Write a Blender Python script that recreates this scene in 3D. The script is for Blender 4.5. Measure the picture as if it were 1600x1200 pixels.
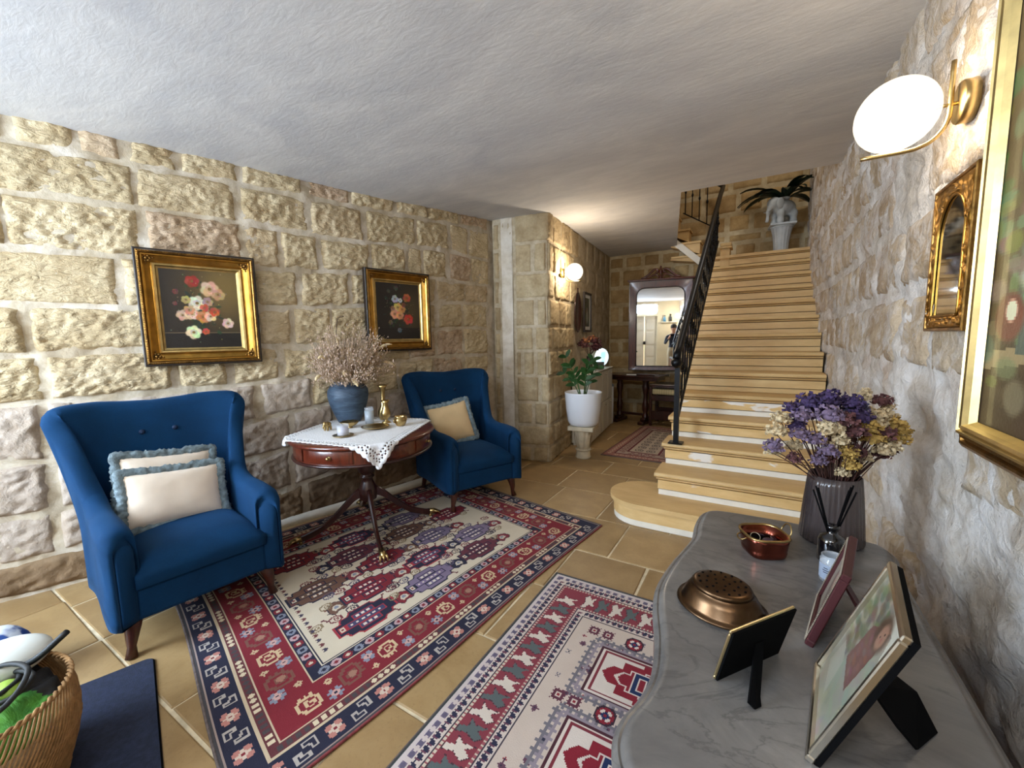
import bpy, bmesh, math, random
import numpy as np
from mathutils import Vector, Matrix
for o in list(bpy.data.objects): bpy.data.objects.remove(o)
SC = bpy.context.scene
COL = SC.collection
PI = math.pi
# ------------------------------------------------------------------ camera
CAM_YAW, CAM_PITCH, CAM_ROLL, CAM_F = 0.5431, 0.1103, -0.0188, 645.25
def cam_axes():
    cy, sy = math.cos(CAM_YAW), math.sin(CAM_YAW)
    f = Vector((-sy, cy, 0)); r = Vector((cy, sy, 0)); u = Vector((0, 0, 1))
    cp, sp = math.cos(CAM_PITCH), math.sin(CAM_PITCH)
    f2 = f*cp - u*sp; u2 = u*cp + f*sp
    cr, sr = math.cos(CAM_ROLL), math.sin(CAM_ROLL)
    return r*cr + u2*sr, u2*cr - r*sr, f2
_r, _u, _d = cam_axes()
cd = bpy.data.cameras.new('camera'); cam = bpy.data.objects.new('camera', cd); COL.objects.link(cam)
cd.sensor_width = 36.0; cd.lens = 36.0*CAM_F/1600.0; cd.clip_start = 0.02; cd.clip_end = 60
M = Matrix(((_r.x, _u.x, -_d.x, 0), (_r.y, _u.y, -_d.y, 0), (_r.z, _u.z, -_d.z, 1.4), (0, 0, 0, 1)))
cam.matrix_world = M
SC.camera = cam
# ------------------------------------------------------------------ colour management
vs = SC.view_settings
SC.display_settings.display_device = 'sRGB'
vs.view_transform = 'Standard'; vs.look = 'None'; vs.gamma = 1.0; vs.use_curve_mapping = False
vs.exposure = 0.42
# ------------------------------------------------------------------ world and lamps
w = bpy.data.worlds.new('daylight'); SC.world = w; w.use_nodes = True
wn = w.node_tree.nodes; wl = w.node_tree.links
bg = wn['Background']; sky = wn.new('ShaderNodeTexSky')
sky.sky_type = 'NISHITA'; sky.sun_elevation = math.radians(35); sky.sun_rotation = math.radians(200); sky.sun_disc = False
wl.new(sky.outputs[0], bg.inputs[0]); bg.inputs[1].default_value = 0.25
def area(name, loc, target, sx, sy, power, col, spread=None):
    l = bpy.data.lights.new(name, 'AREA'); l.shape = 'RECTANGLE'; l.size = sx; l.size_y = sy
    l.energy = power; l.color = col
    if spread: l.spread = spread
    o = bpy.data.objects.new(name, l); COL.objects.link(o)
    o.location = loc
    o.rotation_euler = (Vector(target) - Vector(loc)).to_track_quat('-Z', 'Y').to_euler()
    return o
def point(name, loc, power, col, rad=0.08):
    l = bpy.data.lights.new(name, 'POINT'); l.energy = power; l.color = col; l.shadow_soft_size = rad
    o = bpy.data.objects.new(name, l); COL.objects.link(o); o.location = loc; return o
COOL = (0.63, 0.79, 1.0); WARM = (1.0, 0.85, 0.66); NEUT = (1.0, 0.95, 0.88)
# daylight through the window beside the entrance and the fanlight over the door
area('window_daylight', (-3.0, -1.46, 1.60), (-.6, 2.6, 1.0), 1.3, 1.5, 165, COOL)
area('fanlight_daylight', (-.69, -1.44, 2.34), (-0.6, 3.0, 0.6), 0.8, 0.3, 24, COOL)
# opal globe wall lamps (their fittings are built further down): two in view, two added behind the photographer as fill
point('near_sconce_bulb', (0.33, 1.70, 2.03), 13, WARM, 0.04)
point('hall_sconce_bulb', (-1.87, 4.53, 2.142), 48, WARM, 0.04)
point('entrance_fill_bulb', (-2.2, -1.33, 2.1), 40, NEUT, 0.04)
point('entrance_fill_bulb', (0.33, -0.9, 2.05), 46, NEUT, 0.04)
# unseen fill light added above the stairwell, without a fitting
point('upper_fill_light', (-0.1, 5.8, 4.4), 22, NEUT, 0.12)
# ------------------------------------------------------------------ helpers
def link(o, parent=None):
    COL.objects.link(o)
    if parent is not None: o.parent = parent
    return o
def mesh_obj(name, verts, faces, mat=None, parent=None, smooth=False, mats=None, fm=None):
    me = bpy.data.meshes.new(name)
    me.from_pydata([tuple(map(float, v)) for v in verts], [], [tuple(int(i) for i in f) for f in faces])
    if mats:
        for m in mats: me.materials.append(m)
        if fm is not None: me.polygons.foreach_set('material_index', list(fm))
    elif mat: me.materials.append(mat)
    if smooth: me.polygons.foreach_set('use_smooth', [True]*len(me.polygons))
    me.validate(); me.update()
    return link(bpy.data.objects.new(name, me), parent)
def tag(o, label=None, cat=None, group=None, kind=None):
    if label: o['label'] = label
    if cat: o['category'] = cat
    if group: o['group'] = group
    if kind: o['kind'] = kind
    return o
def thing(name, label, cat, loc=(0, 0, 0), rz=0.0, group=None, rot=None):
    o = bpy.data.objects.new(name, None); COL.objects.link(o); o.empty_display_size = 0.05
    o.location = loc; o.rotation_euler = rot if rot else (0, 0, rz)
    return tag(o, label, cat, group)
def copy_tree(o, parent=None, mats=None):
    c = o.copy(); COL.objects.link(c); c.parent = parent
    for ch in [x for x in bpy.data.objects if x.parent == o]: copy_tree(ch, c)
    return c
class MB:
    """collects simple shapes into one mesh"""
    def __init__(s): s.v = []; s.f = []; s.sm = []; s.mi = []; s.cur = 0
    def add(s, vs, fs, smooth=False):
        b = len(s.v); s.v += [tuple(v) for v in vs]
        s.f += [tuple(i+b for i in f) for f in fs]; s.sm += [smooth]*len(fs); s.mi += [s.cur]*len(fs)
        return s
    def box(s, a, b, bev=0.0, M=None):
        x0, y0, z0 = [min(a[i], b[i]) for i in range(3)]; x1, y1, z1 = [max(a[i], b[i]) for i in range(3)]
        e = min(bev, (x1-x0)*.45, (y1-y0)*.45, (z1-z0)*.45)
        if e <= 0:
            vs = [(x, y, z) for z in (z0, z1) for y in (y0, y1) for x in (x0, x1)]
            fs = [(0, 2, 3, 1), (4, 5, 7, 6), (0, 1, 5, 4), (2, 6, 7, 3), (0, 4, 6, 2), (1, 3, 7, 5)]
        else:
            bm = bmesh.new(); bmesh.ops.create_cube(bm, size=1)
            for v in bm.verts: v.co = Vector(((x0+x1)/2+v.co.x*(x1-x0), (y0+y1)/2+v.co.y*(y1-y0), (z0+z1)/2+v.co.z*(z1-z0)))
            bmesh.ops.bevel(bm, geom=bm.edges[:], offset=e, segments=1 if e < .006 else 2, affect='EDGES', profile=.5)
            vs = [tuple(v.co) for v in bm.verts]; bm.verts.index_update()
            fs = [tuple(v.index for v in f.verts) for f in bm.faces]; bm.free()
        if M is not None: vs = [tuple(M @ Vector(v)) for v in vs]
        return s.add(vs, fs, False)
    def tube(s, pts, r, n=8, cap=True, smooth=True):
        pts = [Vector(p) for p in pts]; m = len(pts)
        rr = r if hasattr(r, '__len__') else [r]*m
        vs = []; fs = []; prev = None
        for i, p in enumerate(pts):
            t = (pts[min(i+1, m-1)] - pts[max(i-1, 0)])
            if t.length < 1e-9: t = Vector((0, 0, 1))
            t.normalize()
            if prev is None:
                a = Vector((0, 0, 1)) if abs(t.z) < .9 else Vector((1, 0, 0)); x = t.cross(a).normalized()
            else:
                x = prev - t*prev.dot(t)
                x = x.normalized() if x.length > 1e-6 else t.orthogonal().normalized()
            prev = x; y = t.cross(x)
            for k in range(n):
                a = 2*PI*k/n; vs.append(tuple(p + (x*math.cos(a)+y*math.sin(a))*rr[i]))
        for i in range(m-1):
            for k in range(n):
                k2 = (k+1) % n; fs.append((i*n+k, i*n+k2, (i+1)*n+k2, (i+1)*n+k))
        if cap:
            fs.append(tuple(range(n-1, -1, -1))); fs.append(tuple((m-1)*n+k for k in range(n)))
        return s.add(vs, fs, smooth)
    def lathe(s, prof, c=(0, 0, 0), n=24, axis='z', smooth=True, ang=None, wob=None):
        """prof: list of (r, h)"""
        vs = []; fs = []; m = len(prof)
        full = ang is None; a0, a1 = (0, 2*PI) if full else ang
        cols = n if full else n+1
        for (r, h) in prof:
            for k in range(cols):
                a = a0+(a1-a0)*k/n; q = r if wob is None else r*wob(a, h)
                x, y, z = q*math.cos(a), q*math.sin(a), h
                if axis == 'x': x, y, z = h, x, y
                elif axis == 'y': x, y, z = x, h, y
                vs.append((c[0]+x, c[1]+y, c[2]+z))
        for i in range(m-1):
            for k in range(n):
                k2 = (k+1) % cols; fs.append((i*cols+k, i*cols+k2, (i+1)*cols+k2, (i+1)*cols+k))
        return s.add(vs, fs, smooth)
    def sphere(s, c, r, n=10, m=6, sc=(1, 1, 1)):
        vs = []; fs = []
        for i in range(m+1):
            t = PI*i/m
            for k in range(n):
                a = 2*PI*k/n
                vs.append((c[0]+r*sc[0]*math.sin(t)*math.cos(a), c[1]+r*sc[1]*math.sin(t)*math.sin(a), c[2]-r*sc[2]*math.cos(t)))
        for i in range(m):
            for k in range(n):
                k2 = (k+1) % n; fs.append((i*n+k, i*n+k2, (i+1)*n+k2, (i+1)*n+k))
        return s.add(vs, fs, True)
    def octa(s, c, r, sc=(1, 1, 1)):
        x, y, z = c
        vs = [(x+r*sc[0], y, z), (x-r*sc[0], y, z), (x, y+r*sc[1], z), (x, y-r*sc[1], z), (x, y, z+r*sc[2]), (x, y, z-r*sc[2])]
        return s.add(vs, [(0, 2, 4), (2, 1, 4), (1, 3, 4), (3, 0, 4), (2, 0, 5), (1, 2, 5), (3, 1, 5), (0, 3, 5)], False)
    def prism(s, poly, z0, z1, smooth=False):
        n = len(poly); vs = [(x, y, z0) for x, y in poly]+[(x, y, z1) for x, y in poly]
        fs = [tuple(range(n-1, -1, -1)), tuple(range(n, 2*n))]+[(i, (i+1) % n, n+(i+1) % n, n+i) for i in range(n)]
        return s.add(vs, fs, smooth)
    def prism_axis(s, poly, a, b, axis='x'):
        """poly in the plane perpendicular to axis: (y,z) for x, (x,z) for y"""
        n = len(poly)
        if axis == 'x': vs = [(a, p, q) for p, q in poly]+[(b, p, q) for p, q in poly]
        else: vs = [(p, a, q) for p, q in poly]+[(p, b, q) for p, q in poly]
        fs = [tuple(range(n-1, -1, -1)), tuple(range(n, 2*n))]+[(i, (i+1) % n, n+(i+1) % n, n+i) for i in range(n)]
        return s.add(vs, fs, False)
    def quadstrip(s, A, B, smooth=True):
        n = len(A)
        return s.add(list(A)+list(B), [(i, i+1, n+i+1, n+i) for i in range(n-1)], smooth)
    def xf(s, M, start=0):
        for i in range(start, len(s.v)): s.v[i] = tuple(M @ Vector(s.v[i]))
        return s
    def build(s, name, mat, parent=None, mats=None, autosm=None):
        me = bpy.data.meshes.new(name)
        me.from_pydata(s.v, [], s.f)
        for m in (mats or [mat]): me.materials.append(m)
        me.polygons.foreach_set('use_smooth', s.sm)
        if mats: me.polygons.foreach_set('material_index', s.mi)
        bm = bmesh.new(); bm.from_mesh(me); bmesh.ops.recalc_face_normals(bm, faces=bm.faces[:])
        if autosm is not None:
            for e in bm.edges:
                if len(e.link_faces) == 2 and e.calc_face_angle(0) > autosm: e.smooth = False
            for f in bm.faces: f.smooth = len(f.verts) < 12
        bm.to_mesh(me); bm.free(); me.update()
        return link(bpy.data.objects.new(name, me), parent)
def RZ(a): return Matrix.Rotation(a, 4, 'Z')
def TR(x, y, z): return Matrix.Translation((x, y, z))
def catmull(P, n):
    """P: list of tuples; n samples per span"""
    P = [np.array(p, float) for p in P]; out = []
    for i in range(len(P)-1):
        p0 = P[i-1] if i > 0 else 2*P[0]-P[1]; p1, p2 = P[i], P[i+1]
        p3 = P[i+2] if i+2 < len(P) else 2*P[-1]-P[-2]
        for k in range(n):
            t = k/n
            out.append(.5*((2*p1)+(-p0+p2)*t+(2*p0-5*p1+4*p2-p3)*t*t+(-p0+3*p1-3*p2+p3)*t**3))
    out.append(P[-1]); return out
# ---- vectorised value noise
def _hash(ix, iy, iz, seed):
    h = (ix*374761393 + iy*668265263 + iz*2147483647*3 + seed*974634777) & 0xffffffff
    h = ((h ^ (h >> 13))*1274126177) & 0xffffffff
    h = ((h ^ (h >> 16))*2246822519) & 0xffffffff
    h = h ^ (h >> 13)
    return (h & 0xffffff)/float(0xffffff)*2-1
def vnoise(x, y, z=0.0, seed=0):
    x, y, z = np.broadcast_arrays(np.asarray(x, float), np.asarray(y, float), np.asarray(z, float))
    xi, yi, zi = np.floor(x).astype(np.int64), np.floor(y).astype(np.int64), np.floor(z).astype(np.int64)
    xf, yf, zf = x-xi, y-yi, z-zi
    u, v, w_ = [t*t*(3-2*t) for t in (xf, yf, zf)]
    def H(a, b, c): return _hash(xi+a, yi+b, zi+c, seed)
    x00 = H(0,0,0)*(1-u)+H(1,0,0)*u; x10 = H(0,1,0)*(1-u)+H(1,1,0)*u
    if np.all(zf == 0): return x00*(1-v)+x10*v
    x01 = H(0,0,1)*(1-u)+H(1,0,1)*u; x11 = H(0,1,1)*(1-u)+H(1,1,1)*u
    return (x00*(1-v)+x10*v)*(1-w_)+(x01*(1-v)+x11*v)*w_
def fbm(x, y, z=0.0, o=3, seed=0):
    s = 0; a = .5
    for k in range(o): s = s+a*vnoise(np.asarray(x)*2**k, np.asarray(y)*2**k, np.asarray(z)*2**k, seed+k*17); a *= .5
    return s
# ------------------------------------------------------------------ materials
def srgb(r, g, b):
    def f(c):
        c /= 255.0
        return c/12.92 if c <= .04045 else ((c+.055)/1.055)**2.4
    return (f(r), f(g), f(b), 1.0)
class NT:
    def __init__(s, name):
        s.m = bpy.data.materials.new(name); s.m.use_nodes = True
        s.n = s.m.node_tree.nodes; s.l = s.m.node_tree.links
        s.p = s.n['Principled BSDF']; s.tc = s.n.new('ShaderNodeTexCoord')
    def noise(s, scale, detail=4, rough=.55, vec=None, dist=0.0, coord='Object'):
        t = s.n.new('ShaderNodeTexNoise'); t.inputs['Scale'].default_value = scale
        t.inputs['Detail'].default_value = detail; t.inputs['Roughness'].default_value = rough
        t.inputs['Distortion'].default_value = dist
        s.l.new(vec if vec is not None else s.tc.outputs[coord], t.inputs['Vector']); return t.outputs['Fac']
    def mapping(s, scale=(1, 1, 1), rot=(0, 0, 0), coord='Object'):
        m = s.n.new('ShaderNodeMapping'); m.inputs['Scale'].default_value = scale; m.inputs['Rotation'].default_value = rot
        s.l.new(s.tc.outputs[coord], m.inputs['Vector']); return m.outputs[0]
    def wave(s, scale, vec=None, dist=0, detail=2, direction='X', prof='SIN'):
        t = s.n.new('ShaderNodeTexWave'); t.inputs['Scale'].default_value = scale; t.inputs['Distortion'].default_value = dist
        t.inputs['Detail'].default_value = detail; t.bands_direction = direction; t.wave_profile = prof
        s.l.new(vec if vec is not None else s.tc.outputs['Object'], t.inputs['Vector']); return t.outputs['Fac']
    def voronoi(s, scale, vec=None, feature='F1'):
        t = s.n.new('ShaderNodeTexVoronoi'); t.inputs['Scale'].default_value = scale; t.feature = feature
        s.l.new(vec if vec is not None else s.tc.outputs['Object'], t.inputs['Vector']); return t.outputs['Distance']
    def ramp(s, fac, stops, interp='LINEAR'):
        r = s.n.new('ShaderNodeValToRGB'); cr = r.color_ramp; cr.interpolation = interp
        while len(cr.elements) < len(stops): cr.elements.new(.5)
        for e, (p, c) in zip(cr.elements, stops): e.position = p; e.color = c if len(c) == 4 else (*c, 1)
        s.l.new(fac, r.inputs[0]); return r.outputs[0]
    def mix(s, fac, a, b, mode='MIX'):
        m = s.n.new('ShaderNodeMix'); m.data_type = 'RGBA'; m.blend_type = mode
        for sock, val in ((m.inputs[0], fac), (m.inputs[6], a), (m.inputs[7], b)):
            if isinstance(val, (int, float)): sock.default_value = val
            elif isinstance(val, (tuple, list)): sock.default_value = val
            else: s.l.new(val, sock)
        return m.outputs[2]
    def rnd(s):
        o = s.n.new('ShaderNodeObjectInfo'); return o.outputs['Random']
    def attr(s, name):
        a = s.n.new('ShaderNodeAttribute'); a.attribute_name = name; return a.outputs['Color']
    def col(s, v):
        if isinstance(v, (tuple, list)): s.p.inputs['Base Color'].default_value = v
        else: s.l.new(v, s.p.inputs['Base Color'])
    def bump(s, h, strength=.3, dist=.01, prev=None):
        b = s.n.new('ShaderNodeBump'); b.inputs['Strength'].default_value = strength; b.inputs['Distance'].default_value = dist
        s.l.new(h, b.inputs['Height'])
        if prev is not None: s.l.new(prev, b.inputs['Normal'])
        s.l.new(b.outputs[0], s.p.inputs['Normal']); return b.outputs[0]
    def set(s, **k):
        names = dict(rough='Roughness', metal='Metallic', spec='Specular IOR Level', trans='Transmission Weight', ior='IOR',
                     coat='Coat Weight', sheen='Sheen Weight', alpha='Alpha', sss='Subsurface Weight', coatr='Coat Roughness', sheenr='Sheen Roughness', aniso='Anisotropic')
        for a, v in k.items():
            i = s.p.inputs[names[a]]
            if isinstance(v, (int, float)): i.default_value = v
            else: s.l.new(v, i)
        return s
def simple(name, c, rough=.5, metal=0, nscale=0, namt=.12, bump=0, bscale=60, **k):
    t = NT(name)
    if nscale:
        f = t.noise(nscale, 4); d = tuple(x*(1-namt) for x in c[:3])+(1,); e = tuple(min(1, x*(1+namt)) for x in c[:3])+(1,)
        t.col(t.ramp(f, [(.3, d), (.7, e)]))
    else: t.col(c)
    t.set(rough=rough, metal=metal, **k)
    if bump: t.bump(t.noise(bscale, 4), bump, .004)
    return t.m
def emissive(name, c, strength, base=(1, 1, 1, 1)):
    t = NT(name); t.col(base); t.p.inputs['Emission Color'].default_value = c; t.p.inputs['Emission Strength'].default_value = strength
    t.set(rough=.3); return t.m
def stone_mat(name, stops, grain=38, bstr=.5, pick=0, white=0.0, wcol=(226, 218, 205), stain=0.25, stcol=(120, 98, 72), wscale=2.2, rough=.92):
    t = NT(name)
    base = t.ramp(t.rnd(), stops)
    n1 = t.noise(6, 5, .6); n2 = t.noise(grain, 4, .6)
    c = t.mix(t.ramp(n1, [(.3, (0, 0, 0, 1)), (.75, (1, 1, 1, 1))]), t.mix(1, base, srgb(205, 196, 182), 'MULTIPLY'), base)
    c = t.mix(t.ramp(n2, [(.3, (.25,)*3+(1,)), (.55, (0, 0, 0, 1))]), c, t.mix(1, c, srgb(188, 172, 150), 'MULTIPLY'))
    if stain:
        s = t.noise(1.7, 6, .65, dist=.6)
        c = t.mix(t.ramp(s, [(.52, (0, 0, 0, 1)), (.72, (stain,)*3+(1,))]), c, srgb(*stcol))
    if white:
        s = t.noise(wscale, 7, .7, dist=1.0)
        c = t.mix(t.ramp(s, [(.52-white*.35, (0, 0, 0, 1)), (.74-white*.3, (.85,)*3+(1,))]), c, srgb(*wcol))
    t.col(c); t.set(rough=rough, spec=.25)
    b = t.bump(t.noise(grain*1.6, 6, .65), bstr, .006)
    b = t.bump(t.noise(grain*.35, 5, .6, dist=.8), bstr, .012, b)
    if pick:
        t.bump(t.noise(15, 3, .5, t.mapping((1, 1.0, 2.6), (.7, 0, 0)), .7), pick, .03, b)
    return t.m
S = srgb
MT = {}
MT['stone_left'] = stone_mat('stone_cream', [(0, S(216,198,162)), (.35, S(228,210,174)), (.65, S(224,206,170)), (.85, S(216,192,164)), (1, S(210,186,160))], 52, .75, pick=.7, stain=.3, stcol=(180,148,102))
MT['stone_low'] = stone_mat('stone_damp_shaded', [(0, S(196,184,172)), (.5, S(206,192,178)), (1, S(190,176,162))], 40, .8, stain=.5, stcol=(140,116,98))  # lower courses: salt-damp greying, plus blue light and shading put into the colour
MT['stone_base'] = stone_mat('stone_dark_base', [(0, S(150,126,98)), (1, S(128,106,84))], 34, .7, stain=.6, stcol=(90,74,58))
MT['mortar_left'] = stone_mat('mortar_cream', [(0, S(212,200,178)), (1, S(212,200,178))], 26, .5, stain=.2, stcol=(196,168,138), white=.15)
MT['stone_pillar'] = stone_mat('stone_pillar', [(0, S(200,180,144)), (.5, S(214,196,160)), (1, S(188,168,134))], 50, .9, stain=.5, stcol=(128,104,72))
MT['mortar_pillar'] = stone_mat('mortar_pillar', [(0, S(206,192,166)), (1, S(206,192,166))], 24, .4, stain=.2)
MT['plaster_strip'] = stone_mat('plaster_pale', [(0, S(226,216,198)), (1, S(226,216,198))], 8, .18, stain=.12, stcol=(200,184,160), white=.3)
MT['stone_back'] = stone_mat('stone_ochre', [(0, S(192,164,116)), (.4, S(178,150,106)), (.7, S(204,178,132)), (1, S(164,138,98))], 36, .45, stain=.4, stcol=(140,108,66))
MT['mortar_back'] = stone_mat('mortar_ochre', [(0, S(206,190,156)), (1, S(206,190,156))], 20, .3, stain=.2)
MT['stone_right'] = stone_mat('stone_tan', [(0, S(200,180,152)), (.5, S(210,192,166)), (1, S(192,170,142))], 50, 1.0, white=.2, wcol=(216,210,204), stain=.6, stcol=(142,112,84), wscale=7)
MT['mortar_right'] = stone_mat('mortar_white', [(0, S(218,211,203)), (1, S(218,211,203))], 40, 1.0, white=.1, stain=.75, stcol=(164,134,106), wcol=(228,224,220))
MT['ceiling'] = None
def ceil_mat():
    t = NT('brushed_lime_plaster')
    a = t.noise(1.1, 5, .6, t.mapping((1, 2.4, 1), (0, 0, .5)), 1.2); b = t.noise(5, 6, .65, t.mapping((1, 3.5, 1), (0, 0, .6)), .8)
    c = t.ramp(a, [(.3, S(190,189,190)), (.5, S(204,202,200)), (.75, S(218,215,211))])
    c = t.mix(t.ramp(b, [(.35, (.3,)*3+(1,)), (.6, (0,)*3+(1,))]), c, S(186,182,180))
    t.col(c); t.set(rough=.8, spec=.3)
    n = t.bump(t.noise(9, 7, .62, t.mapping((1, 2.8, 1), (0, 0, .55)), 1.0), .12, .02); t.bump(t.noise(22, 4, .55, t.mapping((1, 3, 1), (0, 0, .55))), .10, .006, n)
    return t.m
MT['ceiling'] = ceil_mat()
def tile_mat():
    t = NT('honed_limestone_tile')
    base = t.ramp(t.rnd(), [(0, S(158,130,88)), (.3, S(170,141,97)), (.6, S(152,124,84)), (1, S(176,147,103))])
    n = t.noise(7, 6, .65, dist=.5); m = t.noise(70, 3, .5)
    c = t.mix(t.ramp(n, [(.35, (.45,)*3+(1,)), (.65, (0,)*3+(1,))]), base, t.mix(1, base, S(196,180,158), 'MULTIPLY'))
    c = t.mix(t.ramp(m, [(.3, (.35,)*3+(1,)), (.42, (0,)*3+(1,))]), c, S(128,100,66))
    t.col(c); t.set(rough=t.ramp(n, [(.2, (.34,)*3+(1,)), (.8, (.5,)*3+(1,))]), spec=.45)
    t.bump(t.noise(26, 5, .6), .12, .004); return t.m
MT['tile'] = tile_mat()
MT['grout'] = simple('pale_grout', S(206,190,158), .9, nscale=14, namt=.25, bump=.3, bscale=60)
def step_mat():
    t = NT('golden_limestone_step')
    base = t.ramp(t.rnd(), [(0, S(206,172,116)), (.5, S(214,180,124)), (1, S(200,164,108))])
    n = t.noise(5, 5, .6, t.mapping((1, 4, 4)))
    c = t.mix(t.ramp(n, [(.35, (.5,)*3+(1,)), (.65, (0,)*3+(1,))]), base, t.mix(1, base, S(226,214,196), 'MULTIPLY'))
    t.col(c); t.set(rough=.5, spec=.4); t.bump(t.noise(40, 4), .1, .003); return t.m
MT['step'] = step_mat()
def patch_step():
    t = NT('limestone_with_lime_patches')
    base = t.ramp(t.noise(5, 5, .6, t.mapping((1, 4, 4))), [(.3, S(204,166,104)), (.7, S(222,188,130))])
    s = t.noise(1.6, 4, .55, t.mapping((1.4, 1, 3)), .3)
    c = t.mix(t.ramp(s, [(.60, (0,)*3+(1,)), (.625, (.9,)*3+(1,))]), base, S(232,226,216))
    t.col(c); t.set(rough=.7); t.bump(t.noise(40, 4), .12, .003); return t.m
MT['step_patch'] = patch_step()
MT['lime'] = simple('white_lime_strip', S(228,220,204), .85, nscale=9, namt=.06, bump=.2)
MT['blue'] = None
def blue_mat():
    t = NT('petrol_blue_upholstery')
    n = t.noise(5, 3); w1 = t.noise(420, 2, .5, t.mapping((1, .25, 1))); w2 = t.noise(420, 2, .5, t.mapping((1, 1, .25)))
    c = t.ramp(n, [(.3, S(2,38,70)), (.7, S(4,50,88))]); c = t.mix(.25, c, t.mix(w1, S(2,30,58), S(10,76,118)))
    t.col(c); t.set(rough=.85, sheen=.22, sheenr=.4, spec=.2)
    t.p.inputs['Sheen Tint'].default_value = S(80,140,200)
    t.bump(t.mix(.5, w1, w2), .25, .0015); return t.m
MT['blue'] = blue_mat()
MT['button'] = simple('dark_blue_button', S(5,34,66), .7)
def wood(name, c0, c1, rough=.25, coat=.5, sc=(1, 1, 8), rot=(0, 0, 0)):
    t = NT(name); n = t.noise(9, 6, .6, t.mapping(sc, rot), .8); g = t.noise(60, 3, .5, t.mapping(sc, rot))
    c = t.ramp(n, [(.3, c0), (.7, c1)]); c = t.mix(t.ramp(g, [(.35, (.4,)*3+(1,)), (.55, (0,)*3+(1,))]), c, c0)
    t.col(c); t.set(rough=rough, coat=coat, coatr=.12); return t.m
MT['mahog'] = wood('polished_mahogany', S(58,20,10), S(112,46,24), .28, .5, (8, 1, 1))
MT['mahog_d'] = wood('dark_mahogany', S(34,14,12), S(66,28,20), .3, .4, (1, 1, .2))
MT['leg'] = wood('chair_leg_wood', S(50,22,14), S(86,40,24), .35, .3, (6, 6, 1))
MT['brass'] = simple('aged_brass', S(176,150,100), .3, 1, nscale=12, namt=.3, bump=.05)
MT['brass_sat'] = simple('satin_brass', S(196,168,112), .32, 1)
MT['gilt'] = simple('gilded_wood', S(178,134,62), .32, 1, nscale=14, namt=.3, bump=.2, bscale=40)
MT['gilt_d'] = simple('dark_gilding', S(140,104,54), .38, 1, nscale=30, namt=.45, bump=.3, bscale=90)
MT['gilt_l'] = simple('bright_gilding', S(196,170,112), .38, 1, nscale=20, namt=.2)
MT['frame_black'] = simple('black_frame_edge', S(34,24,18), .4, 0, nscale=10, namt=.3)
MT['iron'] = simple('black_wrought_iron', S(14,15,17), .38, .6, nscale=30, namt=.3)
MT['white_paint'] = simple('white_painted_wood', S(214,208,192), .4, 0, nscale=3, namt=.04)
MT['white_gloss'] = simple('white_glazed_pot', S(232,234,238), .22, 0, coat=.5)
MT['cream_stone'] = simple('cast_cream_stone', S(206,192,164), .8, 0, nscale=12, namt=.15, bump=.3, bscale=50)
MT['grey_stone'] = simple('white_cast_plaster', S(176,180,180), .75, 0, nscale=9, namt=.15, bump=.2, bscale=40)
MT['green'] = simple('dark_green_leaf', S(34,74,30), .35, 0, nscale=10, namt=.35)
MT['green_d'] = simple('deep_green_leaf', S(16,36,22), .4, 0, nscale=10, namt=.35)
MT['cushion'] = simple('cream_velvet', S(222,204,182), .9, 0, nscale=6, namt=.06, bump=.1, bscale=150, sheen=.4)
MT['cushion_t'] = simple('sand_velvet', S(208,176,128), .9, 0, nscale=6, namt=.08, bump=.1, bscale=150, sheen=.4)
MT['fringe'] = simple('grey_blue_fringe', S(112,126,130), .95, 0, nscale=40, namt=.45, bump=.8, bscale=160)
MT['black'] = simple('black_card', S(5,5,6), .9, spec=.1)
MT['copper_r'] = simple('polished_copper', S(132,70,56), .22, 1, nscale=9, namt=.35, bump=.04, bscale=30)
MT['copper_b'] = simple('bronzed_copper', S(92,70,50), .32, 1, nscale=8, namt=.35, bump=.04, bscale=30)
MT['silver'] = simple('polished_silver', S(206,198,182), .28, 1, nscale=12, namt=.15)
MT['mirror'] = simple('mirror_glass', (.92, .92, .9, 1), .02, 1)
MT['mirror_old'] = simple('aged_mirror_glass', (.75, .76, .74, 1), .05, 1, nscale=8, namt=.15)
MT['glass'] = simple('clear_glass', (1, 1, 1, 1), .02, 0, trans=1.0, ior=1.45)
MT['thin_glass'] = simple('thin_clear_glass', S(225,230,235), .06, 0, alpha=.28)
MT['frost'] = simple('frosted_glass', S(226,234,240), .4, 0, trans=.6)
def opal():
    m = bpy.data.materials.new('lit_opal_glass'); m.use_nodes = True; n = m.node_tree.nodes; l = m.node_tree.links
    n.remove(n['Principled BSDF']); e = n.new('ShaderNodeEmission'); t = n.new('ShaderNodeBsdfTransparent'); x = n.new('ShaderNodeMixShader')
    e.inputs[0].default_value = (1, .86, .66, 1); e.inputs[1].default_value = 1.35; x.inputs[0].default_value = .65
    l.new(t.outputs[0], x.inputs[1]); l.new(e.outputs[0], x.inputs[2]); l.new(x.outputs[0], n['Material Output'].inputs[0]); return m
MT['globe'] = opal()
MT['paper'] = simple('white_paper', S(226,226,222), .8)
# ------------------------------------------------------------------ room geometry
def xl(y):
    y = np.asarray(y, float)
    return np.where(y > .6, -3.683+.411*y-.0382*y*y, -3.45+.365*(y-.6))
def zc(y):
    y = np.asarray(y, float)
    return np.where(y < 2.6, 2.608, np.where(y < 4.15, 2.608+.112*(y-2.6)/1.55, 2.72+.067*(y-4.15)/3.15))
def fl(f, y): return float(f(y))
XR = 0.48          # right wall plane
YN = -1.5          # near wall
PX, PY = -2.0, 4.1 # pillar corner
PLX = -2.62        # pillar front, left end (meets the left wall)
BX, BY = -2.35, 7.3
def struct(o, name=None):
    if name: o.name = name
    o['kind'] = 'structure'; return o
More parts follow.
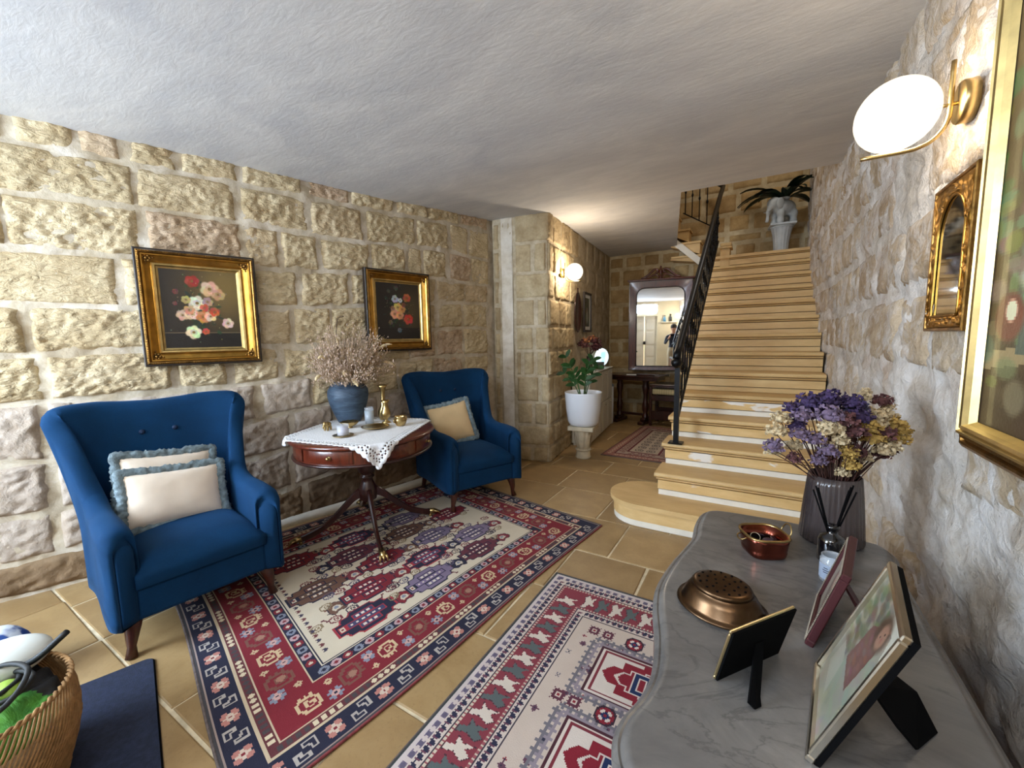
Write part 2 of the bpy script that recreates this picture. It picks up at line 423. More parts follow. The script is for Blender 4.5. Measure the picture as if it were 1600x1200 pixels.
# ---- stone surfaces
def relief_patch(name, mapf, quad, mat, parent, res=.016, proud=.02, rough=.012, edge=.03, seed=0, strokes=1.0, sink=.03, freq=9.0, wander=.012):
    """quad: (u0,u1,b0,b1,t0,t1) with v bottom/top at u0 and u1"""
    u0, u1, b0, b1, t0, t1 = quad
    W_ = u1-u0; Hh = max((t0+t1-b0-b1)/2, .02)
    n = max(4, int(W_/res)); m = max(4, int(Hh/res))
    A, B = np.meshgrid(np.linspace(0, 1, n+1), np.linspace(0, 1, m+1))
    U = u0+W_*A; V = (b0+(b1-b0)*A)*(1-B)+(t0+(t1-t0)*A)*B
    de = np.minimum(np.minimum(A, 1-A)*W_, np.minimum(B, 1-B)*Hh)
    de = de + fbm(U*14, V*14, seed*1.7, 2, 5)*wander*1.6 - wander*.5
    e = np.clip(de/edge, -.3, 1); s = np.where(e > 0, e*e*(3-2*e), e*1.2)
    uu = (U+V*.6)*freq*1.2; vv = (V-U*.5)*freq*2.1
    n1 = 1-np.abs(vnoise(uu, vv, seed, 11))*2.2; n2 = vnoise(uu*2.3, vv*2.0, seed, 3); n3 = fbm(U*5, V*5, seed, 2, 7)
    n4 = vnoise(U*freq*7, V*freq*7, seed, 9)
    n5 = 1-np.abs(vnoise(uu*2.2+3, vv*1.7, seed, 13))*2.2
    h = proud*s + rough*(n1*.35*strokes+n5*.45*strokes+n2*.3+n3*.9+n4*.3)*np.clip(s, 0, 1)
    border = (A == 0) | (A == 1) | (B == 0) | (B == 1)
    h = np.where(border, -sink, h)
    P = mapf(U.ravel(), V.ravel(), h.ravel())
    fs = []
    for j in range(m):
        for i in range(n):
            k = j*(n+1)+i; fs.append((k, k+1, k+n+2, k+n+1))
    return mesh_obj(name, P, fs, mat, parent, smooth=True)
def sheet(name, mapf, us, vs, mat, parent, amp=.004, seed=0):
    U, V = np.meshgrid(us, vs); n = len(us); h = amp*(fbm(U*11, V*11, seed, 3, 2)*1.6+vnoise(U*45, V*45, seed, 4)*.35)
    P = mapf(U.ravel(), V.ravel(), h.ravel())
    fs = [(j*n+i, j*n+i+1, (j+1)*n+i+1, (j+1)*n+i) for j in range(len(vs)-1) for i in range(n-1)]
    return mesh_obj(name, P, fs, mat, parent, smooth=True)
def slab_prism(name, poly, mat, z0, z1):
    b = MB(); b.prism(poly, z0, z1); return struct(b.build(name, mat))
# ---------- floor
floor = struct(mesh_obj('floor', [(-5, -1.8, -.006), (.9, -1.8, -.006), (.9, 7.6, -.006), (-5, 7.6, -.006)], [(0, 1, 2, 3)], MT['grout']))
RR = random.Random(4)
rows_y = [-1.5, -.9, -.42, .06, .546, 1.003, 1.478, 1.968, 2.442, 2.95, 3.472, 3.995, 4.42, 4.9, 5.4, 5.9, 6.4, 6.85, 7.4]
fixed = {3: [-3.25, -2.66, -2.02, -1.33], 2: [-2.9, -2.2, -1.6], 4: [-2.66, -1.9, -1.213], 5: [-3.0, -2.3, -1.7, -.985], 6: [-1.6, -1.077, -.4], 7: [-1.75, -1.005, -.535],
         8: [-1.5, -.785, -.2], 9: [-2.25, -1.53, -1.04, -.5], 10: [-2.18, -1.62, -1.07], 11: [-1.95, -1.36, -.8], 12: [-1.77, -1.1]}
for k in range(len(rows_y)-1):
    y0, y1 = rows_y[k], rows_y[k+1]
    xs = fixed.get(k)
    if xs is None:
        xs = []; x = -4.6+RR.random()*.4
        while x < .5: xs.append(x); x += RR.uniform(.45, .75)
    else:
        x = xs[0]-RR.uniform(.45, .7)
        while x > -5.0: xs = [x]+xs; x -= RR.uniform(.45, .72)
        x = xs[-1]+RR.uniform(.45, .7)
        while x < .5: xs.append(x); x += RR.uniform(.45, .7)
    xs = [x for x in xs if x > fl(xl, (y0+y1)/2)-.7]
    xs = xs+[max(xs[-1]+.2, .62)]
    for i in range(len(xs)-1):
        g = .006; a, b = xs[i]+g, xs[i+1]-g; c, d = y0+g, y1-g
        if b < fl(xl, c)-.05: continue
        if y0 > 4.2 and b < BX-.1: continue
        vs_ = []; j = [RR.uniform(-.004, .004) for _ in range(8)]; dz = RR.uniform(-.0012, .0005)
        cor = [(a+j[0], c+j[1]), (b+j[2], c+j[3]), (b+j[4], d+j[5]), (a+j[6], d+j[7])]
        cx, cy = (a+b)/2, (c+d)/2
        v = [(x, y, -.012) for x, y in cor]+[(x, y, -.003+dz) for x, y in cor]+[(x-(.005 if x > cx else -.005), y-(.005 if y > cy else -.005), dz) for x, y in cor]
        f = [(8, 9, 10, 11)]+[(p, (p+1) % 4, 4+(p+1) % 4, 4+p) for p in range(4)]+[(4+p, 4+(p+1) % 4, 8+(p+1) % 4, 8+p) for p in range(4)]
        mesh_obj('floor_tile', v, f, MT['tile'], floor)
# ---------- left wall
def map_left(u, v, h):
    y = np.asarray(u, float); d = .01; sl = (xl(y+d)-xl(y-d))/(2*d); L = np.sqrt(1+sl*sl)
    return np.stack([xl(y)+(h)/L, y-h*sl/L, v], 1)
wl_ = struct(bpy.data.objects.new('wall_left', None)); COL.objects.link(wl_)
sheet('mortar', map_left, np.arange(YN, 4.16, .022), np.arange(-.02, 2.80, .022), MT['mortar_left'], wl_, .012, 1)
ky = [.8, 2.0, 3.3]
RZs = [[2.66, 2.68, 2.74], [2.49, 2.48, 2.56], [2.225, 2.225, 2.27], [1.925, 1.95, 2.0], [1.635, 1.655, 1.78], [1.365, 1.37, 1.51], [1.08, 1.14, 1.24], [.76, .88, 1.0], [.47, .62, .74], [.2, .32, .44], [.0, .0, .15], [-.02, -.02, -.02]]
def rz_(i, y): return float(np.interp(y, ky, RZs[i]))+.012*math.sin(y*3.1+i*2)
RL = random.Random(11)
left_fixed = {0: [-.2, .25, .62, .86, 1.05, 1.28, 1.6, 2.0, 2.35, 2.75, 3.1, 3.5, 3.95],
              1: [-.3, .35, 1.07, 1.57, 2.02, 2.45, 2.95, 3.36, 3.62, 3.95],
              2: [-.5, .1, .56, 1.09, 1.58, 1.82, 2.08, 2.5, 2.85, 3.02, 3.33, 3.66, 3.95],
              3: [-.4, .3, .96, 1.12, 1.62, 1.92, 2.30, 2.5, 2.9, 3.16, 3.55, 3.92],
              4: [-.3, .2, .59, 1.12, 1.6, 1.85, 2.13, 2.5, 2.9, 3.16, 3.5, 3.9],
              5: [-.1, .3, .62, 1.17, 1.45, 1.75, 2.03, 2.45, 2.84, 3.15, 3.52, 3.9],
              6: [-.2, .16, .60, .72, 1.25, 1.6, 1.95, 2.35, 2.7, 3.1, 3.5, 3.9],
              7: [-.2, .28, .60, .95, 1.32, 1.45, 1.8, 2.1, 2.5, 2.85, 3.2, 3.55, 3.9]}
for i in range(len(RZs)-1):
    js = left_fixed.get(i)
    if js is None:
        js = []; y = -.2+RL.random()*.2
        while y < 3.7: js.append(y); y += RL.uniform(.32, .62)
        js.append(3.9)
    y = js[0]; pre = []
    while y > YN+.3:
        y -= RL.uniform(.4, .65); pre.insert(0, max(y, YN))
    js = pre+js
    for k in range(len(js)-1):
        a, b = js[k], js[k+1]; g = RL.uniform(.002, .012)
        lean = RL.uniform(-.01, .01)
        a_, b_ = a+g+lean, b-g+lean
        if b_-a_ < .05: continue
        tb, tt = rz_(i+1, a)+g*.8, rz_(i, a)-g*.8; bb, bt = rz_(i+1, b)+g*.8, rz_(i, b)-g*.8
        if tt-tb < .05: continue
        mid = (tt+tb)/2
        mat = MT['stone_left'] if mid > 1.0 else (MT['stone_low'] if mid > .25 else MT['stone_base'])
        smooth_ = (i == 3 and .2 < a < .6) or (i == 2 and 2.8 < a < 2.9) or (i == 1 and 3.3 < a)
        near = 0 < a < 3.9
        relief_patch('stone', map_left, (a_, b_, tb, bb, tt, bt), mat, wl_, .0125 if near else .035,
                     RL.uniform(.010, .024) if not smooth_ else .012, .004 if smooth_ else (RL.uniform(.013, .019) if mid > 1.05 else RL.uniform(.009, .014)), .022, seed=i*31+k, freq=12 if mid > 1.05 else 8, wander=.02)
b = MB()
ys_ = [1.35+.1*i for i in range(17)]
for a, c in zip(ys_[:-1], ys_[1:]):
    A = [(fl(xl, q)+o, q, z) for q in (a, c) for o, z in ((.0, 0), (.055, 0), (.05, .05), (.02, .062))]
    b.add(A, [(0, 1, 5, 4), (1, 2, 6, 5), (2, 3, 7, 6)] + ([(0, 3, 2, 1)] if a == ys_[0] else []) + ([(4, 5, 6, 7)] if c == ys_[-1] else []), True)
struct(b.build('baseboard_left', MT['lime']))
# ---------- pillar and the side wall of the hall (surface unrolled round the corner)
SW = math.hypot(BX-PX, BY-PY); FW = math.hypot(PX-PLX, .12)
def map_pillar(u, v, h):
    u = np.asarray(u, float); R_ = .035
    fx, fy = (PX-PLX)/FW, .12/FW          # along the front (left->right, slightly receding)
    sx, sy = (BX-PX)/SW, (BY-PY)/SW
    nf = np.array([fy, -fx]); ns = np.array([sy, -sx])
    t = np.clip((u+R_)/(2*R_), 0, 1)
    ang0, ang1 = math.atan2(nf[1], nf[0]), math.atan2(ns[1], ns[0])
    a = ang0+(ang1-ang0)*t; nx, ny = np.cos(a), np.sin(a)
    lf = np.minimum(u, 0); ls = np.maximum(u, 0)
    x = PX+lf*fx+ls*sx; y = PY+lf*fy+ls*sy
    k = np.clip(1-np.abs(u)/R_, 0, 1)*.012
    return np.stack([x+nx*(h-k), y+ny*(h-k), v], 1)
wp = struct(bpy.data.objects.new('wall_pillar', None)); COL.objects.link(wp)
us = np.concatenate([np.arange(-FW, -.05, .05), np.linspace(-.04, .04, 9), np.arange(.06, SW+.05, .06)])
sheet('mortar', map_pillar, us, np.arange(-.02, 2.92, .04), MT['mortar_pillar'], wp, .006, 2)
sheet('plaster_strip', lambda u, v, h: map_pillar(u, v, h+.012+.006*np.sin(v*2)), np.arange(-.53, -.39, .013), np.arange(-.02, 2.8, .04), MT['plaster_strip'], wp, .008, 3)
pz = [2.72, 2.42, 2.10, 1.82, 1.52, 1.25, .97, .67, .41, .17, -.02]
RP = random.Random(5)
for i in range(len(pz)-1):
    t, bt = pz[i]-.01, pz[i+1]+.01
    # thin dark stones left of the plaster strip
    relief_patch('stone', map_pillar, (-FW+.0, -.545+RP.uniform(-.02, .01), bt-.05, bt-.05, t-.05, t-.05), MT['stone_pillar'], wp, .016, .018, .012, .022, seed=400+i)
    split = [-.385]
    m = {0: [], 1: [-.17], 2: [], 3: [-.14], 4: [-.16], 5: [-.30, -.15], 6: [-.1], 7: [-.18], 8: [], 9: [-.2]}[i]
    corner = [.16, .10, .2, .30, .12, .22, .14, .30, .16, .24][i]
    cuts = split+m+[corner if i % 2 == 0 else -.004]
    if i % 2 == 1: cuts.append(corner+.06)
    u = cuts[-1]
    while u < .85: u += RP.uniform(.2, .36); cuts.append(u)
    for a, b_ in zip(cuts[:-1], cuts[1:]):
        g = .009
        relief_patch('stone', map_pillar, (a+g, b_-g, bt, bt, t+(.012 if i else .04), t+(.012 if i else .04)), MT['stone_pillar'], wp, .015, RP.uniform(.008, .020), RP.uniform(.007, .011), .018, freq=13, seed=500+i*20+int(a*50))
# smoother ashlar further along the hall: joints stay shallow
for i in range(len(pz)-1):
    u = 1.0+RP.uniform(0, .2)
    while u < SW-.1:
        e = min(u+RP.uniform(.35, .6), SW)
        relief_patch('stone', map_pillar, (u+.006, e-.006, pz[i+1]+.004, pz[i+1]+.004, pz[i]-.004+(.09 if i == 0 else 0), pz[i]-.004+(.09 if i == 0 else 0)), MT['mortar_pillar'], wp, .05, .006, .003, .02, seed=700+i*9+int(u*7), wander=.004)
        u = e
# ---------- back walls (hall and landing)
wb = struct(bpy.data.objects.new('wall_back', None)); COL.objects.link(wb)
map_back = lambda u, v, h: np.stack([u, BY-h, v], 1)
sheet('mortar', map_back, np.arange(-3.2, .75, .06), np.arange(-.02, 5.1, .06), MT['mortar_back'], wb, .005, 6)
bz = [5.1, 4.78, 4.45, 4.12, 3.84, 3.52, 3.2, 2.92, 2.77, 2.55, 2.24, 1.94, 1.62, 1.32, 1.08, .8, .52, .26, .0]
RB = random.Random(9)
for i in range(len(bz)-1):
    u = -2.36 if i > 7 else -2.9; first = True
    while u < .5:
        wd = RB.uniform(.26, .56)
        if first and i % 2: wd = .22
        first = False; e = min(u+wd, .56)
        if e-u > .08:
            relief_patch('stone', map_back, (u+.014, e-.014, bz[i+1]+.013, bz[i+1]+.013, bz[i]-.013, bz[i]-.013), MT['stone_back'], wb, .03, RB.uniform(.008, .02), .008, .02, seed=900+i*20+int(u*30), wander=.008)
        u = e
# ---------- right wall
wr = struct(bpy.data.objects.new('wall_right', None)); COL.objects.link(wr)
def map_right(u, v, h):
    u = np.asarray(u, float); v = np.asarray(v, float)
    base = XR+.012*np.sin(u*1.9)+.010*np.sin(v*2.6+u)
    return np.stack([base-h, u, v], 1)
sheet('mortar', map_right, np.arange(YN, 7.36, .022), np.concatenate([np.arange(-.02, 3.0, .022), np.arange(3.0, 5.1, .1)]), MT['mortar_right'], wr, .019, 8)
rr_ = [5.0, 4.7, 4.4, 4.12, 3.82, 3.52, 3.24, 2.95, 2.66, 2.37, 2.10, 1.83, 1.55, 1.25, .95, .66, .36, .06]
RW = random.Random(21)
for i in range(len(rr_)-1):
    u = YN+RW.uniform(0, .3)
    while u < 7.2:
        wd = RW.uniform(.3, .58); e = min(u+wd, 7.28)
        if e-u > .12 and not (rr_[i] > 2.75 and e < 4.2):
            g = RW.uniform(.012, .03); lo = rr_[i] < 1.3
            if RW.random() > (.5 if lo else .04):
                relief_patch('stone', map_right, (u+g, e-g, rr_[i+1]+g*.7, rr_[i+1]+g*.7, rr_[i]-g*.7, rr_[i]-g*.7), MT['stone_right'], wr,
                             .017 if .2 < u < 3.6 else .032, RW.uniform(.004, .012), RW.uniform(.006, .010) if not lo else RW.uniform(.009, .014), .03, seed=1300+i*30+int(u*9), wander=.02, freq=7)
        u = e
# ---------- near wall behind the photographer, with its door, fanlight and window
wn_ = MB(); yN = YN
xa, xb = fl(xl, YN)-.3, XR+.3
openings = [(-3.75, -2.35, .95, 2.35), (-1.12, -.26, 0, 2.10), (-1.12, -.26, 2.18, 2.50)]
def wall_with_holes(mb, x0, x1, z0, z1, holes, y0, y1):
    xs = sorted(set([x0, x1]+[h for o in holes for h in o[:2]])); zs = sorted(set([z0, z1]+[h for o in holes for h in o[2:]]))
    for i in range(len(xs)-1):
        for j in range(len(zs)-1):
            cx, cz = (xs[i]+xs[i+1])/2, (zs[j]+zs[j+1])/2
            if any(o[0] < cx < o[1] and o[2] < cz < o[3] for o in holes): continue
            mb.box((xs[i], y0, zs[j]), (xs[i+1], y1, zs[j+1]))
wall_with_holes(wn_, xa, xb, 0, 2.9, openings, YN-.3, YN)
MT['wall_plain'] = simple('cream_plaster_wall', S(212,200,170), .85, nscale=3, namt=.06, bump=.15, bscale=30)
struct(wn_.build('wall_near', MT['wall_plain']))
def glazing(name, x0, x1, z0, z1, nx, nz, y):
    r = struct(thing(name, None, None, (0, 0, 0)))
    f = MB(); t = .05
    f.box((x0, y-.03, z0), (x0+t, y+.03, z1)); f.box((x1-t, y-.03, z0), (x1, y+.03, z1)); f.box((x0+t, y-.03, z0), (x1-t, y+.03, z0+t)); f.box((x0+t, y-.03, z1-t), (x1-t, y+.03, z1))
    f.build('window_frame', MT['white_paint'], r)
    for i in range(1, nx): g = MB(); g.box((x0+(x1-x0)*i/nx-.014, y-.02, z0+t), (x0+(x1-x0)*i/nx+.014, y+.02, z1-t)); g.build('glazing_bar', MT['white_paint'], r)
    for i in range(nx):
        for j in range(nz):
            g = MB(); a = x0+t+(x1-x0-2*t)*i/nx+.012; b_ = x0+t+(x1-x0-2*t)*(i+1)/nx-.012; c = z0+t+(z1-z0-2*t)*j/nz+.01; d = z0+t+(z1-z0-2*t)*(j+1)/nz-.01
            g.box((a, y-.002, c), (b_, y+.002, d)); g.build('pane', MT['glass'], r)
    return r
glazing('window_1', -3.75, -2.35, .95, 2.35, 2, 2, YN-.15)
glazing('window_2', -1.12, -.26, 2.18, 2.50, 3, 1, YN-.15)
door = struct(thing('door_1', None, None, (0, 0, 0)))
for k, (x0, x1) in enumerate(((-1.11, -.70), (-.68, -.27))):
    d = MB(); d.box((x0, YN-.12, .01), (x1, YN-.08, 2.09)); leaf = d.build('door_leaf', MT['white_paint'], door)
    for z0, z1 in ((.12, .58), (.66, 1.0), (1.08, 1.52), (1.6, 1.98)):
        d = MB(); d.box((x0+.06, YN-.082, z0), (x1-.06, YN-.066, z1), .008); d.build('door_panel', MT['white_paint'], leaf)
d = MB(); d.box((-.73, YN-.08, 1.08), (-.65, YN-.03, 1.2), .01); d.build('door_lock', MT['iron'], door)
# ---------- ceiling (slab with the stairwell left open)
cb = MB()
def strip(ys, fx0, fx1):
    n = 14; vs_ = []; fs = []
    for y in ys:
        for k in range(n+1):
            x = fx0(y)+(fx1(y)-fx0(y))*k/n
            z = fl(zc, y)+.006*float(fbm(x*1.5, y*1.5, 3, 2))
            vs_.append((x, y, z))
    base = len(vs_)
    for y in ys:
        for x in (fx0(y), fx1(y)): vs_.append((x, y, fl(zc, y)+.32))
    m = n+1
    for j in range(len(ys)-1):
        for k in range(n): fs.append((j*m+k, (j+1)*m+k, (j+1)*m+k+1, j*m+k+1))
        fs.append((base+2*j, base+2*j+1, base+2*j+3, base+2*j+2))
        fs.append((j*m, base+2*j, base+2*j+2, (j+1)*m)); fs.append((j*m+n, (j+1)*m+n, base+2*j+3, base+2*j+1))
    J = len(ys)-1
    fs.append(tuple(range(0, m))+(base+1, base)); fs.append(tuple(J*m+k for k in range(m))+(base+2*J+1, base+2*J))
    cb.add(vs_, fs, True)
ysA = list(np.linspace(YN-.2, 4.28, 30)); ysB = list(np.linspace(4.28, 7.36, 16))
strip(ysA, lambda y: fl(xl, y)-.3 if y < 4.1 else -2.7, lambda y: .62)
holex = lambda y: -.70-(y-4.28)*.18
strip(ysB, lambda y: -2.75, holex)
struct(cb.build('ceiling', MT['ceiling'], None, autosm=.6))
# upper floor shell seen through the stairwell
b = MB(); b.box((-3.0, 4.28, 2.98), (-2.9, 7.4, 5.1)); struct(b.build('wall_upper_left', MT['stone_back']))
b = MB(); b.box((-3.0, 3.9, 3.0), (.75, 4.0, 5.1)); struct(b.build('wall_upper_front', MT['mortar_back']))
b = MB(); b.box((-3.0, 3.9, 5.05), (.75, 7.4, 5.2)); struct(b.build('ceiling_upper', MT['ceiling']))
# ------------------------------------------------------------------ staircase
MT['joint'] = simple('dark_open_joint', S(92,66,38), .9)
Y1, TT, RI = 2.9398, .2638, .175
SXL, SXR = -.67, .478
stair = thing('staircase', 'broad golden limestone staircase rising between the iron railing and the stone wall', 'staircase', (0, 0, 0))
def noseq(k): return Y1+TT*(k-1)
def round_outline(x0, x1, y0, y1, R_, n=14):
    """left end rounded (half-bull) starting from the front"""
    pts = []
    for i in range(n+1):
        a = PI/2+PI*i/n/1.0
    cx, cy = x0+R_, y0+R_
    P = [(x1, y0)]
    for i in range(n+1):
        a = -PI/2-PI*i/n
        P.append((cx+R_*math.cos(a), cy+R_*math.sin(a)))
    P += [(x1, y0+2*R_)]
    return P
for k in range(1, 15):
    y = noseq(k); z = RI*k; step = None
    last = k == 14; yb_ = BY-.01 if last else noseq(k+1)+.05
    lowm = MT['step_patch'] if k <= 5 else MT['step']
    if k == 1:
        R_ = .27; xl0 = -1.0
        def lay(off, z0, z1, m, nm, par, bev=0):
            P = round_outline(xl0+off, SXR-.003, y+off, 0, R_-off); P = P[:-1]+[(SXR-.003, y+off+2*(R_-off))]
            b = MB(); b.prism(P, z0, z1); return b.build(nm, m, par, autosm=.6)
        step = lay(0, z-.032, z, MT['step'], 'step', stair)
        lay(.014, z-.048, z-.032, MT['step'], 'moulding', step); lay(.026, .045, z-.048, MT['step_patch'], 'riser', step); lay(.03, .0, .043, MT['lime'], 'plaster_strip', step)
        continue
    b = MB()
    x1_ = SXR-.004
    if last:
        P = [(x1_, y), (SXL, y), (SXL, yb_), (x1_, yb_)]
        b.prism(P, z-.035, z)
    else:
        # rounded nosing profile
        prof = [(y+.012, z-.034), (y+.002, z-.028), (y, z-.018), (y+.004, z-.006), (y+.012, z), (yb_, z), (yb_, z-.034)]
        b.prism_axis(prof, SXL, x1_, 'x')
    step = b.build('step', MT['step'], stair)
    b = MB(); prof = [(y+.05, z-.054), (y+.020, z-.052), (y+.014, z-.046), (y+.018, z-.040), (y+.05, z-.040)]
    b.prism_axis(prof, SXL+.014, x1_, 'x'); b.build('moulding', MT['step'], step)
    b = MB(); b.box((SXL+.025, y+.024, z-RI+.048), (x1_, y+.06, z-.060)); b.build('riser', lowm, step)
    b = MB(); b.box((SXL+.05, y+.046, z-RI+.001), (x1_, y+.064, z-.034)); b.build('riser_back', MT['joint'], step)
    b = MB(); b.box((SXL+.03, y+.030, z-RI+.001), (x1_, y+.06, z-RI+.041)); b.build('plaster_strip', MT['lime'] if k <= 5 else MT['step'], step)
# solid wall carrying the open side of the stairs
P = [(Y1+.35, 0)]
for k in range(2, 15):
    P += [(noseq(k)+.05, RI*(k-1)-.002), (noseq(k)+.05, RI*k-.036)]
P += [(BY-.88, RI*14-.036), (BY-.88, 0)]
b = MB(); b.prism_axis(P, SXL+.04, SXL+.16, 'x'); struct(b.build('wall_stair_side', MT['mortar_back']))
# golden stone block at the head of the stairs
nb = thing('stone_newel', 'squat golden stone newel block at the head of the stairs', 'newel', (-.47, 6.49, RI*13.0+.0))
b = MB(); b.box((-.058, -.1, 0.0), (.058, .1, .27), .006); b.build('shaft', MT['step'], nb)
b = MB(); b.box((-.068, -.11, .272), (.082, .11, .30), .006); b.box((-.062, -.105, .302), (.076, .105, .345), .01); b.build('cap', MT['step'], nb)
# flight going up to the left from the landing
uf = thing('upper_flight', 'upper flight of golden stone steps with a white plastered underside, leaving the landing', 'staircase', (0, 0, 0))
BZ0 = 7.02
for k in range(4):
    x1_ = -.70-.16*k; z = 2.62+.2*k
    lo = max(z-.2, 2.34+(-.66-x1_)*.93+.1); b = MB(); b.prism_axis([(x1_, min(lo, z-.06)), (x1_, z-.035), (-1.28, z-.035), (-1.28, max(z-.2, 2.95) if z-.06 > 2.95 else z-.05)], BZ0, BY-.03, 'y'); s_ = b.build('step', MT['step'], uf)
    b = MB(); b.box((-1.27, BZ0-.02, z-.033), (x1_+.02, BY-.03, z), .008); b.build('nosing', MT['step'], s_)
b = MB(); b.prism_axis([(-.66, 2.27), (-1.28, 2.83), (-1.28, 2.95), (-.66, 2.39)], BZ0-.04, BY-.03, 'y'); b.build('soffit', MT['lime'], uf)
# ------------------------------------------------------------------ railing
SLP = RI/TT
def rail_z(y): return 1.27+SLP*(y-3.50)
rail = thing('stair_railing', 'black wrought-iron stair railing with knotted balusters and a thick handrail', 'railing', (0, 0, 0))
RX = -.565
b = MB()
pts = [(RX, 3.44, rail_z(3.50)-.055), (RX, 3.47, rail_z(3.50)-.01)]+[(RX, y, rail_z(y)) for y in np.linspace(3.53, 6.45, 14)]+[(RX, 6.95, rail_z(6.9)), (RX-.04, 7.0, rail_z(6.9)+.04), (RX-.14, 7.0, rail_z(6.9)+.12)]
b.tube(pts, .03, 10); b.build('handrail', MT['iron'], rail)
b = MB(); b.sphere((RX, 3.44, rail_z(3.5)-.085), .042, 12, 8); b.build('handrail_end', MT['iron'], rail)
def low_z(y): return SLP*(y-noseq(3))+RI*3+.135
b = MB(); b.box((-.014, -.006, -.006), (.014, .006, .006))
b = MB()
L = [(RX, 3.52, low_z(3.52)), (RX, 6.5, low_z(6.5))]
b.tube(L, .011, 6, smooth=False); b.build('lower_rail', MT['iron'], rail)
n_ = MB(); n_.box((RX-.019, 3.50-.019, RI*3+.012), (RX+.019, 3.50+.019, rail_z(3.5)+.0)); nw = n_.build('newel_post', MT['iron'], rail)
n_ = MB(); n_.box((RX-.055, 3.50-.05, RI*3+.001), (RX+.055, 3.50+.05, RI*3+.012), .003); n_.build('base_plate', MT['iron'], nw)
y = 3.60; i = 0
while y < 6.5:
    b = MB(); b.tube([(RX, y, low_z(y)), (RX, y, rail_z(y)-.02)], .0072, 6, smooth=False)
    h = rail_z(y)-low_z(y)
    zs_ = [(.5,)] if i % 2 else [(.30,), (.72,)]
    for (q,) in zs_:
        zc_ = low_z(y)+h*q
        b.lathe([(.007, -.045), (.014, -.036), (.010, -.028), (.019, -.012), (.024, 0), (.019, .012), (.010, .028), (.014, .036), (.007, .045)], (RX, y, zc_), 8)
        if i % 2: b.tube([(RX, y-.032, zc_-.03), (RX, y-.038, zc_), (RX, y-.012, zc_+.035), (RX, y+.012, zc_-.035), (RX, y+.038, zc_), (RX, y+.032, zc_+.03)], .0045, 5)
    b.build('baluster', MT['iron'], rail)
    y += TT/2; i += 1
# upper railing on the landing flight
ur = thing('upper_railing', 'thin black iron railing of the upper flight, seen through the stairwell', 'railing', (0, 0, 0))
b = MB(); b.tube([(-.72, 6.95, 3.00), (-1.10, 6.95, 3.24)], .009, 6); b.build('lower_rail', MT['iron'], ur)
b = MB(); b.tube([(-.70, 6.97, 3.94), (-1.10, 6.95, 4.19)], .022, 8); b.build('handrail', MT['iron'], ur)
for x in (-.77, -.875, -.975, -1.07):
    b = MB(); z0 = 3.0+(-.72-x)*.63; b.tube([(x, 6.95, z0), (x, 6.95, z0+.95)], .008, 6); b.lathe([(.008, -.03), (.018, 0), (.008, .03)], (x, 6.95, z0+.32), 8); b.build('baluster', MT['iron'], ur)
# ------------------------------------------------------------------ landing: pedestal, elephant planter, plant
def fluted_pedestal(t, H_, r_top, r_bot, m, flutes=16):
    b = MB(); b.lathe([(r_bot*1.0, 0), (r_bot*1.12, .012), (r_bot*1.12, .04), (r_bot*.98, .055)], (0, 0, 0), 24); b.build('base', m, t)
    b = MB(); P = []
    for q in np.linspace(0, 1, 10): P.append((r_bot*.92+(r_top*.98-r_bot*.92)*q**2.2, .055+(H_-.105)*q))
    b.lathe(P, (0, 0, 0), flutes*4, wob=lambda a, h: 1-.055*(.5+.5*math.cos(a*flutes))); b.build('fluted_shaft', m, t)
    b = MB(); b.lathe([(r_top*.98, H_-.05), (r_top*1.06, H_-.042), (r_top*1.06, H_-.03), (r_top*1.0, H_-.028)], (0, 0, 0), 24); b.build('ring', m, t)
    b = MB(); b.box((-r_top*1.15, -r_top*1.15, H_-.028), (r_top*1.15, r_top*1.15, H_), .006); b.build('top_plate', m, t)
EZ = RI*14
pd = thing('pedestal', 'pale fluted plaster pedestal on the landing under the elephant planter', 'pedestal', (.175, 6.95, EZ), .1)
fluted_pedestal(pd, .43, .132, .098, MT['grey_stone'])
el = thing('elephant_planter', 'pale grey ceramic elephant planter standing on the landing pedestal', 'planter', (.185, 6.95, EZ+.43), math.radians(215))
el.scale = (1.15, 1.15, 1.08)
def metaish(parts, name, m, parent, vox=.012):
    """continuous skin over ellipsoids: union by remesh"""
    b = MB()
    for c, r, sc in parts: b.sphere(c, r, 14, 10, sc)
    o = b.build(name, m, parent)
    md = o.modifiers.new('skin', 'REMESH'); md.mode = 'VOXEL'; md.voxel_size = vox; md.use_smooth_shade = True
    sm = o.modifiers.new('soft', 'SMOOTH'); sm.iterations = 4; sm.factor = .6
    return o
metaish([((0, 0, .2), .12, (1.15, .85, .85)), ((.12, 0, .25), .08, (1, .9, 1.05)), ((.17, 0, .2), .035, (1, 1, 1.3)), ((.19, 0, .14), .028, (1, 1, 1.6)), ((.195, 0, .07), .022, (1, 1, 1.8)), ((.2, 0, .035), .02, (1.2, 1, 1))]
        + [((x, y, z), r, (1, 1, 1.5)) for x in (-.085, .075) for y in (-.055, .055) for z, r in ((.12, .045), (.04, .04))], 'body', MT['grey_stone'], el)
for s in (-1, 1):
    b = MB(); b.sphere((.1, s*.078, .235), .065, 12, 8, (.75, .22, 1.05)); b.build('ear', MT['grey_stone'], el)
    b = MB(); b.tube([(.17, s*.03, .175), (.205, s*.035, .15), (.225, s*.035, .155)], [.008, .007, .003], 6); b.build('tusk', MT['grey_stone'], el)
b = MB(); b.lathe([(.045, 0), (.06, .02), (.066, .03), (.055, .032), (.04, .022)], (0, 0, .29), 18); b.build('pot_rim', MT['grey_stone'], el)
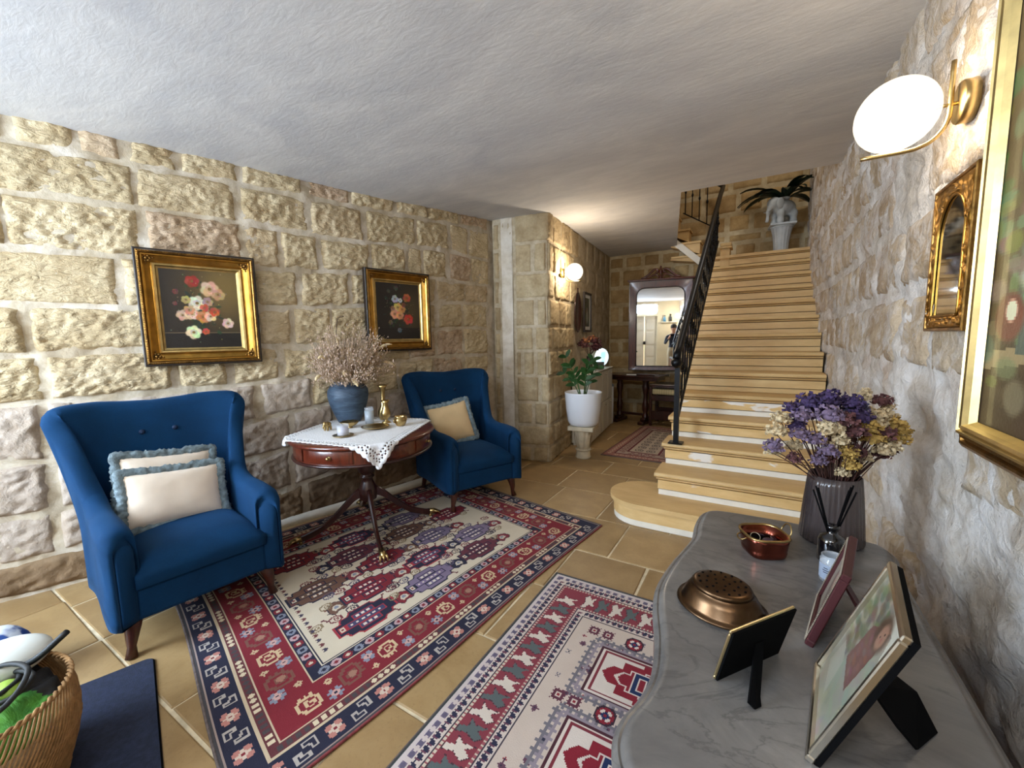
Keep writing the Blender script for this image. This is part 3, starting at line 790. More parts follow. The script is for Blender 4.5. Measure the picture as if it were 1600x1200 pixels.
def leafblade(b, base, d, L_, w_, droop, side=None, n=8, th=.0):
    d = Vector(d).normalized(); side = Vector(side) if side is not None else d.cross(Vector((0, 0, 1)))
    if side.length < 1e-4: side = Vector((1, 0, 0))
    side.normalize(); A = []; B = []; p = Vector(base); dd = d.copy()
    for i in range(n+1):
        q = i/n; ww = w_*math.sin(PI*min(1, (q*.92+.05)))**.7*(1 if q < .96 else .2)
        A.append(p-side*ww+Vector((0, 0, ww*.25))); B.append(p+side*ww+Vector((0, 0, ww*.25))); p = p.copy()
        if i == 0: pass
        p += dd*L_/n; dd = (dd+Vector((0, 0, -droop/n))).normalized()
    C = [(a+c)/2-Vector((0, 0, w_*.2)) for a, c in zip(A, B)]
    b.quadstrip(A, C); b.quadstrip(C, B)
pl = thing('leafy_plant', 'dark arching leafy plant growing out of the elephant planter', 'plant', (.185, 6.95, EZ+.735))
rp = random.Random(3)
for k in range(18):
    a = rp.uniform(0, 2*PI) if k > 3 else [2.6, 3.0, 3.5, 3.3][k]; el_ = rp.uniform(.5, 1.1)
    L_ = rp.uniform(.38, .55) if k > 3 else .62
    b = MB(); leafblade(b, (0, 0, 0), (math.cos(a)*math.cos(el_), math.sin(a)*math.cos(el_), math.sin(el_)), L_, rp.uniform(.05, .075), rp.uniform(1.2, 2.0)); b.build('leaf', MT['green_d'], pl)
# ------------------------------------------------------------------ wing armchairs
def shell_sections(side=1):
    ctrl = [(.375, -.288, .535, 0, .0, .085), (.35, -.297, .605, .0, -.03, .12), (.20, -.302, .62, 0, -.035, .115), (.02, -.305, .622, -.0, -.025, .10),
            (-.10, -.312, .67, -.01, -.0, .09), (-.19, -.328, .83, -.02, -.03, .08), (-.245, -.322, .99, -.03, -.07, .085), (-.285, -.305, 1.085, -.04, -.095, .095),
            (-.325, -.20, 1.10, -.06, -.06, .11), (-.338, -.10, 1.088, -.07, -.03, .12), (-.342, 0, 1.08, -.07, 0, .125)]
    return catmull(ctrl, 5)
def shell_mesh(secs, name, m, parent, capA=True, capB=True):
    n = len(secs); loops = []
    P = np.array([s[:2] for s in secs])
    for i, s in enumerate(secs):
        x, y, top, lx, ly, th = s
        t = P[min(i+1, n-1)]-P[max(i-1, 0)]
        if np.hypot(*t) < 1e-9: t = np.array([0, 1.])
        t = t/np.hypot(*t); nr = np.array([-t[1], t[0]])
        # outward normal points away from the seat centre
        if np.dot(nr, P[i]-np.array([.05, 0])) < 0: nr = -nr
        L_ = []
        zl = [.17, .24, .34, .44, .54]
        zs_ = [z for z in zl if z < top-th*.45]+[top-th*.45]
        if top > .6: zs_ = [.17, .26, .36, .46]+list(np.linspace(.54, top-th*.45, 6))
        else: zs_ = list(np.linspace(.17, top-th*.45, 10))
        def at(z, off):
            q = max(0, (z-.44)/.58)**1.35
            return (x+lx*q+nr[0]*off, y+ly*q+nr[1]*off, z)
        for z in zs_: L_.append(at(z, -th*.5*(1.0 if z > .3 else .9)))
        zt = top-th*.45
        for a in (150, 120, 90, 60, 30):
            c = math.cos(math.radians(a)); sn = math.sin(math.radians(a))
            p = at(zt, th*.5*c); L_.append((p[0], p[1], zt+th*.45*sn))
        for z in reversed(zs_): L_.append(at(z, th*.5))
        loops.append(L_)
    m_ = len(loops[0]); b = MB(); vs_ = [v for L_ in loops for v in L_]; fs = []
    for i in range(n-1):
        for k in range(m_-1): fs.append((i*m_+k, i*m_+k+1, (i+1)*m_+k+1, (i+1)*m_+k))
        fs.append((i*m_, (i+1)*m_, (i+1)*m_+m_-1, i*m_+m_-1))
    b.add(vs_, fs, True)
    def cap(i, sgn):
        L_ = loops[i]; c = np.mean(np.array(L_), 0); ring = [tuple(c+(np.array(v)-c)*.82+np.array([sgn*.022, 0, 0])) for v in L_]
        vv = list(L_)+ring+[tuple(c+np.array([sgn*.026, 0, 0]))]; k = len(L_)
        b.add(vv, [(q, (q+1) % k, k+(q+1) % k, k+q) for q in range(k)]+[(k+q, k+(q+1) % k, 2*k) for q in range(k)], True)
    if capA: cap(0, 1)
    if capB: cap(n-1, 1)
    return b.build(name, m, parent)
def make_armchair(label, loc, rz):
    t = thing('wing_armchair', label, 'armchair', loc, rz, 'blue wing armchairs by the rough stone wall')
    secs = shell_sections(); full = [tuple(s) for s in secs]+[(s[0], -s[1], s[2], s[3], -s[4], s[5]) for s in secs[::-1][1:]]
    na = 20; N = len(full)
    shell_mesh(full[:na+1], 'arm', MT['blue'], t, True, False)
    shell_mesh(full[na:N-na], 'backrest', MT['blue'], t, False, False)
    shell_mesh(full[N-na-1:], 'arm', MT['blue'], t, False, True)
    # seat base and cushion
    b = MB(); b.box((-.33, -.27, .17), (.375, .27, .33), .02); b.build('seat_base', MT['blue'], t)
    b = MB(); n = 16; us_ = np.linspace(-1, 1, n)
    vs_ = []
    for j in us_:
        for i in us_:
            hx, hy = .335, .262; ex = abs(i)**6; ey = abs(j)**6
            x = .055+hx*i; y_ = hy*j; z = .41+.045*(1-ex)*(1-ey)-.012*(ex+ey)+.012*math.cos(i*1.5)*math.cos(j*1.5)
            vs_.append((x, y_, z))
    fs = [(j*n+i, j*n+i+1, (j+1)*n+i+1, (j+1)*n+i) for j in range(n-1) for i in range(n-1)]
    k = len(vs_); per = [(i, 0) for i in range(n)]+[(n-1, j) for j in range(1, n)]+[(i, n-1) for i in range(n-2, -1, -1)]+[(0, j) for j in range(n-2, 0, -1)]
    for (i, j) in per:
        v = vs_[j*n+i]; vs_.append((v[0]+.012*np.sign(us_[i])*(abs(us_[i]) > .99), v[1], .37))
    for (i, j) in per:
        v = vs_[j*n+i]; vs_.append((v[0], v[1], .325))
    p_ = len(per)
    for r_ in range(2):
        for q in range(p_):
            a = (per[q][1]*n+per[q][0]) if r_ == 0 else k+q; q2 = (q+1) % p_; a2 = (per[q2][1]*n+per[q2][0]) if r_ == 0 else k+q2
            fs.append((a, a2, k+r_*p_+q2, k+r_*p_+q))
    b.add(vs_, fs, True); b.build('seat_cushion', MT['blue'], t)
    for (y_, z) in ((-.22, .90), (-.075, .91), (.075, .91), (.22, .90), (-.15, .76), (.15, .76), (0, .76)):
        q = ((z-.44)/.58)**1.35; x = -.338-.067*q+.060
        b = MB(); b.sphere((x, y_, z), .014, 10, 6, (.6, 1, 1)); b.build('button', MT['button'], t)
    for sy in (-1, 1):
        b = MB(); b.tube([(.31, sy*.27, .19), (.325, sy*.28, .14), (.33, sy*.288, .09), (.322, sy*.292, .045), (.335, sy*.298, .0)], [.036, .032, .024, .017, .024], 10); b.build('leg', MT['leg'], t)
        b = MB(); b.tube([(-.29, sy*.27, .19), (-.31, sy*.275, .1), (-.345, sy*.28, 0)], [.03, .024, .017], 8); b.build('leg', MT['leg'], t)
    return t
CH1 = make_armchair('blue wing armchair nearest the camera, holding two fringed cream cushions', (-2.665, .915, .0), math.radians(-8))
CH2 = make_armchair('blue wing armchair beyond the drum table, holding one sand-coloured cushion', (-2.265, 2.91, .009), math.radians(-25))
def make_cushion(label, w_, h_, mat, chair, lx, ly, lz, tilt, yaw, roll=0, group='fringed cushions on the armchairs', sag=.0):
    Mx = chair.matrix_basis if False else (TR(*chair.location) @ RZ(chair.rotation_euler.z))
    loc = Mx @ Vector((lx, ly, lz))
    t = thing('fringed_cushion', label, 'cushion', loc, 0, group)
    R_ = RZ(chair.rotation_euler.z+yaw) @ Matrix.Rotation(-tilt, 4, 'Y') @ Matrix.Rotation(roll, 4, 'X')
    t.rotation_euler = R_.to_euler()
    # local: X = thickness (front +X), Y width, Z up, origin at the bottom edge centre
    n = 22; b = MB()
    for s in (1, -1):
        vs_ = []
        for j in range(n+1):
            for i in range(n+1):
                u, v = -1+2*i/n, -1+2*j/n
                e = max(0, (1-abs(u)**3.0))**.55*max(0, (1-abs(v)**3.0))**.55
                pinch = 1-.045*(1-abs(u))*abs(v)**2-.0
                y_ = w_/2*u*(1-.04*(1-u*u)*0-.035*(1-v*v)*0)*(1-.05*(1-abs(v)**2)); z = h_/2*(1+v*(1-.06*(1-u*u)))
                wr_ = .004*float(fbm(u*3+lx*9, v*4+ly*7, 0, 3))
                vs_.append((s*(.055*e+wr_*e), y_, z))
        b.add(vs_, [(j*(n+1)+i, j*(n+1)+i+1, (j+1)*(n+1)+i+1, (j+1)*(n+1)+i) for j in range(n) for i in range(n)], True)
    b.build('cushion_cover', mat, t)
    # fringe ring
    per = []; N = 44
    def side(a, c, k): return [(a[0]+(c[0]-a[0])*q/k, a[1]+(c[1]-a[1])*q/k) for q in range(k)]
    W2, H2 = w_/2+.012, h_/2+.012
    for a, c in (((-W2, -H2), (W2, -H2)), ((W2, -H2), (W2, H2)), ((W2, H2), (-W2, H2)), ((-W2, H2), (-W2, -H2))): per += side(a, c, N)
    b = MB(); m_ = 8; vs_ = []
    K = len(per)
    for q, (u, v) in enumerate(per):
        d_ = .05; bow = 1
        yy = u*(1-.05*(1-(v/H2)**2)); zz = v*(1-.06*(1-(u/W2)**2))
        L_ = math.hypot(yy, zz); ox, oz = (np.sign(u)*(abs(u) > W2*.98), np.sign(v)*(abs(v) > H2*.98)); l2 = max(1e-6, math.hypot(ox, oz)); ox, oz = ox/l2, oz/l2
        for k in range(m_):
            a = 2*PI*k/m_; rn = 1+.38*float(vnoise(q*.9+k*5.3, k*1.7, 3, 5))
            rr = .021*rn; vs_.append((rr*math.sin(a)*.8, yy+ox*rr*math.cos(a)*1.1, h_/2+zz+oz*rr*math.cos(a)*1.1))
    fs = [(q*m_+k, q*m_+(k+1) % m_, ((q+1) % K)*m_+(k+1) % m_, ((q+1) % K)*m_+k) for q in range(K) for k in range(m_)]
    b.add(vs_, fs, True); b.build('fringe', MT['fringe'], t)
    return t
make_cushion('cream cushion with grey-blue fringe leaning behind another on the nearest armchair', .42, .33, MT['cushion'], CH1, -.11, -.03, .475, .30, .08, -.12)
make_cushion('cream oblong cushion with grey-blue fringe in front of another on the nearest armchair', .43, .29, MT['cushion'], CH1, .01, -.02, .452, .42, .06, -.10)
make_cushion('sand-coloured square cushion with grey fringe on the armchair beyond the table', .38, .36, MT['cushion_t'], CH2, -.05, -.06, .465, .35, -.25, .18)
# ------------------------------------------------------------------ drum table and what stands on it
TX, TY, TR_, TH = -2.44, 1.96, .495, .755
tb = thing('drum_table', 'round mahogany drum table with drawers and brass claw feet between the blue armchairs', 'table', (TX, TY, .009))
b = MB(); b.lathe([(0, .725), (TR_-.012, .725), (TR_, .732), (TR_+.003, .742), (TR_-.004, .752), (TR_-.02, TH), (0, TH)], n=72); b.build('table_top', MT['mahog'], tb)
b = MB(); b.lathe([(TR_-.035, .625), (TR_-.035, .725)], n=72); b.lathe([(0, .625), (TR_-.035, .625)], n=72); b.build('apron', MT['mahog'], tb)
b = MB(); b.lathe([(TR_-.035, .612), (TR_-.02, .612), (TR_-.016, .620), (TR_-.02, .628), (TR_-.035, .628)], n=72); b.build('lower_moulding', MT['mahog_d'], tb)
for k in range(8):
    a0 = math.radians(-66.5+45*k-18); a1 = a0+math.radians(36)
    b = MB(); r_ = TR_-.032
    b.lathe([(r_-.004, .636), (r_, .636), (r_+.002, .64), (r_+.002, .714), (r_, .718), (r_-.004, .718)], n=10, ang=(a0, a1)); d_ = b.build('drawer', MT['mahog'], tb)
    am = (a0+a1)/2; c = (r_*math.cos(am), r_*math.sin(am), .676)
    if k % 2 == 0:
        b = MB(); b.sphere((c[0]*1.035, c[1]*1.035, c[2]), .011, 10, 8); b.tube([c, (c[0]*1.03, c[1]*1.03, c[2])], .005, 8)
        b.tube([(c[0]*1.0, c[1]*1.0, c[2]), (c[0]*1.006, c[1]*1.006, c[2])], .014, 12); b.build('knob', MT['brass'], d_)
b = MB(); b.lathe([(0, .615), (.09, .615), (.085, .59), (.045, .575), (.04, .55), (.062, .52), (.068, .48), (.055, .44), (.035, .425), (.048, .415), (.052, .405), (.036, .395), (.042, .37), (.06, .33), (.066, .29), (.06, .24), (.03, .22), (0, .22)], n=28); b.build('column', MT['mahog_d'], tb)
for k in range(4):
    a = math.radians(-31+90*k); ca, sa = math.cos(a), math.sin(a)
    prof = catmull([(.04, .30, .030), (.10, .27, .028), (.19, .185, .024), (.30, .095, .020), (.41, .050, .018), (.465, .038, .017)], 5)
    b = MB(); P = []
    vs_ = []
    for r_, z, wd in prof:
        h = wd*1.15
        for (o, q) in ((-wd*.62, -h), (wd*.62, -h), (wd*.62, h*.7), (wd*.2, h), (-wd*.2, h), (-wd*.62, h*.7)):
            vs_.append((ca*r_-sa*o, sa*r_+ca*o, z+q))
    n = len(prof); fs = [(i*6+k2, i*6+(k2+1) % 6, (i+1)*6+(k2+1) % 6, (i+1)*6+k2) for i in range(n-1) for k2 in range(6)]+[tuple(range(6)), tuple((n-1)*6+q for q in range(6))]
    b.add(vs_, fs, False); lg = b.build('leg', MT['mahog_d'], tb)
    b = MB(); b.tube([(ca*.455, sa*.455, .042), (ca*.49, sa*.49, .036), (ca*.52, sa*.52, .022)], [.022, .022, .013], 8)
    for o in (-.014, 0, .014): b.tube([(ca*.49-sa*o, sa*.49+ca*o, .04), (ca*.52-sa*o*1.5, sa*.52+ca*o*1.5, .03), (ca*.535-sa*o*1.7, sa*.535+ca*o*1.7, .004)], [.009, .008, .004], 6)
    b.tube([(ca*.46, sa*.46, .02), (ca*.46, sa*.46, .0)], [.011, .013], 8)
    b.build('claw_foot', MT['brass'], lg)
# lace cloth: a square that falls over the edge where it passes it
def lace_mat():
    t = NT('white_lace_cloth'); t.col(S(240, 240, 238)); t.set(rough=.85)
    v = t.voronoi(95, t.mapping((1, 1, 1))); t.bump(v, .5, .003); w1 = t.wave(16, t.mapping((1, 1, 0), (0, 0, .6)), 1.0, 2)
    t.col(t.mix(t.ramp(w1, [(.35, (.5,)*3+(1,)), (.6, (0,)*3+(1,))]), S(243, 243, 242), S(206, 206, 208))); return t.m
MT['lace'] = lace_mat()
CL = thing('lace_tablecloth', 'white scalloped lace cloth lying askew over the drum table', 'tablecloth', (TX, TY, TH+.009))
C4 = [(-2.70, 1.47), (-1.86, 1.62), (-2.24, 2.46), (-3.02, 2.24)]   # near-left, near, right, wall corners
n = 84; vs_ = []
for j in range(n+1):
    for i in range(n+1):
        u, v = i/n, j/n
        eu = .012*abs(math.sin(v*PI*20)) if (i == 0 or i == n) else 0
        u2 = u+(-eu if i == 0 else eu if i == n else 0)
        ev = .012*abs(math.sin(u*PI*20)) if (j == 0 or j == n) else 0; v2 = v+(-ev if j == 0 else ev if j == n else 0)
        p = np.array(C4[0])*(1-u2)*(1-v2)+np.array(C4[1])*u2*(1-v2)+np.array(C4[2])*u2*v2+np.array(C4[3])*(1-u2)*v2
        x, y = p[0]-TX, p[1]-TY; r_ = math.hypot(x, y); R0 = TR_+.006
        z = .003+.0015*float(vnoise(x*12, y*12, 0, 3))
        if r_ > R0:
            ex = r_-R0; a = math.atan2(y, x); fold = .012*math.sin(a*26)*min(1, ex/.05)
            rr = R0+.006+min(ex, .02)*.3+fold; z = .003-max(0, ex-.004)*.98; x, y = math.cos(a)*rr, math.sin(a)*rr
        vs_.append((x, y, z))
fs = []
for j in range(n):
    for i in range(n):
        e = min(i, j, n-1-i, n-1-j)
        if e in (2, 3) and (i+j) % 3 == 0: continue      # openwork row near the hem
        if e == 5 and (i+j) % 2 == 0: continue
        fs.append((j*(n+1)+i, j*(n+1)+i+1, (j+1)*(n+1)+i+1, (j+1)*(n+1)+i))
o = mesh_obj('cloth', vs_, fs, MT['lace'], CL, smooth=True)
md = o.modifiers.new('thickness', 'SOLIDIFY'); md.thickness = .0015; md.offset = 1
TZ = TH+.0155
# big vase
def glaze_mat():
    t = NT('blue_grey_brushed_glaze'); n = t.noise(7, 6, .6, t.mapping((1, 1, 5)), .6)
    t.col(t.ramp(n, [(.3, S(34,46,62)), (.55, S(58,76,94)), (.75, S(86,106,120))])); t.set(rough=.55)
    t.bump(t.wave(26, None, 1.5, 2, 'Z'), .15, .003); return t.m
MT['vase_blue'] = glaze_mat()
VX, VY = -2.78, 2.10
vz = thing('stoneware_vase', 'large blue-grey stoneware vase holding dried grasses on the drum table', 'vase', (VX, VY, TZ))
b = MB(); b.lathe([(0, 0), (.082, 0), (.088, .01), (.118, .08), (.142, .15), (.153, .205), (.150, .25), (.130, .285), (.105, .300), (.100, .308), (.108, .318), (.106, .322), (.094, .320), (.090, .306), (.10, .29), (.13, .22), (.07, .02), (0, .02)], n=40); b.build('vase_body', MT['vase_blue'], vz)
dg = thing('dried_grass_bouquet', 'wide bouquet of pale dried grasses and bunny tails in the blue-grey vase', 'dried flowers', (VX, VY, TZ+.29))
MT['straw'] = simple('straw_stem', S(188,160,124), .85, nscale=20, namt=.3)
MT['straw_p'] = simple('dusty_seed_head', S(196,170,150), .9, nscale=30, namt=.3)
MT['bunny'] = simple('bunny_tail_plume', S(226,202,156), .95, nscale=60, namt=.2, bump=.6, bscale=200)
MT['twig'] = simple('dark_twig', S(74,56,44), .8)
rg = random.Random(77)
st = MB(); sd = MB()
for k in range(420):
    a = rg.uniform(0, 2*PI); el_ = rg.triangular(.05, 1.5, 1.0); L_ = rg.uniform(.20, .36)*(1.35 if el_ > .9 else 1.1)
    dx, dy, dz = math.cos(a)*math.cos(el_), math.sin(a)*math.cos(el_), math.sin(el_)
    if dx < 0: dx *= .62
    p0 = Vector((dx*.06, dy*.06, -.05)); p2 = Vector((dx*L_*1.15, dy*L_*1.15, dz*L_+.02)); p1 = (p0+p2)/2+Vector((0, 0, .04))
    st.tube([p0, p1, p2], [.0014, .0011, .0008], 3, cap=False)
    for q in range(rg.randint(6, 12)):
        f = rg.uniform(.45, 1.0); p = p0.lerp(p2, f)+Vector((rg.gauss(0, .016), rg.gauss(0, .016), rg.gauss(.012, .014)))
        st.tube([p0.lerp(p2, max(.2, f-.12)), p], .0007, 3, cap=False)
        sd.octa(p, rg.uniform(.003, .0065), (1, 1, rg.uniform(1, 2)))
tag(st.build('grass_stems', MT['straw'], dg), kind='stuff'); tag(sd.build('seed_heads', MT['straw_p'], dg), kind='stuff')
def plume(base, tip, bend, r_, L_, nm='bunny_tail'):
    base, tip = Vector(base), Vector(tip); mid = (base+tip)/2+Vector(bend)*.5
    b = MB(); pts = [base, mid, tip]; b.tube(pts, .0016, 4, cap=False); o = b.build('grass_stem', MT['straw'], dg)
    d_ = (tip-mid).normalized()+Vector(bend)*(-1.5); d_.normalize(); b = MB(); P = []; R_ = []; p = tip.copy()
    for i in range(8):
        q = i/7; P.append(p.copy()); R_.append(max(.0012, r_*math.sin(PI*(.12+q*.82))**.8*(1+.15*((i % 2)*2-1)))); p += d_*L_/7; d_ = (d_+Vector((0, 0, -.16))).normalized()
    b.tube(P, R_, 8); b.build(nm, MT['bunny'], o)
# image-left is about -y/-x, image-right about +y
for (tip, bend, r_, L_) in [((.05, -.22, .22), (0, -.05, .10), .014, .07), ((.08, -.28, .10), (0, -.04, .08), .012, .07), ((.10, -.10, .12), (0, -.03, .10), .017, .09), ((.10, .24, .27), (0, .08, .08), .011, .12),
                            ((.08, .30, .16), (0, .06, .10), .012, .11), ((.12, -.05, .05), (.03, -.03, .05), .018, .10), ((.06, .20, .12), (.02, .05, .08), .012, .09), ((.0, .03, .22), (.0, .0, .04), .010, .08), ((.03, -.08, .30), (0, -.02, .06), .009, .08), ((.13, .02, .10), (.05, 0, .08), .013, .08)]:
    plume((0, 0, 0), tip, bend, r_, L_)
b = MB()
for pts in ([(0, 0, 0), (.02, -.05, .2), (.02, -.09, .32), (.02, -.07, .50), (.03, -.02, .53)], [(0, 0, 0), (.02, -.04, .18), (.02, -.06, .30), (.02, -.10, .36)], [(0, 0, 0), (.03, -.10, .22), (.04, -.20, .30)]):
    b.tube([tuple(p) for p in catmull(pts, 4)], .0028, 5)
b.build('twig', MT['twig'], dg)
for s in range(5):
    b = MB(); b.tube([(0, .0, 0), (.06, .16+.004*s, .28), (.09, .235+.02*s, .36+.012*(2-abs(s-2)))], [.0015, .0018, .0035], 4); b.build('feather_blade', MT['bunny'], dg)
# brass and glass
def lathe_thing(name, label, cat, part, prof, loc, mat, n=28, group=None):
    t = thing(name, label, cat, loc, 0, group); b = MB(); b.lathe(prof, n=n); b.build(part, mat, t); return t
lathe_thing('brass_vase', 'tall slender brass vase with a flared lip, taller of the two', 'vase', 'vase_body', [(0, 0), (.030, 0), (.034, .012), (.045, .04), (.042, .07), (.022, .11), (.016, .17), (.017, .22), (.024, .255), (.043, .278), (.040, .278), (.02, .25), (0, .25)], (-2.58, 2.27, TZ), MT['brass'])
lathe_thing('brass_vase', 'short brass bud vase in front of the tall one', 'vase', 'vase_body', [(0, 0), (.034, 0), (.034, .005), (.012, .018), (.012, .028), (.036, .055), (.037, .08), (.022, .12), (.018, .15), (.033, .175), (.03, .175), (.014, .15), (0, .15)], (-2.46, 2.185, TZ), MT['brass'])
t = lathe_thing('ribbed_tumbler', 'tall ribbed frosted glass tumbler on the lace cloth', 'glass', 'glass_body', [(0, 0), (.029, 0), (.032, .003), (.034, .1), (.031, .1), (.029, .008), (0, .008)], (-2.56, 2.11, TZ), MT['frost'])
b = MB(); b.lathe([(.0315, .1), (.0335, .1), (.032, .125), (.030, .125)], n=28); b.build('clear_rim', MT['thin_glass'], t)
sa_ = lathe_thing('brass_saucer', 'small round brass saucer under the candle glass', 'saucer', 'saucer_body', [(0, 0), (.045, 0), (.065, .006), (.068, .009), (.063, .008), (.043, .004), (0, .004)], (-2.375, 1.735, TZ), MT['brass'])
t = lathe_thing('candle_glass', 'small clear glass with a pale mauve candle on the brass saucer', 'candle', 'glass_body', [(0, 0), (.036, 0), (.038, .004), (.039, .072), (.036, .072), (.035, .006), (0, .006)], (-2.378, 1.738, TZ+.005), MT['thin_glass'])
b = MB(); b.lathe([(0, .0065), (.0345, .0065), (.0345, .055), (0, .053)], n=24); b.build('candle_wax', simple('pale_mauve_wax', S(208,200,214), .5), t)
lathe_thing('brass_plate', 'wide shallow brass plate at the middle of the lace cloth', 'plate', 'plate_body', [(0, 0), (.055, 0), (.07, .006), (.098, .012), (.10, .016), (.094, .015), (.066, .009), (.052, .004), (0, .004)], (-2.38, 2.01, TZ), MT['brass'])
t = lathe_thing('brass_cup', 'round brass cup with two small handles at the right of the cloth', 'cup', 'cup_body', [(0, 0), (.022, 0), (.03, .004), (.045, .03), (.046, .05), (.04, .066), (.046, .074), (.043, .074), (.037, .064), (.04, .03), (0, .012)], (-2.27, 2.15, TZ), MT['brass'])
for s in (-1, 1): b = MB(); b.tube([(0, s*.043, .03), (0, s*.062, .035), (0, s*.066, .05), (0, s*.045, .062)], .005, 6); b.build('handle', MT['brass'], t)
t = thing('brass_shell_dish', 'scalloped brass shell dish between the vase and the candle', 'dish', (-2.56, 1.93, TZ), .6)
b = MB(); b.lathe([(0, .012), (.02, .010), (.045, .022), (.062, .045), (.060, .048), (.042, .027), (0, .016)], n=48, wob=lambda a, h: 1+.10*math.cos(a*9)*(h/.045)); b.lathe([(.018, 0), (.022, .002), (.012, .012)], n=16); b.build('shell_bowl', MT['brass'], t)
el2 = thing('brass_elephant', 'tiny brass elephant figurine at the left of the lace cloth', 'figurine', (-2.63, 1.80, TZ), math.radians(-70))
metaish([((0, 0, .042), .026, (1.25, .85, .85)), ((.03, 0, .052), .016, (1, 1, 1)), ((.045, 0, .04), .007, (1, 1, 1.4)), ((.052, 0, .028), .006, (1, 1, 1.4))]+[((x, y, z), .009, (1, 1, 1.3)) for x in (-.018, .018) for y in (-.011, .011) for z in (.022, .010)], 'body', MT['brass'], el2, .003)
for s in (-1, 1): b = MB(); b.sphere((.024, s*.016, .05), .013, 8, 6, (.8, .25, 1)); b.build('ear', MT['brass'], el2)
# ------------------------------------------------------------------ flat prints: woven rugs and painted canvases
def lin(a):
    a = np.asarray(a, float)/255.0
    return np.where(a <= .04045, a/12.92, ((a+.055)/1.055)**2.4)
class Canvas:
    def __init__(s, w, h, c): s.w, s.h = w, h; s.a = np.zeros((h, w, 3)); s.a[:] = c; s.Y, s.X = np.mgrid[0:h, 0:w]
    def _win(s, x0, y0, x1, y1):
        return max(0, int(x0)-1), max(0, int(y0)-1), min(s.w, int(x1)+2), min(s.h, int(y1)+2)
    def poly(s, P, c, al=1.0):
        P = np.array(P, float); x0, y0, x1, y1 = s._win(P[:, 0].min(), P[:, 1].min(), P[:, 0].max(), P[:, 1].max())
        if x1 <= x0 or y1 <= y0: return
        X = s.X[y0:y1, x0:x1]+.5; Y = s.Y[y0:y1, x0:x1]+.5; m = np.zeros(X.shape, bool); n = len(P)
        for i in range(n):
            xa, ya = P[i]; xb, yb = P[(i+1) % n]
            if ya == yb: continue
            m ^= ((ya > Y) != (yb > Y)) & (X < (xb-xa)*(Y-ya)/(yb-ya)+xa)
        s.a[y0:y1, x0:x1][m] = s.a[y0:y1, x0:x1][m]*(1-al)+np.array(c, float)*al
    def rect(s, x0, y0, x1, y1, c): s.poly([(x0, y0), (x1, y0), (x1, y1), (x0, y1)], c)
    def ell(s, cx, cy, rx, ry, c, al=1.0, soft=0, rot=0):
        R_ = max(rx, ry)*(1+soft)+1
        x0, y0, x1, y1 = s._win(cx-R_, cy-R_, cx+R_, cy+R_)
        if x1 <= x0 or y1 <= y0: return
        X = s.X[y0:y1, x0:x1]+.5-cx; Y = s.Y[y0:y1, x0:x1]+.5-cy; ca, sa = math.cos(rot), math.sin(rot)
        d = np.hypot((X*ca+Y*sa)/rx, (-X*sa+Y*ca)/ry)
        m = np.clip((1+soft-d)/(soft+1e-3), 0, 1)*al if soft else (d < 1)*al
        s.a[y0:y1, x0:x1] = s.a[y0:y1, x0:x1]*(1-m[..., None])+np.array(c, float)*m[..., None]
    def stamp(s, rows, x, y, pal, px=1, flipx=False, flipy=False, rot=False, ctr=True):
        g = [list(r) for r in rows]; W_ = max(len(r) for r in g); g = [r+['.']*(W_-len(r)) for r in g]
        if rot: g = [list(r) for r in zip(*g[::-1])]
        if flipx: g = [r[::-1] for r in g]
        if flipy: g = g[::-1]
        H_, W_ = len(g), len(g[0])
        if ctr: x -= W_*px/2; y -= H_*px/2
        for j in range(H_):
            for i in range(W_):
                c = pal.get(g[j][i])
                if c is not None:
                    a, b = int(round(x+i*px)), int(round(y+j*px)); a2, b2 = int(round(x+(i+1)*px)), int(round(y+(j+1)*px))
                    s.a[max(0, b):max(0, b2), max(0, a):max(0, a2)] = c
def print_sheet(name, cv, mapf, m, parent=None, thick=.0):
    """grid mesh carrying the print as a colour attribute; mapf(u,v) -> xyz with u,v in 0..1 (v up from row 0)"""
    w, h = cv.w, cv.h; U, V = np.meshgrid(np.linspace(0, 1, w+1), np.linspace(0, 1, h+1)); P = mapf(U.ravel(), V.ravel())
    idx = np.arange((w+1)*(h+1)).reshape(h+1, w+1)
    F = np.stack([idx[:-1, :-1], idx[:-1, 1:], idx[1:, 1:], idx[1:, :-1]], -1).reshape(-1, 4)
    me = bpy.data.meshes.new(name); nv, nf = len(P), len(F)
    me.vertices.add(nv); me.vertices.foreach_set('co', P.astype(np.float32).ravel())
    me.loops.add(nf*4); me.loops.foreach_set('vertex_index', F.astype(np.int32).ravel())
    me.polygons.add(nf); me.polygons.foreach_set('loop_start', np.arange(0, nf*4, 4, dtype=np.int32)); me.polygons.foreach_set('loop_total', np.full(nf, 4, np.int32))
    me.update(calc_edges=True); me.polygons.foreach_set('use_smooth', [True]*nf)
    ca = me.color_attributes.new('print', 'FLOAT_COLOR', 'CORNER'); L = lin(cv.a).reshape(-1, 3); L = np.concatenate([L, np.ones((nf, 1))], 1)
    ca.data.foreach_set('color', np.repeat(L, 4, axis=0).astype(np.float32).ravel())
    me.materials.append(m); return link(bpy.data.objects.new(name, me), parent)
def print_mat(name, rough=.9, bscale=0, bstr=0, coat=0, sheen=0, sat=None):
    t = NT(name); c = t.attr('print')
    if bscale: t.bump(t.noise(bscale, 3), bstr, .003)
    n = t.noise(3, 4, .6); c = t.mix(t.ramp(n, [(.35, (.25,)*3+(1,)), (.6, (0,)*3+(1,))]), c, t.mix(1, c, S(205, 200, 195), 'MULTIPLY'))
    t.col(c); t.set(rough=rough, coat=coat, sheen=sheen); return t.m
MT['rug'] = print_mat('knotted_wool', .95, 260, .5)
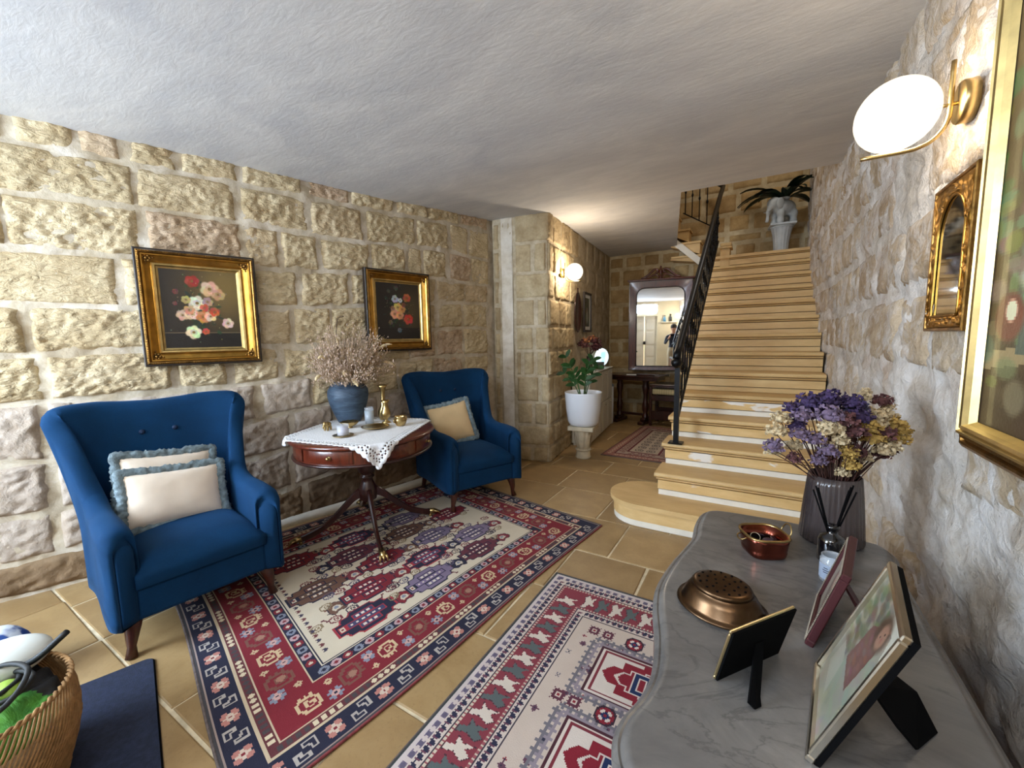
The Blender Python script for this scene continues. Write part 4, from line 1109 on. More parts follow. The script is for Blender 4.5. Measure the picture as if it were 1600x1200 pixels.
MT['rug_edge'] = simple('dark_wool_edge', S(96,84,80), .95, nscale=60, namt=.3, bump=.5, bscale=200)
MT['rug_edge_r'] = simple('rose_wool_edge', S(128,58,60), .95, nscale=60, namt=.3, bump=.5, bscale=200)
CR, RED, NAV, LIL, BRN, ROS, GRN, SKY = (200,186,162), (118,24,36), (28,28,50), (120,104,126), (104,72,56), (176,104,100), (84,96,94), (124,128,140)
ROSE = ["...a.a...", "..aa.aa..", ".aab.baa.", "aaabbbaaa", "..bbcbb..", "aaabbbaaa", ".aab.baa.", "..aa.aa..", "...a.a..."]
SHOOK = ["aaaaaa....", "a....a....", "a.aaaa....", "a.a....aaa", "aaa....a.a", "......aa.a", "....aaa..a", "....a....a", "....aaaaaa"]
HOOK = ["..aaaaaa..", ".aa....aa.", "aa..aa..a.", "a..a..a.a.", "a..a.aa.a.", "a..aa..aa.", "aa....aa..", ".aaaaaa...", "..a.a.a..."]
STAR = ["..a..", ".aaa.", "aabaa", ".aaa.", "..a.."]
FLOW = [".aa.aa.", "aaabaaa", "aabbbaa", ".bbcbb.", "aabbbaa", "aaabaaa", ".aa.aa."]
def jit(c, rnd, k=8): return tuple(max(0, min(255, v+rnd.uniform(-k, k))) for v in c)
def border_walk(cv, m0, m1, step, fn):
    """calls fn(cx,cy,side,i) along the middle of the band m0..m1 (pixels from the edge)"""
    mid = (m0+m1)/2; W_, H_ = cv.w, cv.h
    for side, L_ in ((0, H_), (1, W_), (2, H_), (3, W_)):
        n = max(1, int(round((L_-2*mid)/step)))
        for i in range(n):
            if side in (1, 3) and n < 60 and i in (0, n-1): continue
            q = mid+(L_-2*mid)*(i+.5)/n
            cx, cy = {0: (W_-mid, q), 1: (q, mid), 2: (mid, q), 3: (q, H_-mid)}[side]
            fn(cx, cy, side, i)
def ring(cv, m0, m1, c):
    W_, H_ = cv.w, cv.h
    cv.a[m0:H_-m0, m0:W_-m0][:m1-m0] = c; cv.a[H_-m1:H_-m0, m0:W_-m0] = c; cv.a[m0:H_-m0, m0:m1] = c; cv.a[m0:H_-m0, W_-m1:W_-m0] = c
def medallion(cv, cx, cy, L_, W_, c, ol, bead, rnd):
    """cut-cornered latticed medallion, long axis along y"""
    a, b = W_/2, L_/2
    def shp(k): return [(cx-a*.45*k, cy-b*k), (cx+a*.45*k, cy-b*k), (cx+a*.45*k, cy-b*.78*k), (cx+a*.8*k, cy-b*.72*k), (cx+a*.8*k, cy-b*.45*k), (cx+a*k, cy-b*.38*k), (cx+a*k, cy+b*.38*k), (cx+a*.8*k, cy+b*.45*k), (cx+a*.8*k, cy+b*.72*k), (cx+a*.45*k, cy+b*.78*k), (cx+a*.45*k, cy+b*k), (cx-a*.45*k, cy+b*k), (cx-a*.45*k, cy+b*.78*k), (cx-a*.8*k, cy+b*.72*k), (cx-a*.8*k, cy+b*.45*k), (cx-a*k, cy+b*.38*k), (cx-a*k, cy-b*.38*k), (cx-a*.8*k, cy-b*.45*k), (cx-a*.8*k, cy-b*.72*k), (cx-a*.45*k, cy-b*.78*k)]
    cv.poly(shp(1.08), ol); cv.poly(shp(1.0), c)
    for dx, hl in ((-.5*a, .38*b), (0, .7*b), (.5*a, .38*b)):
        cv.rect(cx+dx-3.6, cy-hl, cx+dx+3.6, cy+hl, ol); cv.rect(cx+dx-2.6, cy-hl+1, cx+dx+2.6, cy+hl-1, jit(c, rnd, 6) if c != NAV else (60,60,90))
        y = cy-hl+4
        while y < cy+hl-3: cv.rect(cx+dx-1.3, y-1.2, cx+dx+1.3, y+1.4, bead); y += 5.2
    cv.rect(cx-4, cy-b*.86-3, cx+4, cy-b*.86+4, ol); cv.rect(cx-2.6, cy-b*.86-2, cx+2.6, cy-b*.86+2.6, CR); cv.rect(cx-1, cy-b*.86-.6, cx+1.4, cy-b*.86+1.4, RED)
def bird(cv, cx, cy, c, ol, up=1, s=1.0):
    P = [(-9, 0), (-3, -9), (6, -11), (10, -6), (8, 0), (12, 5), (6, 9), (-2, 8)]
    cv.poly([(cx+x*s*1.12, cy+up*y*s*1.12) for x, y in P], ol); cv.poly([(cx+x*s, cy+up*y*s) for x, y in P], c)
    cv.poly([(cx+x*s*.5+1, cy+up*y*s*.5) for x, y in P], CR); cv.poly([(cx+x*s*.26+1, cy+up*y*s*.26) for x, y in P], SKY)
def canvas_rug1():
    w, h = 324, 392; cv = Canvas(w, h, (62,58,60)); r_ = random.Random(8)
    ring(cv, 2, 20, NAV)
    def f(cx, cy, side, i):
        if i % 2 == 0: cv.stamp(FLOW, cx, cy, {'a': (176,116,104), 'b': (200,180,160), 'c': RED}, 1.5)
        else: cv.stamp(SHOOK, cx, cy, {'a': (170,160,150)}, 1.35, rot=side in (0, 2))
    border_walk(cv, 2, 20, 16.5, f)
    ring(cv, 2, 3, (150,130,120)); ring(cv, 19, 21, (190,170,140)); ring(cv, 21, 27, (92,40,44))
    border_walk(cv, 21, 27, 5.0, lambda cx, cy, s, i: cv.ell(cx, cy, 1.9, 1.9, (206,190,158) if (i//4) % 2 else (66,58,60)))
    ring(cv, 27, 28, (190,170,140)); ring(cv, 28, 56, RED)
    def f(cx, cy, side, i):
        cyc = i % 4
        if cyc == 0: cv.stamp(HOOK, cx, cy, {'a': (196,170,132)}, 1.7, rot=side in (0, 2), flipx=bool(i % 8))
        elif cyc == 2: cv.stamp(HOOK, cx, cy, {'a': (112,70,58)}, 1.9, rot=side in (1, 3)); cv.ell(cx, cy, 3, 3, (150,110,90))
        else:
            o = 6 if i % 3 else -6
            ox, oy = (o, 0) if side in (0, 2) else (0, o)
            cv.stamp(FLOW, cx+ox, cy+oy, {'a': SKY, 'b': (190,150,140), 'c': NAV}, 1.35); cv.stamp(STAR, cx-ox*1.2, cy-oy*1.2, {'a': (190,166,130), 'b': RED}, 1.2)
    border_walk(cv, 28, 56, 14.5, f)
    ring(cv, 56, 57, (190,170,140)); ring(cv, 57, 66, NAV)
    border_walk(cv, 57, 66, 9, lambda cx, cy, s, i: (cv.ell(cx, cy, 3.7, 3.7, [SKY, (180,150,150), (120,30,40)][i % 3]), cv.ell(cx, cy, 1.6, 1.6, [NAV, RED, CR][i % 3])))
    ring(cv, 66, 67, CR); ring(cv, 67, 68, NAV)
    cv.a[68:h-68, 68:w-68] = CR
    cols = [RED, NAV, LIL, (96,40,52), BRN, RED, (110,96,120)]
    k = 0
    for ci, cx in enumerate((90, 126, 162, 198, 234)):
        y = 98-(ci % 2)*34+16*(ci % 3 == 1); q = 0
        while y < h-78:
            c = cols[(ci*2+q) % len(cols)]
            ol = NAV if c != NAV else (150,40,50)
            if 90 < y < h-90: medallion(cv, cx, y, 52, 31, c, ol, (214,200,180), r_)
            ys = y+36
            if 76 < ys < h-76:
                bc = [RED, NAV, (120,40,52), BRN][(ci+q) % 4]
                cv.rect(cx-1.2, y+26, cx+1.6, ys, (110,40,44)); cv.rect(cx+7, y+26, cx+8, ys+4, (60,40,52)); bird(cv, cx+2, ys, bc, ol=(50,36,48), up=1 if q % 2 else -1, s=.85)
            for (dx, dy) in ((18, 14), (18, 30), (-18, 38), (16, 46), (-4, 30)):
                if 74 < y+dy < h-74 and 74 < cx+dx < w-74:
                    cv.stamp(HOOK, cx+dx, y+dy, {'a': [(110,44,50), (84,76,96), (60,48,58), (128,108,80)][(k) % 4]}, 1.15, flipx=bool(k % 2), rot=True); k += 1
            for s_ in (-1, 1):
                if 74 < y+18*s_ < h-74: cv.stamp(['a...', 'aa..', '.aaa', '...a'], cx+14*s_, y+22, {'a': (96,44,50)}, 1.3, flipx=s_ < 0)
            y += 70; q += 1
    for k2 in range(26):
        x_ = 76+7*k2
        if x_ < w-76: cv.stamp(['a.a', 'aaa', '.a.'], x_, 74, {'a': (104,52,52) if k2 % 2 else (60,52,70)}, 1.4)
    return cv
def canvas_rug2():
    w, h = 244, 400; cv = Canvas(w, h, (150,140,140)); r_ = random.Random(5)
    ring(cv, 0, 2, (52,58,58)); ring(cv, 2, 5, (196,182,176))
    ring(cv, 5, 9, (120,104,122))
    border_walk(cv, 5, 9, 3.6, lambda cx, cy, s, i: cv.ell(cx, cy, 1.9, 1.9, (196,180,172) if i % 2 else (92,84,104)))
    def vband(a, b):
        ring(cv, a, b, (202,186,172))
        border_walk(cv, a, b, 5.2, lambda cx, cy, s, i: cv.stamp(["a...b", "aa.bb", "aaabb", ".a.b."], cx, cy, {'a': (38,38,62), 'b': (104,60,76)}, 1.35, rot=s in (0, 2)))
    vband(9, 16); ring(cv, 16, 17, (60,50,62)); ring(cv, 17, 19, (150,80,84))
    border_walk(cv, 17, 19, 3, lambda cx, cy, s, i: cv.ell(cx, cy, .9, .9, CR))
    ring(cv, 19, 40, (128,50,60))
    def f(cx, cy, side, i):
        u = [(1, 0), (0, 1)][0 if side in (0, 2) else 1]; v = (u[1], u[0]); c = [(84,94,92), (206,192,176), (84,94,92), (206,192,176)][i % 4]
        def T(p): return (cx+u[0]*p[0]+v[0]*p[1], cy+u[1]*p[0]+v[1]*p[1])
        P = [(-9.5, -6), (-2, -4), (5, -6.5), (9, -3), (3.5, 0), (9, 4), (0, 2.5), (-5, 5.5), (-3.5, 0), (-9.5, -2)]
        cv.poly([T((x*1.08, y*1.1)) for x, y in P], (70,40,48)); cv.poly([T(p) for p in P], c)
    border_walk(cv, 19, 40, 13, f)
    ring(cv, 40, 42, (150,80,84)); border_walk(cv, 40, 42, 3, lambda cx, cy, s, i: cv.ell(cx, cy, .9, .9, CR)); ring(cv, 42, 43, (60,50,62)); vband(43, 50); ring(cv, 50, 51, (60,50,62))
    cv.a[51:h-51, 51:w-51] = (198,180,164)
    FR, NV, WH = (132,24,40), (22,42,82), (214,200,186)
    for k in range(150):
        cx, cy = r_.uniform(56, w-56), r_.uniform(56, h-56); cv.stamp([STAR, ['a.a', '.b.', 'a.a'], ['.a.', 'aba', '.a.']][k % 3], cx, cy, {'a': [(96,60,76), (120,112,120), (150,60,66)][k % 3], 'b': (40,40,60)}, 1.25)
    def zig(cx, cy, W_, H_, c):
        for i in range(int(W_//6)):
            for sgn in (-1, 1): cv.stamp([".a.", "aaa", ".a."], cx-W_/2+6*i+3, cy+sgn*H_/2, {'a': c}, 2.0)
        for i in range(int(H_//6)):
            for sgn in (-1, 1): cv.stamp([".a.", "aaa", ".a."], cx+sgn*W_/2, cy-H_/2+6*i+3, {'a': c}, 2.0)
    for cy in (h-98, h-166, h-234, h-302, h-370):
        cx = w/2; zig(cx, cy, 104, 56, (112,106,112)); zig(cx, cy, 96, 48, (142,130,136))
        cv.rect(cx-44, cy-23, cx+44, cy+23, (70,30,40)); cv.rect(cx-42, cy-21.5, cx+42, cy+21.5, WH); cv.rect(cx-40, cy-20, cx+40, cy+20, (120,40,50))
        cv.rect(cx-38, cy-18.5, cx+38, cy+18.5, WH); 
        P = [(-32, 0), (-26, -9), (-20, -9), (-20, -16), (-8, -16), (-8, -19), (8, -19), (8, -16), (20, -16), (20, -9), (26, -9), (32, 0), (26, 9), (20, 9), (20, 16), (8, 16), (8, 19), (-8, 19), (-8, 16), (-20, 16), (-20, 9), (-26, 9)]
        P = [(x*1.14, y*.94) for x, y in P]; cv.poly([(cx+x, cy+y) for x, y in P], FR); cv.poly([(cx+x*.74, cy+y*.66) for x, y in P], WH); cv.poly([(cx+x*.68, cy+y*.6) for x, y in P], FR)
        cv.rect(cx-14, cy-10, cx+14, cy+10, WH); cv.rect(cx-12.5, cy-9, cx+12.5, cy+9, NV)
        for sx in (-1, 1):
            cv.rect(cx+sx*7-3, cy-6, cx+sx*7+3, cy+6, WH); cv.rect(cx+sx*7-2, cy-5, cx+sx*7+2, cy+5, FR)
    for cy in (h-62, h-132, h-200, h-268, h-336):
        for cx in (w/2-56, w/2-44, w/2+44, w/2+56, w/2):
            cv.stamp(["a.a.a.a", ".aaaaa.", "aabbbaa", ".abcba.", "aabbbaa", ".aaaaa.", "a.a.a.a"], cx, cy, {'a': (90,40,56), 'b': (198,180,164), 'c': FR}, 1.5)
        cv.ell(w/2-22, cy, 7.5, 7.5, (50,30,44)); cv.ell(w/2-22, cy, 6, 6, FR); cv.stamp(FLOW, w/2-22, cy, {'a': WH, 'b': NV, 'c': FR}, 1.1)
        cv.ell(w/2+22, cy, 7.5, 7.5, (50,30,44)); cv.ell(w/2+22, cy, 6, 6, NV); cv.stamp(FLOW, w/2+22, cy, {'a': WH, 'b': (200,150,110), 'c': FR}, 1.1)
    return cv
def quad_map(C4, z=.009, wave=.0015, bulge=None):
    C_ = [np.array(c, float) for c in C4]
    def f(u, v):
        P = C_[0][None]*((1-u)*(1-v))[:, None]+C_[1][None]*(u*(1-v))[:, None]+C_[2][None]*(u*v)[:, None]+C_[3][None]*((1-u)*v)[:, None]
        x, y = P[:, 0], P[:, 1]
        if bulge is not None: x, y = bulge(u, v, x, y)
        return np.stack([x, y, z+wave*fbm(x*3, y*3, 1, 2)], 1)
    return f
def rug(name, label, C4, cv, edge, wave=.0015, bulge=None, z=.009):
    t = thing(name, label, 'rug', (0, 0, 0)); f = quad_map(C4, z, wave, bulge)
    print_sheet('rug_pile', cv, f, MT['rug'], t)
    n = 60; q = np.linspace(0, 1, n)
    for part, (u, v) in (('selvedge', (np.ones(n), q)), ('selvedge', (np.zeros(n), q)), ('end_fringe', (q, np.zeros(n))), ('end_fringe', (q, np.ones(n)))):
        P = f(u, v); P[:, 2] = z*.5; b = MB(); b.tube([tuple(p) for p in P], z*.62, 6); b.build(part, edge if part == 'selvedge' else MT['rug_edge'], t)
    return t
rug('patterned_rug', 'large red, navy and cream oriental rug under the drum table', [(-3.13, .93), (-1.262, .50), (-.963, 2.845), (-2.66, 3.18)], canvas_rug1(), MT['rug_edge_r'],
    bulge=lambda u, v, x, y: (x+.03*np.sin(v*6)*(1-v)*u, y+.02*np.sin(u*5)*(1-v)))
rug('patterned_rug', 'cream and rose oriental rug with red medallions beside the marble-topped commode', [(-1.0, -.22), (.36, -.22), (.36, 2.12), (-.99, 2.115)], canvas_rug2(), MT['rug_edge'])
def canvas_rug3():
    w, h = 90, 170; cv = Canvas(w, h, (110,70,62)); r_ = random.Random(2)
    ring(cv, 2, 12, (150,100,90)); border_walk(cv, 2, 12, 7, lambda cx, cy, s, i: cv.stamp(STAR, cx, cy, {'a': (190,160,140), 'b': (90,30,30)}, 1.2))
    ring(cv, 12, 14, (96,36,40)); ring(cv, 14, 24, (170,150,136)); border_walk(cv, 14, 24, 8, lambda cx, cy, s, i: cv.stamp(SHOOK, cx, cy, {'a': (110,40,46)}, .9, rot=s in (0, 2))); ring(cv, 24, 27, (100,34,40))
    cv.a[27:h-27, 27:w-27] = (186,168,148)
    y = 36
    while y < h-30:
        for cx in (38, 52): cv.stamp(HOOK, cx, y, {'a': (52,40,48)}, 1.2, flipx=cx > 45)
        y += 14
    return cv
rug('patterned_rug', 'small faded red and beige runner in the back hall beside the staircase', [(-1.585, 4.64), (-.73, 4.63), (-.80, 6.40), (-1.52, 6.48)], canvas_rug3(), MT['rug_edge'])
# ------------------------------------------------------------------ framed pictures
def mitred(w_, h_, prof, name, m, parent, y0=0):
    """local X right, Z up, front is -Y; prof: (inset, depth towards viewer); origin at picture centre"""
    b = MB(); loops = []
    for ins, d in prof:
        a, c = w_/2-ins, h_/2-ins; loops.append([(-a, y0-d, -c), (a, y0-d, -c), (a, y0-d, c), (-a, y0-d, c)])
    for s in range(4):
        vs_ = []
        for L_ in loops: vs_ += [L_[s], L_[(s+1) % 4]]
        b.add(vs_, [(2*i, 2*i+1, 2*i+3, 2*i+2) for i in range(len(loops)-1)], False)
    return b.build(name, m, parent)
def wall_rz(nx, ny): return math.atan2(ny, nx)+PI/2
MT['oil'] = print_mat('oil_painting', .42, 120, .25, coat=.3)
def flower(cv, x, y, r_, c, rnd, petals=6, mid=(120,90,40)):
    for k in range(petals):
        a = 2*PI*k/petals+rnd.random()*.4; cc = jit(c, rnd, 22)
        cv.ell(x+math.cos(a)*r_*.55, y+math.sin(a)*r_*.5, r_*.62, r_*.5, cc, .9, .4, a)
    for k in range(petals):
        a = 2*PI*k/petals+.5; cv.ell(x+math.cos(a)*r_*.25, y+math.sin(a)*r_*.22, r_*.3, r_*.22, jit(tuple(v*.86 for v in c), rnd, 14), .9, .4, a)
    cv.ell(x, y, r_*.2, r_*.18, mid, .95, .5)
def canvas_flowers(seed, W_=150, H_=170, variant=0):
    cv = Canvas(W_, H_, (22,18,14)); r_ = random.Random(seed); X, Y = cv.X/W_, cv.Y/H_      # row 0 = bottom
    g = np.exp(-((X-.85)**2*3+(Y-.8)**2*3)) if variant == 0 else np.exp(-((X-.8)**2*9+(Y-.5)**2*5))*.5
    cv.a[:] = np.array((26,20,15))+g[..., None]*np.array((88,72,32))
    cv.a[:int(H_*.2)] = np.array((20,15,12)); 
    if variant == 0: cv.a[int(H_*.19):int(H_*.205)] = (96,80,58)
    for k in range(70):
        a = r_.uniform(0, 2*PI); d = r_.gauss(0, .17); cv.ell(W_*(.47+math.cos(a)*d), H_*(.5+math.sin(a)*d*1.1), r_.uniform(2, 7), r_.uniform(1.5, 4), jit((34,52,34), r_, 14), .8, .4, a)
    if variant == 0:
        FL = [(.40,.86,9,(150,50,40)), (.62,.77,12,(214,176,136)), (.73,.70,9,(190,150,104)), (.44,.58,11,(226,222,200)), (.30,.62,6,(176,160,104)), (.58,.60,7,(176,140,120)), (.24,.42,8,(214,170,146)), (.36,.44,9,(226,186,160)), (.33,.49,7,(200,140,110)), (.50,.40,9,(200,120,64)), (.60,.41,8,(230,190,160)), (.66,.47,7,(186,76,48)), (.53,.52,6,(190,80,60)), (.83,.32,8,(206,190,164)), (.36,.20,10,(224,220,180)), (.52,.21,5,(180,80,56)), (.18,.72,4,(110,56,60)), (.16,.57,3,(100,50,60))]
    else:
        FL = [(.42,.72,8,(176,190,196)), (.54,.70,5,(206,206,200)), (.70,.75,9,(176,84,60)), (.48,.57,10,(222,190,110)), (.58,.54,8,(206,140,90)), (.40,.45,10,(222,150,120)), (.52,.43,9,(214,150,110)), (.72,.36,11,(196,58,42)), (.36,.55,5,(150,110,90)), (.45,.92,5,(70,72,76)), (.28,.85,4,(70,66,60)), (.30,.30,5,(90,84,60)), (.50,.16,5,(90,96,110)), (.62,.62,5,(120,70,50))]
    for x, y, q, c in FL: flower(cv, W_*x, H_*y, q*W_/150*1.25, c, r_)
    for k in range(60): cv.ell(W_*r_.gauss(.48, .2), H_*r_.gauss(.5, .2), 1, 1, jit((150,140,110), r_, 40), .6, .5)
    return cv
def gilt_picture(label, corners, group, cvs, w_, h_, fw=.115):
    """corners: mean position, normal"""
    (cx, cy, cz), (nx, ny) = corners
    t = thing('flower_painting', label, 'painting', (cx, cy, cz), wall_rz(nx, ny), group)
    mitred(w_, h_, [(0, -.0), (0, .038), (.004, .042), (.012, .042)], 'frame_edge', MT['frame_black'], t)
    mitred(w_, h_, [(.012, .036), (.014, .046), (.022, .05), (.028, .046), (.030, .040)], 'outer_moulding', MT['gilt_d'], t)
    fr = mitred(w_, h_, [(.030, .041), (.034, .047), (.040, .046), (.046, .036), (fw-.040, .018), (fw-.036, .020)], 'frame', MT['gilt'], t)
    mitred(w_, h_, [(fw-.036, .022), (fw-.030, .030), (fw-.020, .028), (fw-.014, .016), (fw, .010)], 'inner_slip', MT['gilt_l'], t)
    b = MB(); n = int(w_/.011)
    for i in range(n+1):
        for s in (-1, 1): b.octa((-w_/2+.02+(w_-.04)*i/n, -.049, s*(h_/2-.018)), .0045)
    n = int(h_/.011)
    for i in range(n+1):
        for s in (-1, 1): b.octa((s*(w_/2-.018), -.049, -h_/2+.02+(h_-.04)*i/n), .0045)
    tag(b.build('beading', MT['gilt_d'], t), kind='stuff')
    for sx in (-1, 1):
        for sz in (-1, 1):
            b = MB(); px, pz = sx*(w_/2-fw*.52), sz*(h_/2-fw*.52)
            for k in range(7): a = 2*PI*k/7; b.sphere((px+.017*math.cos(a), -.034, pz+.017*math.sin(a)), .009, 6, 4, (1, .7, 1))
            b.sphere((px, -.036, pz), .010, 8, 5)
            for q in (1, 2): b.sphere((px-sx*.016*q, -.034, pz+sz*.004), .008/q**.5, 6, 4, (1.3, .6, .8)); b.sphere((px+sx*.004, -.034, pz-sz*.016*q), .008/q**.5, 6, 4, (.8, .6, 1.3))
            b.build('corner_ornament', MT['gilt_d'], fr)
    b = MB(); b.box((-w_/2+.01, -.006, -h_/2+.01), (w_/2-.01, .0, h_/2-.01)); b.build('backing', MT['frame_black'], t)
    a, c = w_/2-fw+.004, h_/2-fw+.004
    print_sheet('canvas', cvs, lambda u, v: np.stack([-a+2*a*u, np.full(u.shape, -.012), -c+2*c*v], 1), MT['oil'], t)
    return t
gilt_picture('gilt-framed flower painting on the left, a white bloom hanging over a stone ledge', ((-3.155, 1.31, 1.625), (.957, -.29)), 'flower paintings on the rough stone wall', canvas_flowers(3), .625, .715)
gilt_picture('gilt-framed flower painting partly behind the dried grasses, with a red bloom low right', ((-2.80, 2.69, 1.657), (.975, -.22)), 'flower paintings on the rough stone wall', canvas_flowers(9, variant=1), .64, .70, .11)
# large still life on the right wall
def canvas_still():
    cv = Canvas(130, 190, (70,60,40)); r_ = random.Random(12); X, Y = cv.X/130, cv.Y/190
    cv.a[:] = np.array((66,52,32))+np.clip(Y-.35, 0, 1)[..., None]*np.array((90,80,58))
    cv.a[:38] = (58,46,32)
    cv.poly([(0, 20), (130, 34), (130, 40), (0, 26)], (120,104,74))
    for k in range(150):
        x, y = r_.gauss(34, 22), r_.gauss(75, 30); cv.ell(x, y, r_.uniform(2, 6), r_.uniform(1.5, 5), jit((84,92,58), r_, 22), .75, .5)
    for k in range(36): cv.ell(r_.gauss(26, 8), r_.gauss(112, 12), 2.2, 2.0, jit((170,160,120), r_, 20), .8, .4)
    cv.ell(38, 64, 15, 20, (176,116,84), 1, .25); cv.ell(34, 70, 8, 12, (206,150,112), .6, .6)
    cv.poly([(20, 26), (70, 26), (76, 50), (24, 50)], (64,72,62)); cv.ell(48, 50, 27, 5, (120,124,104), .9, .2)
    cv.ell(14, 38, 8, 7, (88,44,32), 1, .3); cv.ell(15, 40, 3, 3, (206,170,140), 1, .4)
    for x, y, q, c in ((70,110,14,(200,150,110)), (95,90,15,(160,60,44)), (90,130,16,(200,190,160)), (60,145,12,(120,130,80)), (110,150,12,(210,180,120))): flower(cv, x, y, q, c, r_)
    for k in range(40): a = r_.uniform(-.3, .6); cv.poly([(10+k*1.5, 150), (40+k*2.2, 188), (41+k*2.2, 188)], (126,100,62), .5)
    cv.a = np.clip(cv.a*1.35, 0, 235)
    return cv
bp = thing('still_life_painting', 'very large gilt-framed still life cut off by the right edge of the photograph', 'painting', (.438, .93, 1.775), wall_rz(-1, 0))
bw, bh = .94, 1.31
mitred(bw, bh, [(0, -.0), (0, .012), (.01, .020), (.016, .020), (.020, .014), (.028, .026), (.034, .026), (.036, .022)], 'outer_moulding', MT['gilt_d'], bp)
mitred(bw, bh, [(.036, .022), (.040, .036), (.046, .038), (.050, .032), (.054, .036), (.060, .034), (.064, .024), (.072, .012)], 'frame', MT['gilt_l'], bp)
b = MB(); b.box((-bw/2+.02, -.002, -bh/2+.02), (bw/2-.02, .0, bh/2-.02)); b.build('backing', MT['frame_black'], bp)
print_sheet('canvas', canvas_still(), lambda u, v: np.stack([-(bw/2-.07)+2*(bw/2-.07)*u, np.full(u.shape, -.010), -(bh/2-.07)+2*(bh/2-.07)*v], 1), MT['oil'], bp)
# small arched mirror in a pressed brass frame
sm = thing('wall_mirror', 'small arched mirror in a pressed brass frame under the near wall lamp', 'mirror', (.458, 1.700, 1.612), wall_rz(-1, 0))
mw, mh = .30, .43
mitred(mw, mh, [(0, -.01), (0, .007), (.003, .010), (.009, .009), (.012, .004)], 'frame_edge', MT['gilt_d'], sm)
b = MB()
def arch(w2, z0, z1, n=20):
    """arched outline: half width w2 from z0 to z1 (crown)"""
    P = [(-w2, z0), (w2, z0)]; zc2 = z1-w2*1.1
    for k in range(n+1): a = PI*k/n; P.append((w2*math.cos(a), zc2+w2*1.1*math.sin(a)))
    return P
inner = arch(mw/2-.048, -mh/2+.045, mh/2-.045)
def resample(P, N):
    P = [Vector((x, 0, z)) for x, z in P]; P.append(P[0]); Ls = [0]
    for a, c in zip(P[:-1], P[1:]): Ls.append(Ls[-1]+(c-a).length)
    out = []
    for k in range(N):
        d = Ls[-1]*k/N; i = max(j for j in range(len(Ls)) if Ls[j] <= d+1e-9); i = min(i, len(P)-2)
        out.append(P[i].lerp(P[i+1], (d-Ls[i])/max(1e-9, Ls[i+1]-Ls[i])))
    return out
def ray_rect(p, c, w2, h2):
    d = p-c; k = min(w2/abs(d.x) if abs(d.x) > 1e-6 else 1e9, h2/abs(d.z) if abs(d.z) > 1e-6 else 1e9); return c+d*k
def arch_ring(name, inn, w2, h2, y_in, y_out, m, parent, rows=6, bumpy=.0, N=96, cz=0):
    I = resample(inn, N); c = Vector((0, 0, cz)); b = MB(); vs_ = []
    for r_ in range(rows+1):
        q = r_/rows
        for k in range(N):
            o = ray_rect(I[k], c, w2, h2); p = I[k].lerp(o, q)
            vs_.append((p.x, y_in+(y_out-y_in)*q-bumpy*abs(float(vnoise(p.x*90, p.z*90, 0, 4)))*(0 < q < 1), p.z))
    b.add(vs_, [(r_*N+k, r_*N+(k+1) % N, (r_+1)*N+(k+1) % N, (r_+1)*N+k) for r_ in range(rows) for k in range(N)], True)
    return b.build(name, m, parent)
arch_ring('pressed_brass_panel', inner, mw/2-.012, mh/2-.012, -.003, -.006, MT['gilt'], sm, 10, .008, 160)
b = MB(); I = resample(inner, 80); b.tube([(p.x, -.006, p.z) for p in I]+[(I[0].x, -.006, I[0].z)], .0035, 6, cap=False); b.build('bead_moulding', MT['gilt'], sm)
b = MB(); b.add([(p.x, -.002, p.z) for p in I], [tuple(range(len(I)))]); b.build('mirror_glass', MT['mirror_old'], sm)
b = MB(); b.box((-mw/2+.006, .001, -mh/2+.006), (mw/2-.006, .01, mh/2-.006)); b.build('backing', MT['frame_black'], sm)
# ------------------------------------------------------------------ wall lamps with opal globes
def sconce(label, loc, rz, group='opal globe wall lamps'):
    """local: wall at x=0, lamp towards +X"""
    t = thing('wall_lamp', label, 'wall lamp', loc, rz, group)
    b = MB(); b.lathe([(0, 0), (.055, 0), (.055, .026), (.052, .030), (0, .030)], axis='x', n=36); b.build('back_plate', MT['brass_sat'], t)
    b = MB(); b.tube([(.03, 0, -.0), (.075, 0, -.0)], .005, 8); b.build('arm', MT['brass_sat'], t)
    b = MB(); P = [(.045, 0, .115), (.045, 0, .0), (.047, 0, -.035), (.056, 0, -.062), (.078, 0, -.088), (.105, 0, -.100), (.135, 0, -.104), (.235, 0, -.104)]
    b.tube([tuple(p) for p in catmull(P, 4)], .006, 10); b.build('bent_rod', MT['brass_sat'], t)
    b = MB(); b.sphere((.160, 0, .002), .098, 36, 24); b.build('opal_globe', MT['globe'], t)
    return t
sconce('lit opal globe wall lamp on the right wall above the small brass mirror', (.472, 1.70, 2.028), PI)
sconce('lit opal globe wall lamp on the stone pillar side in the hall', (PX-.03, PY+.42, 2.14), 0.05)
sconce('added opal globe fill lamp on the near wall beside the entrance window', (-2.2, YN, 2.1), PI/2)  # fitting added to house the fill light by the entrance
sconce('added opal globe fill lamp behind the photographer on the right wall', (.472, -.90, 2.05), PI)  # second added fitting, around the fill light on this side
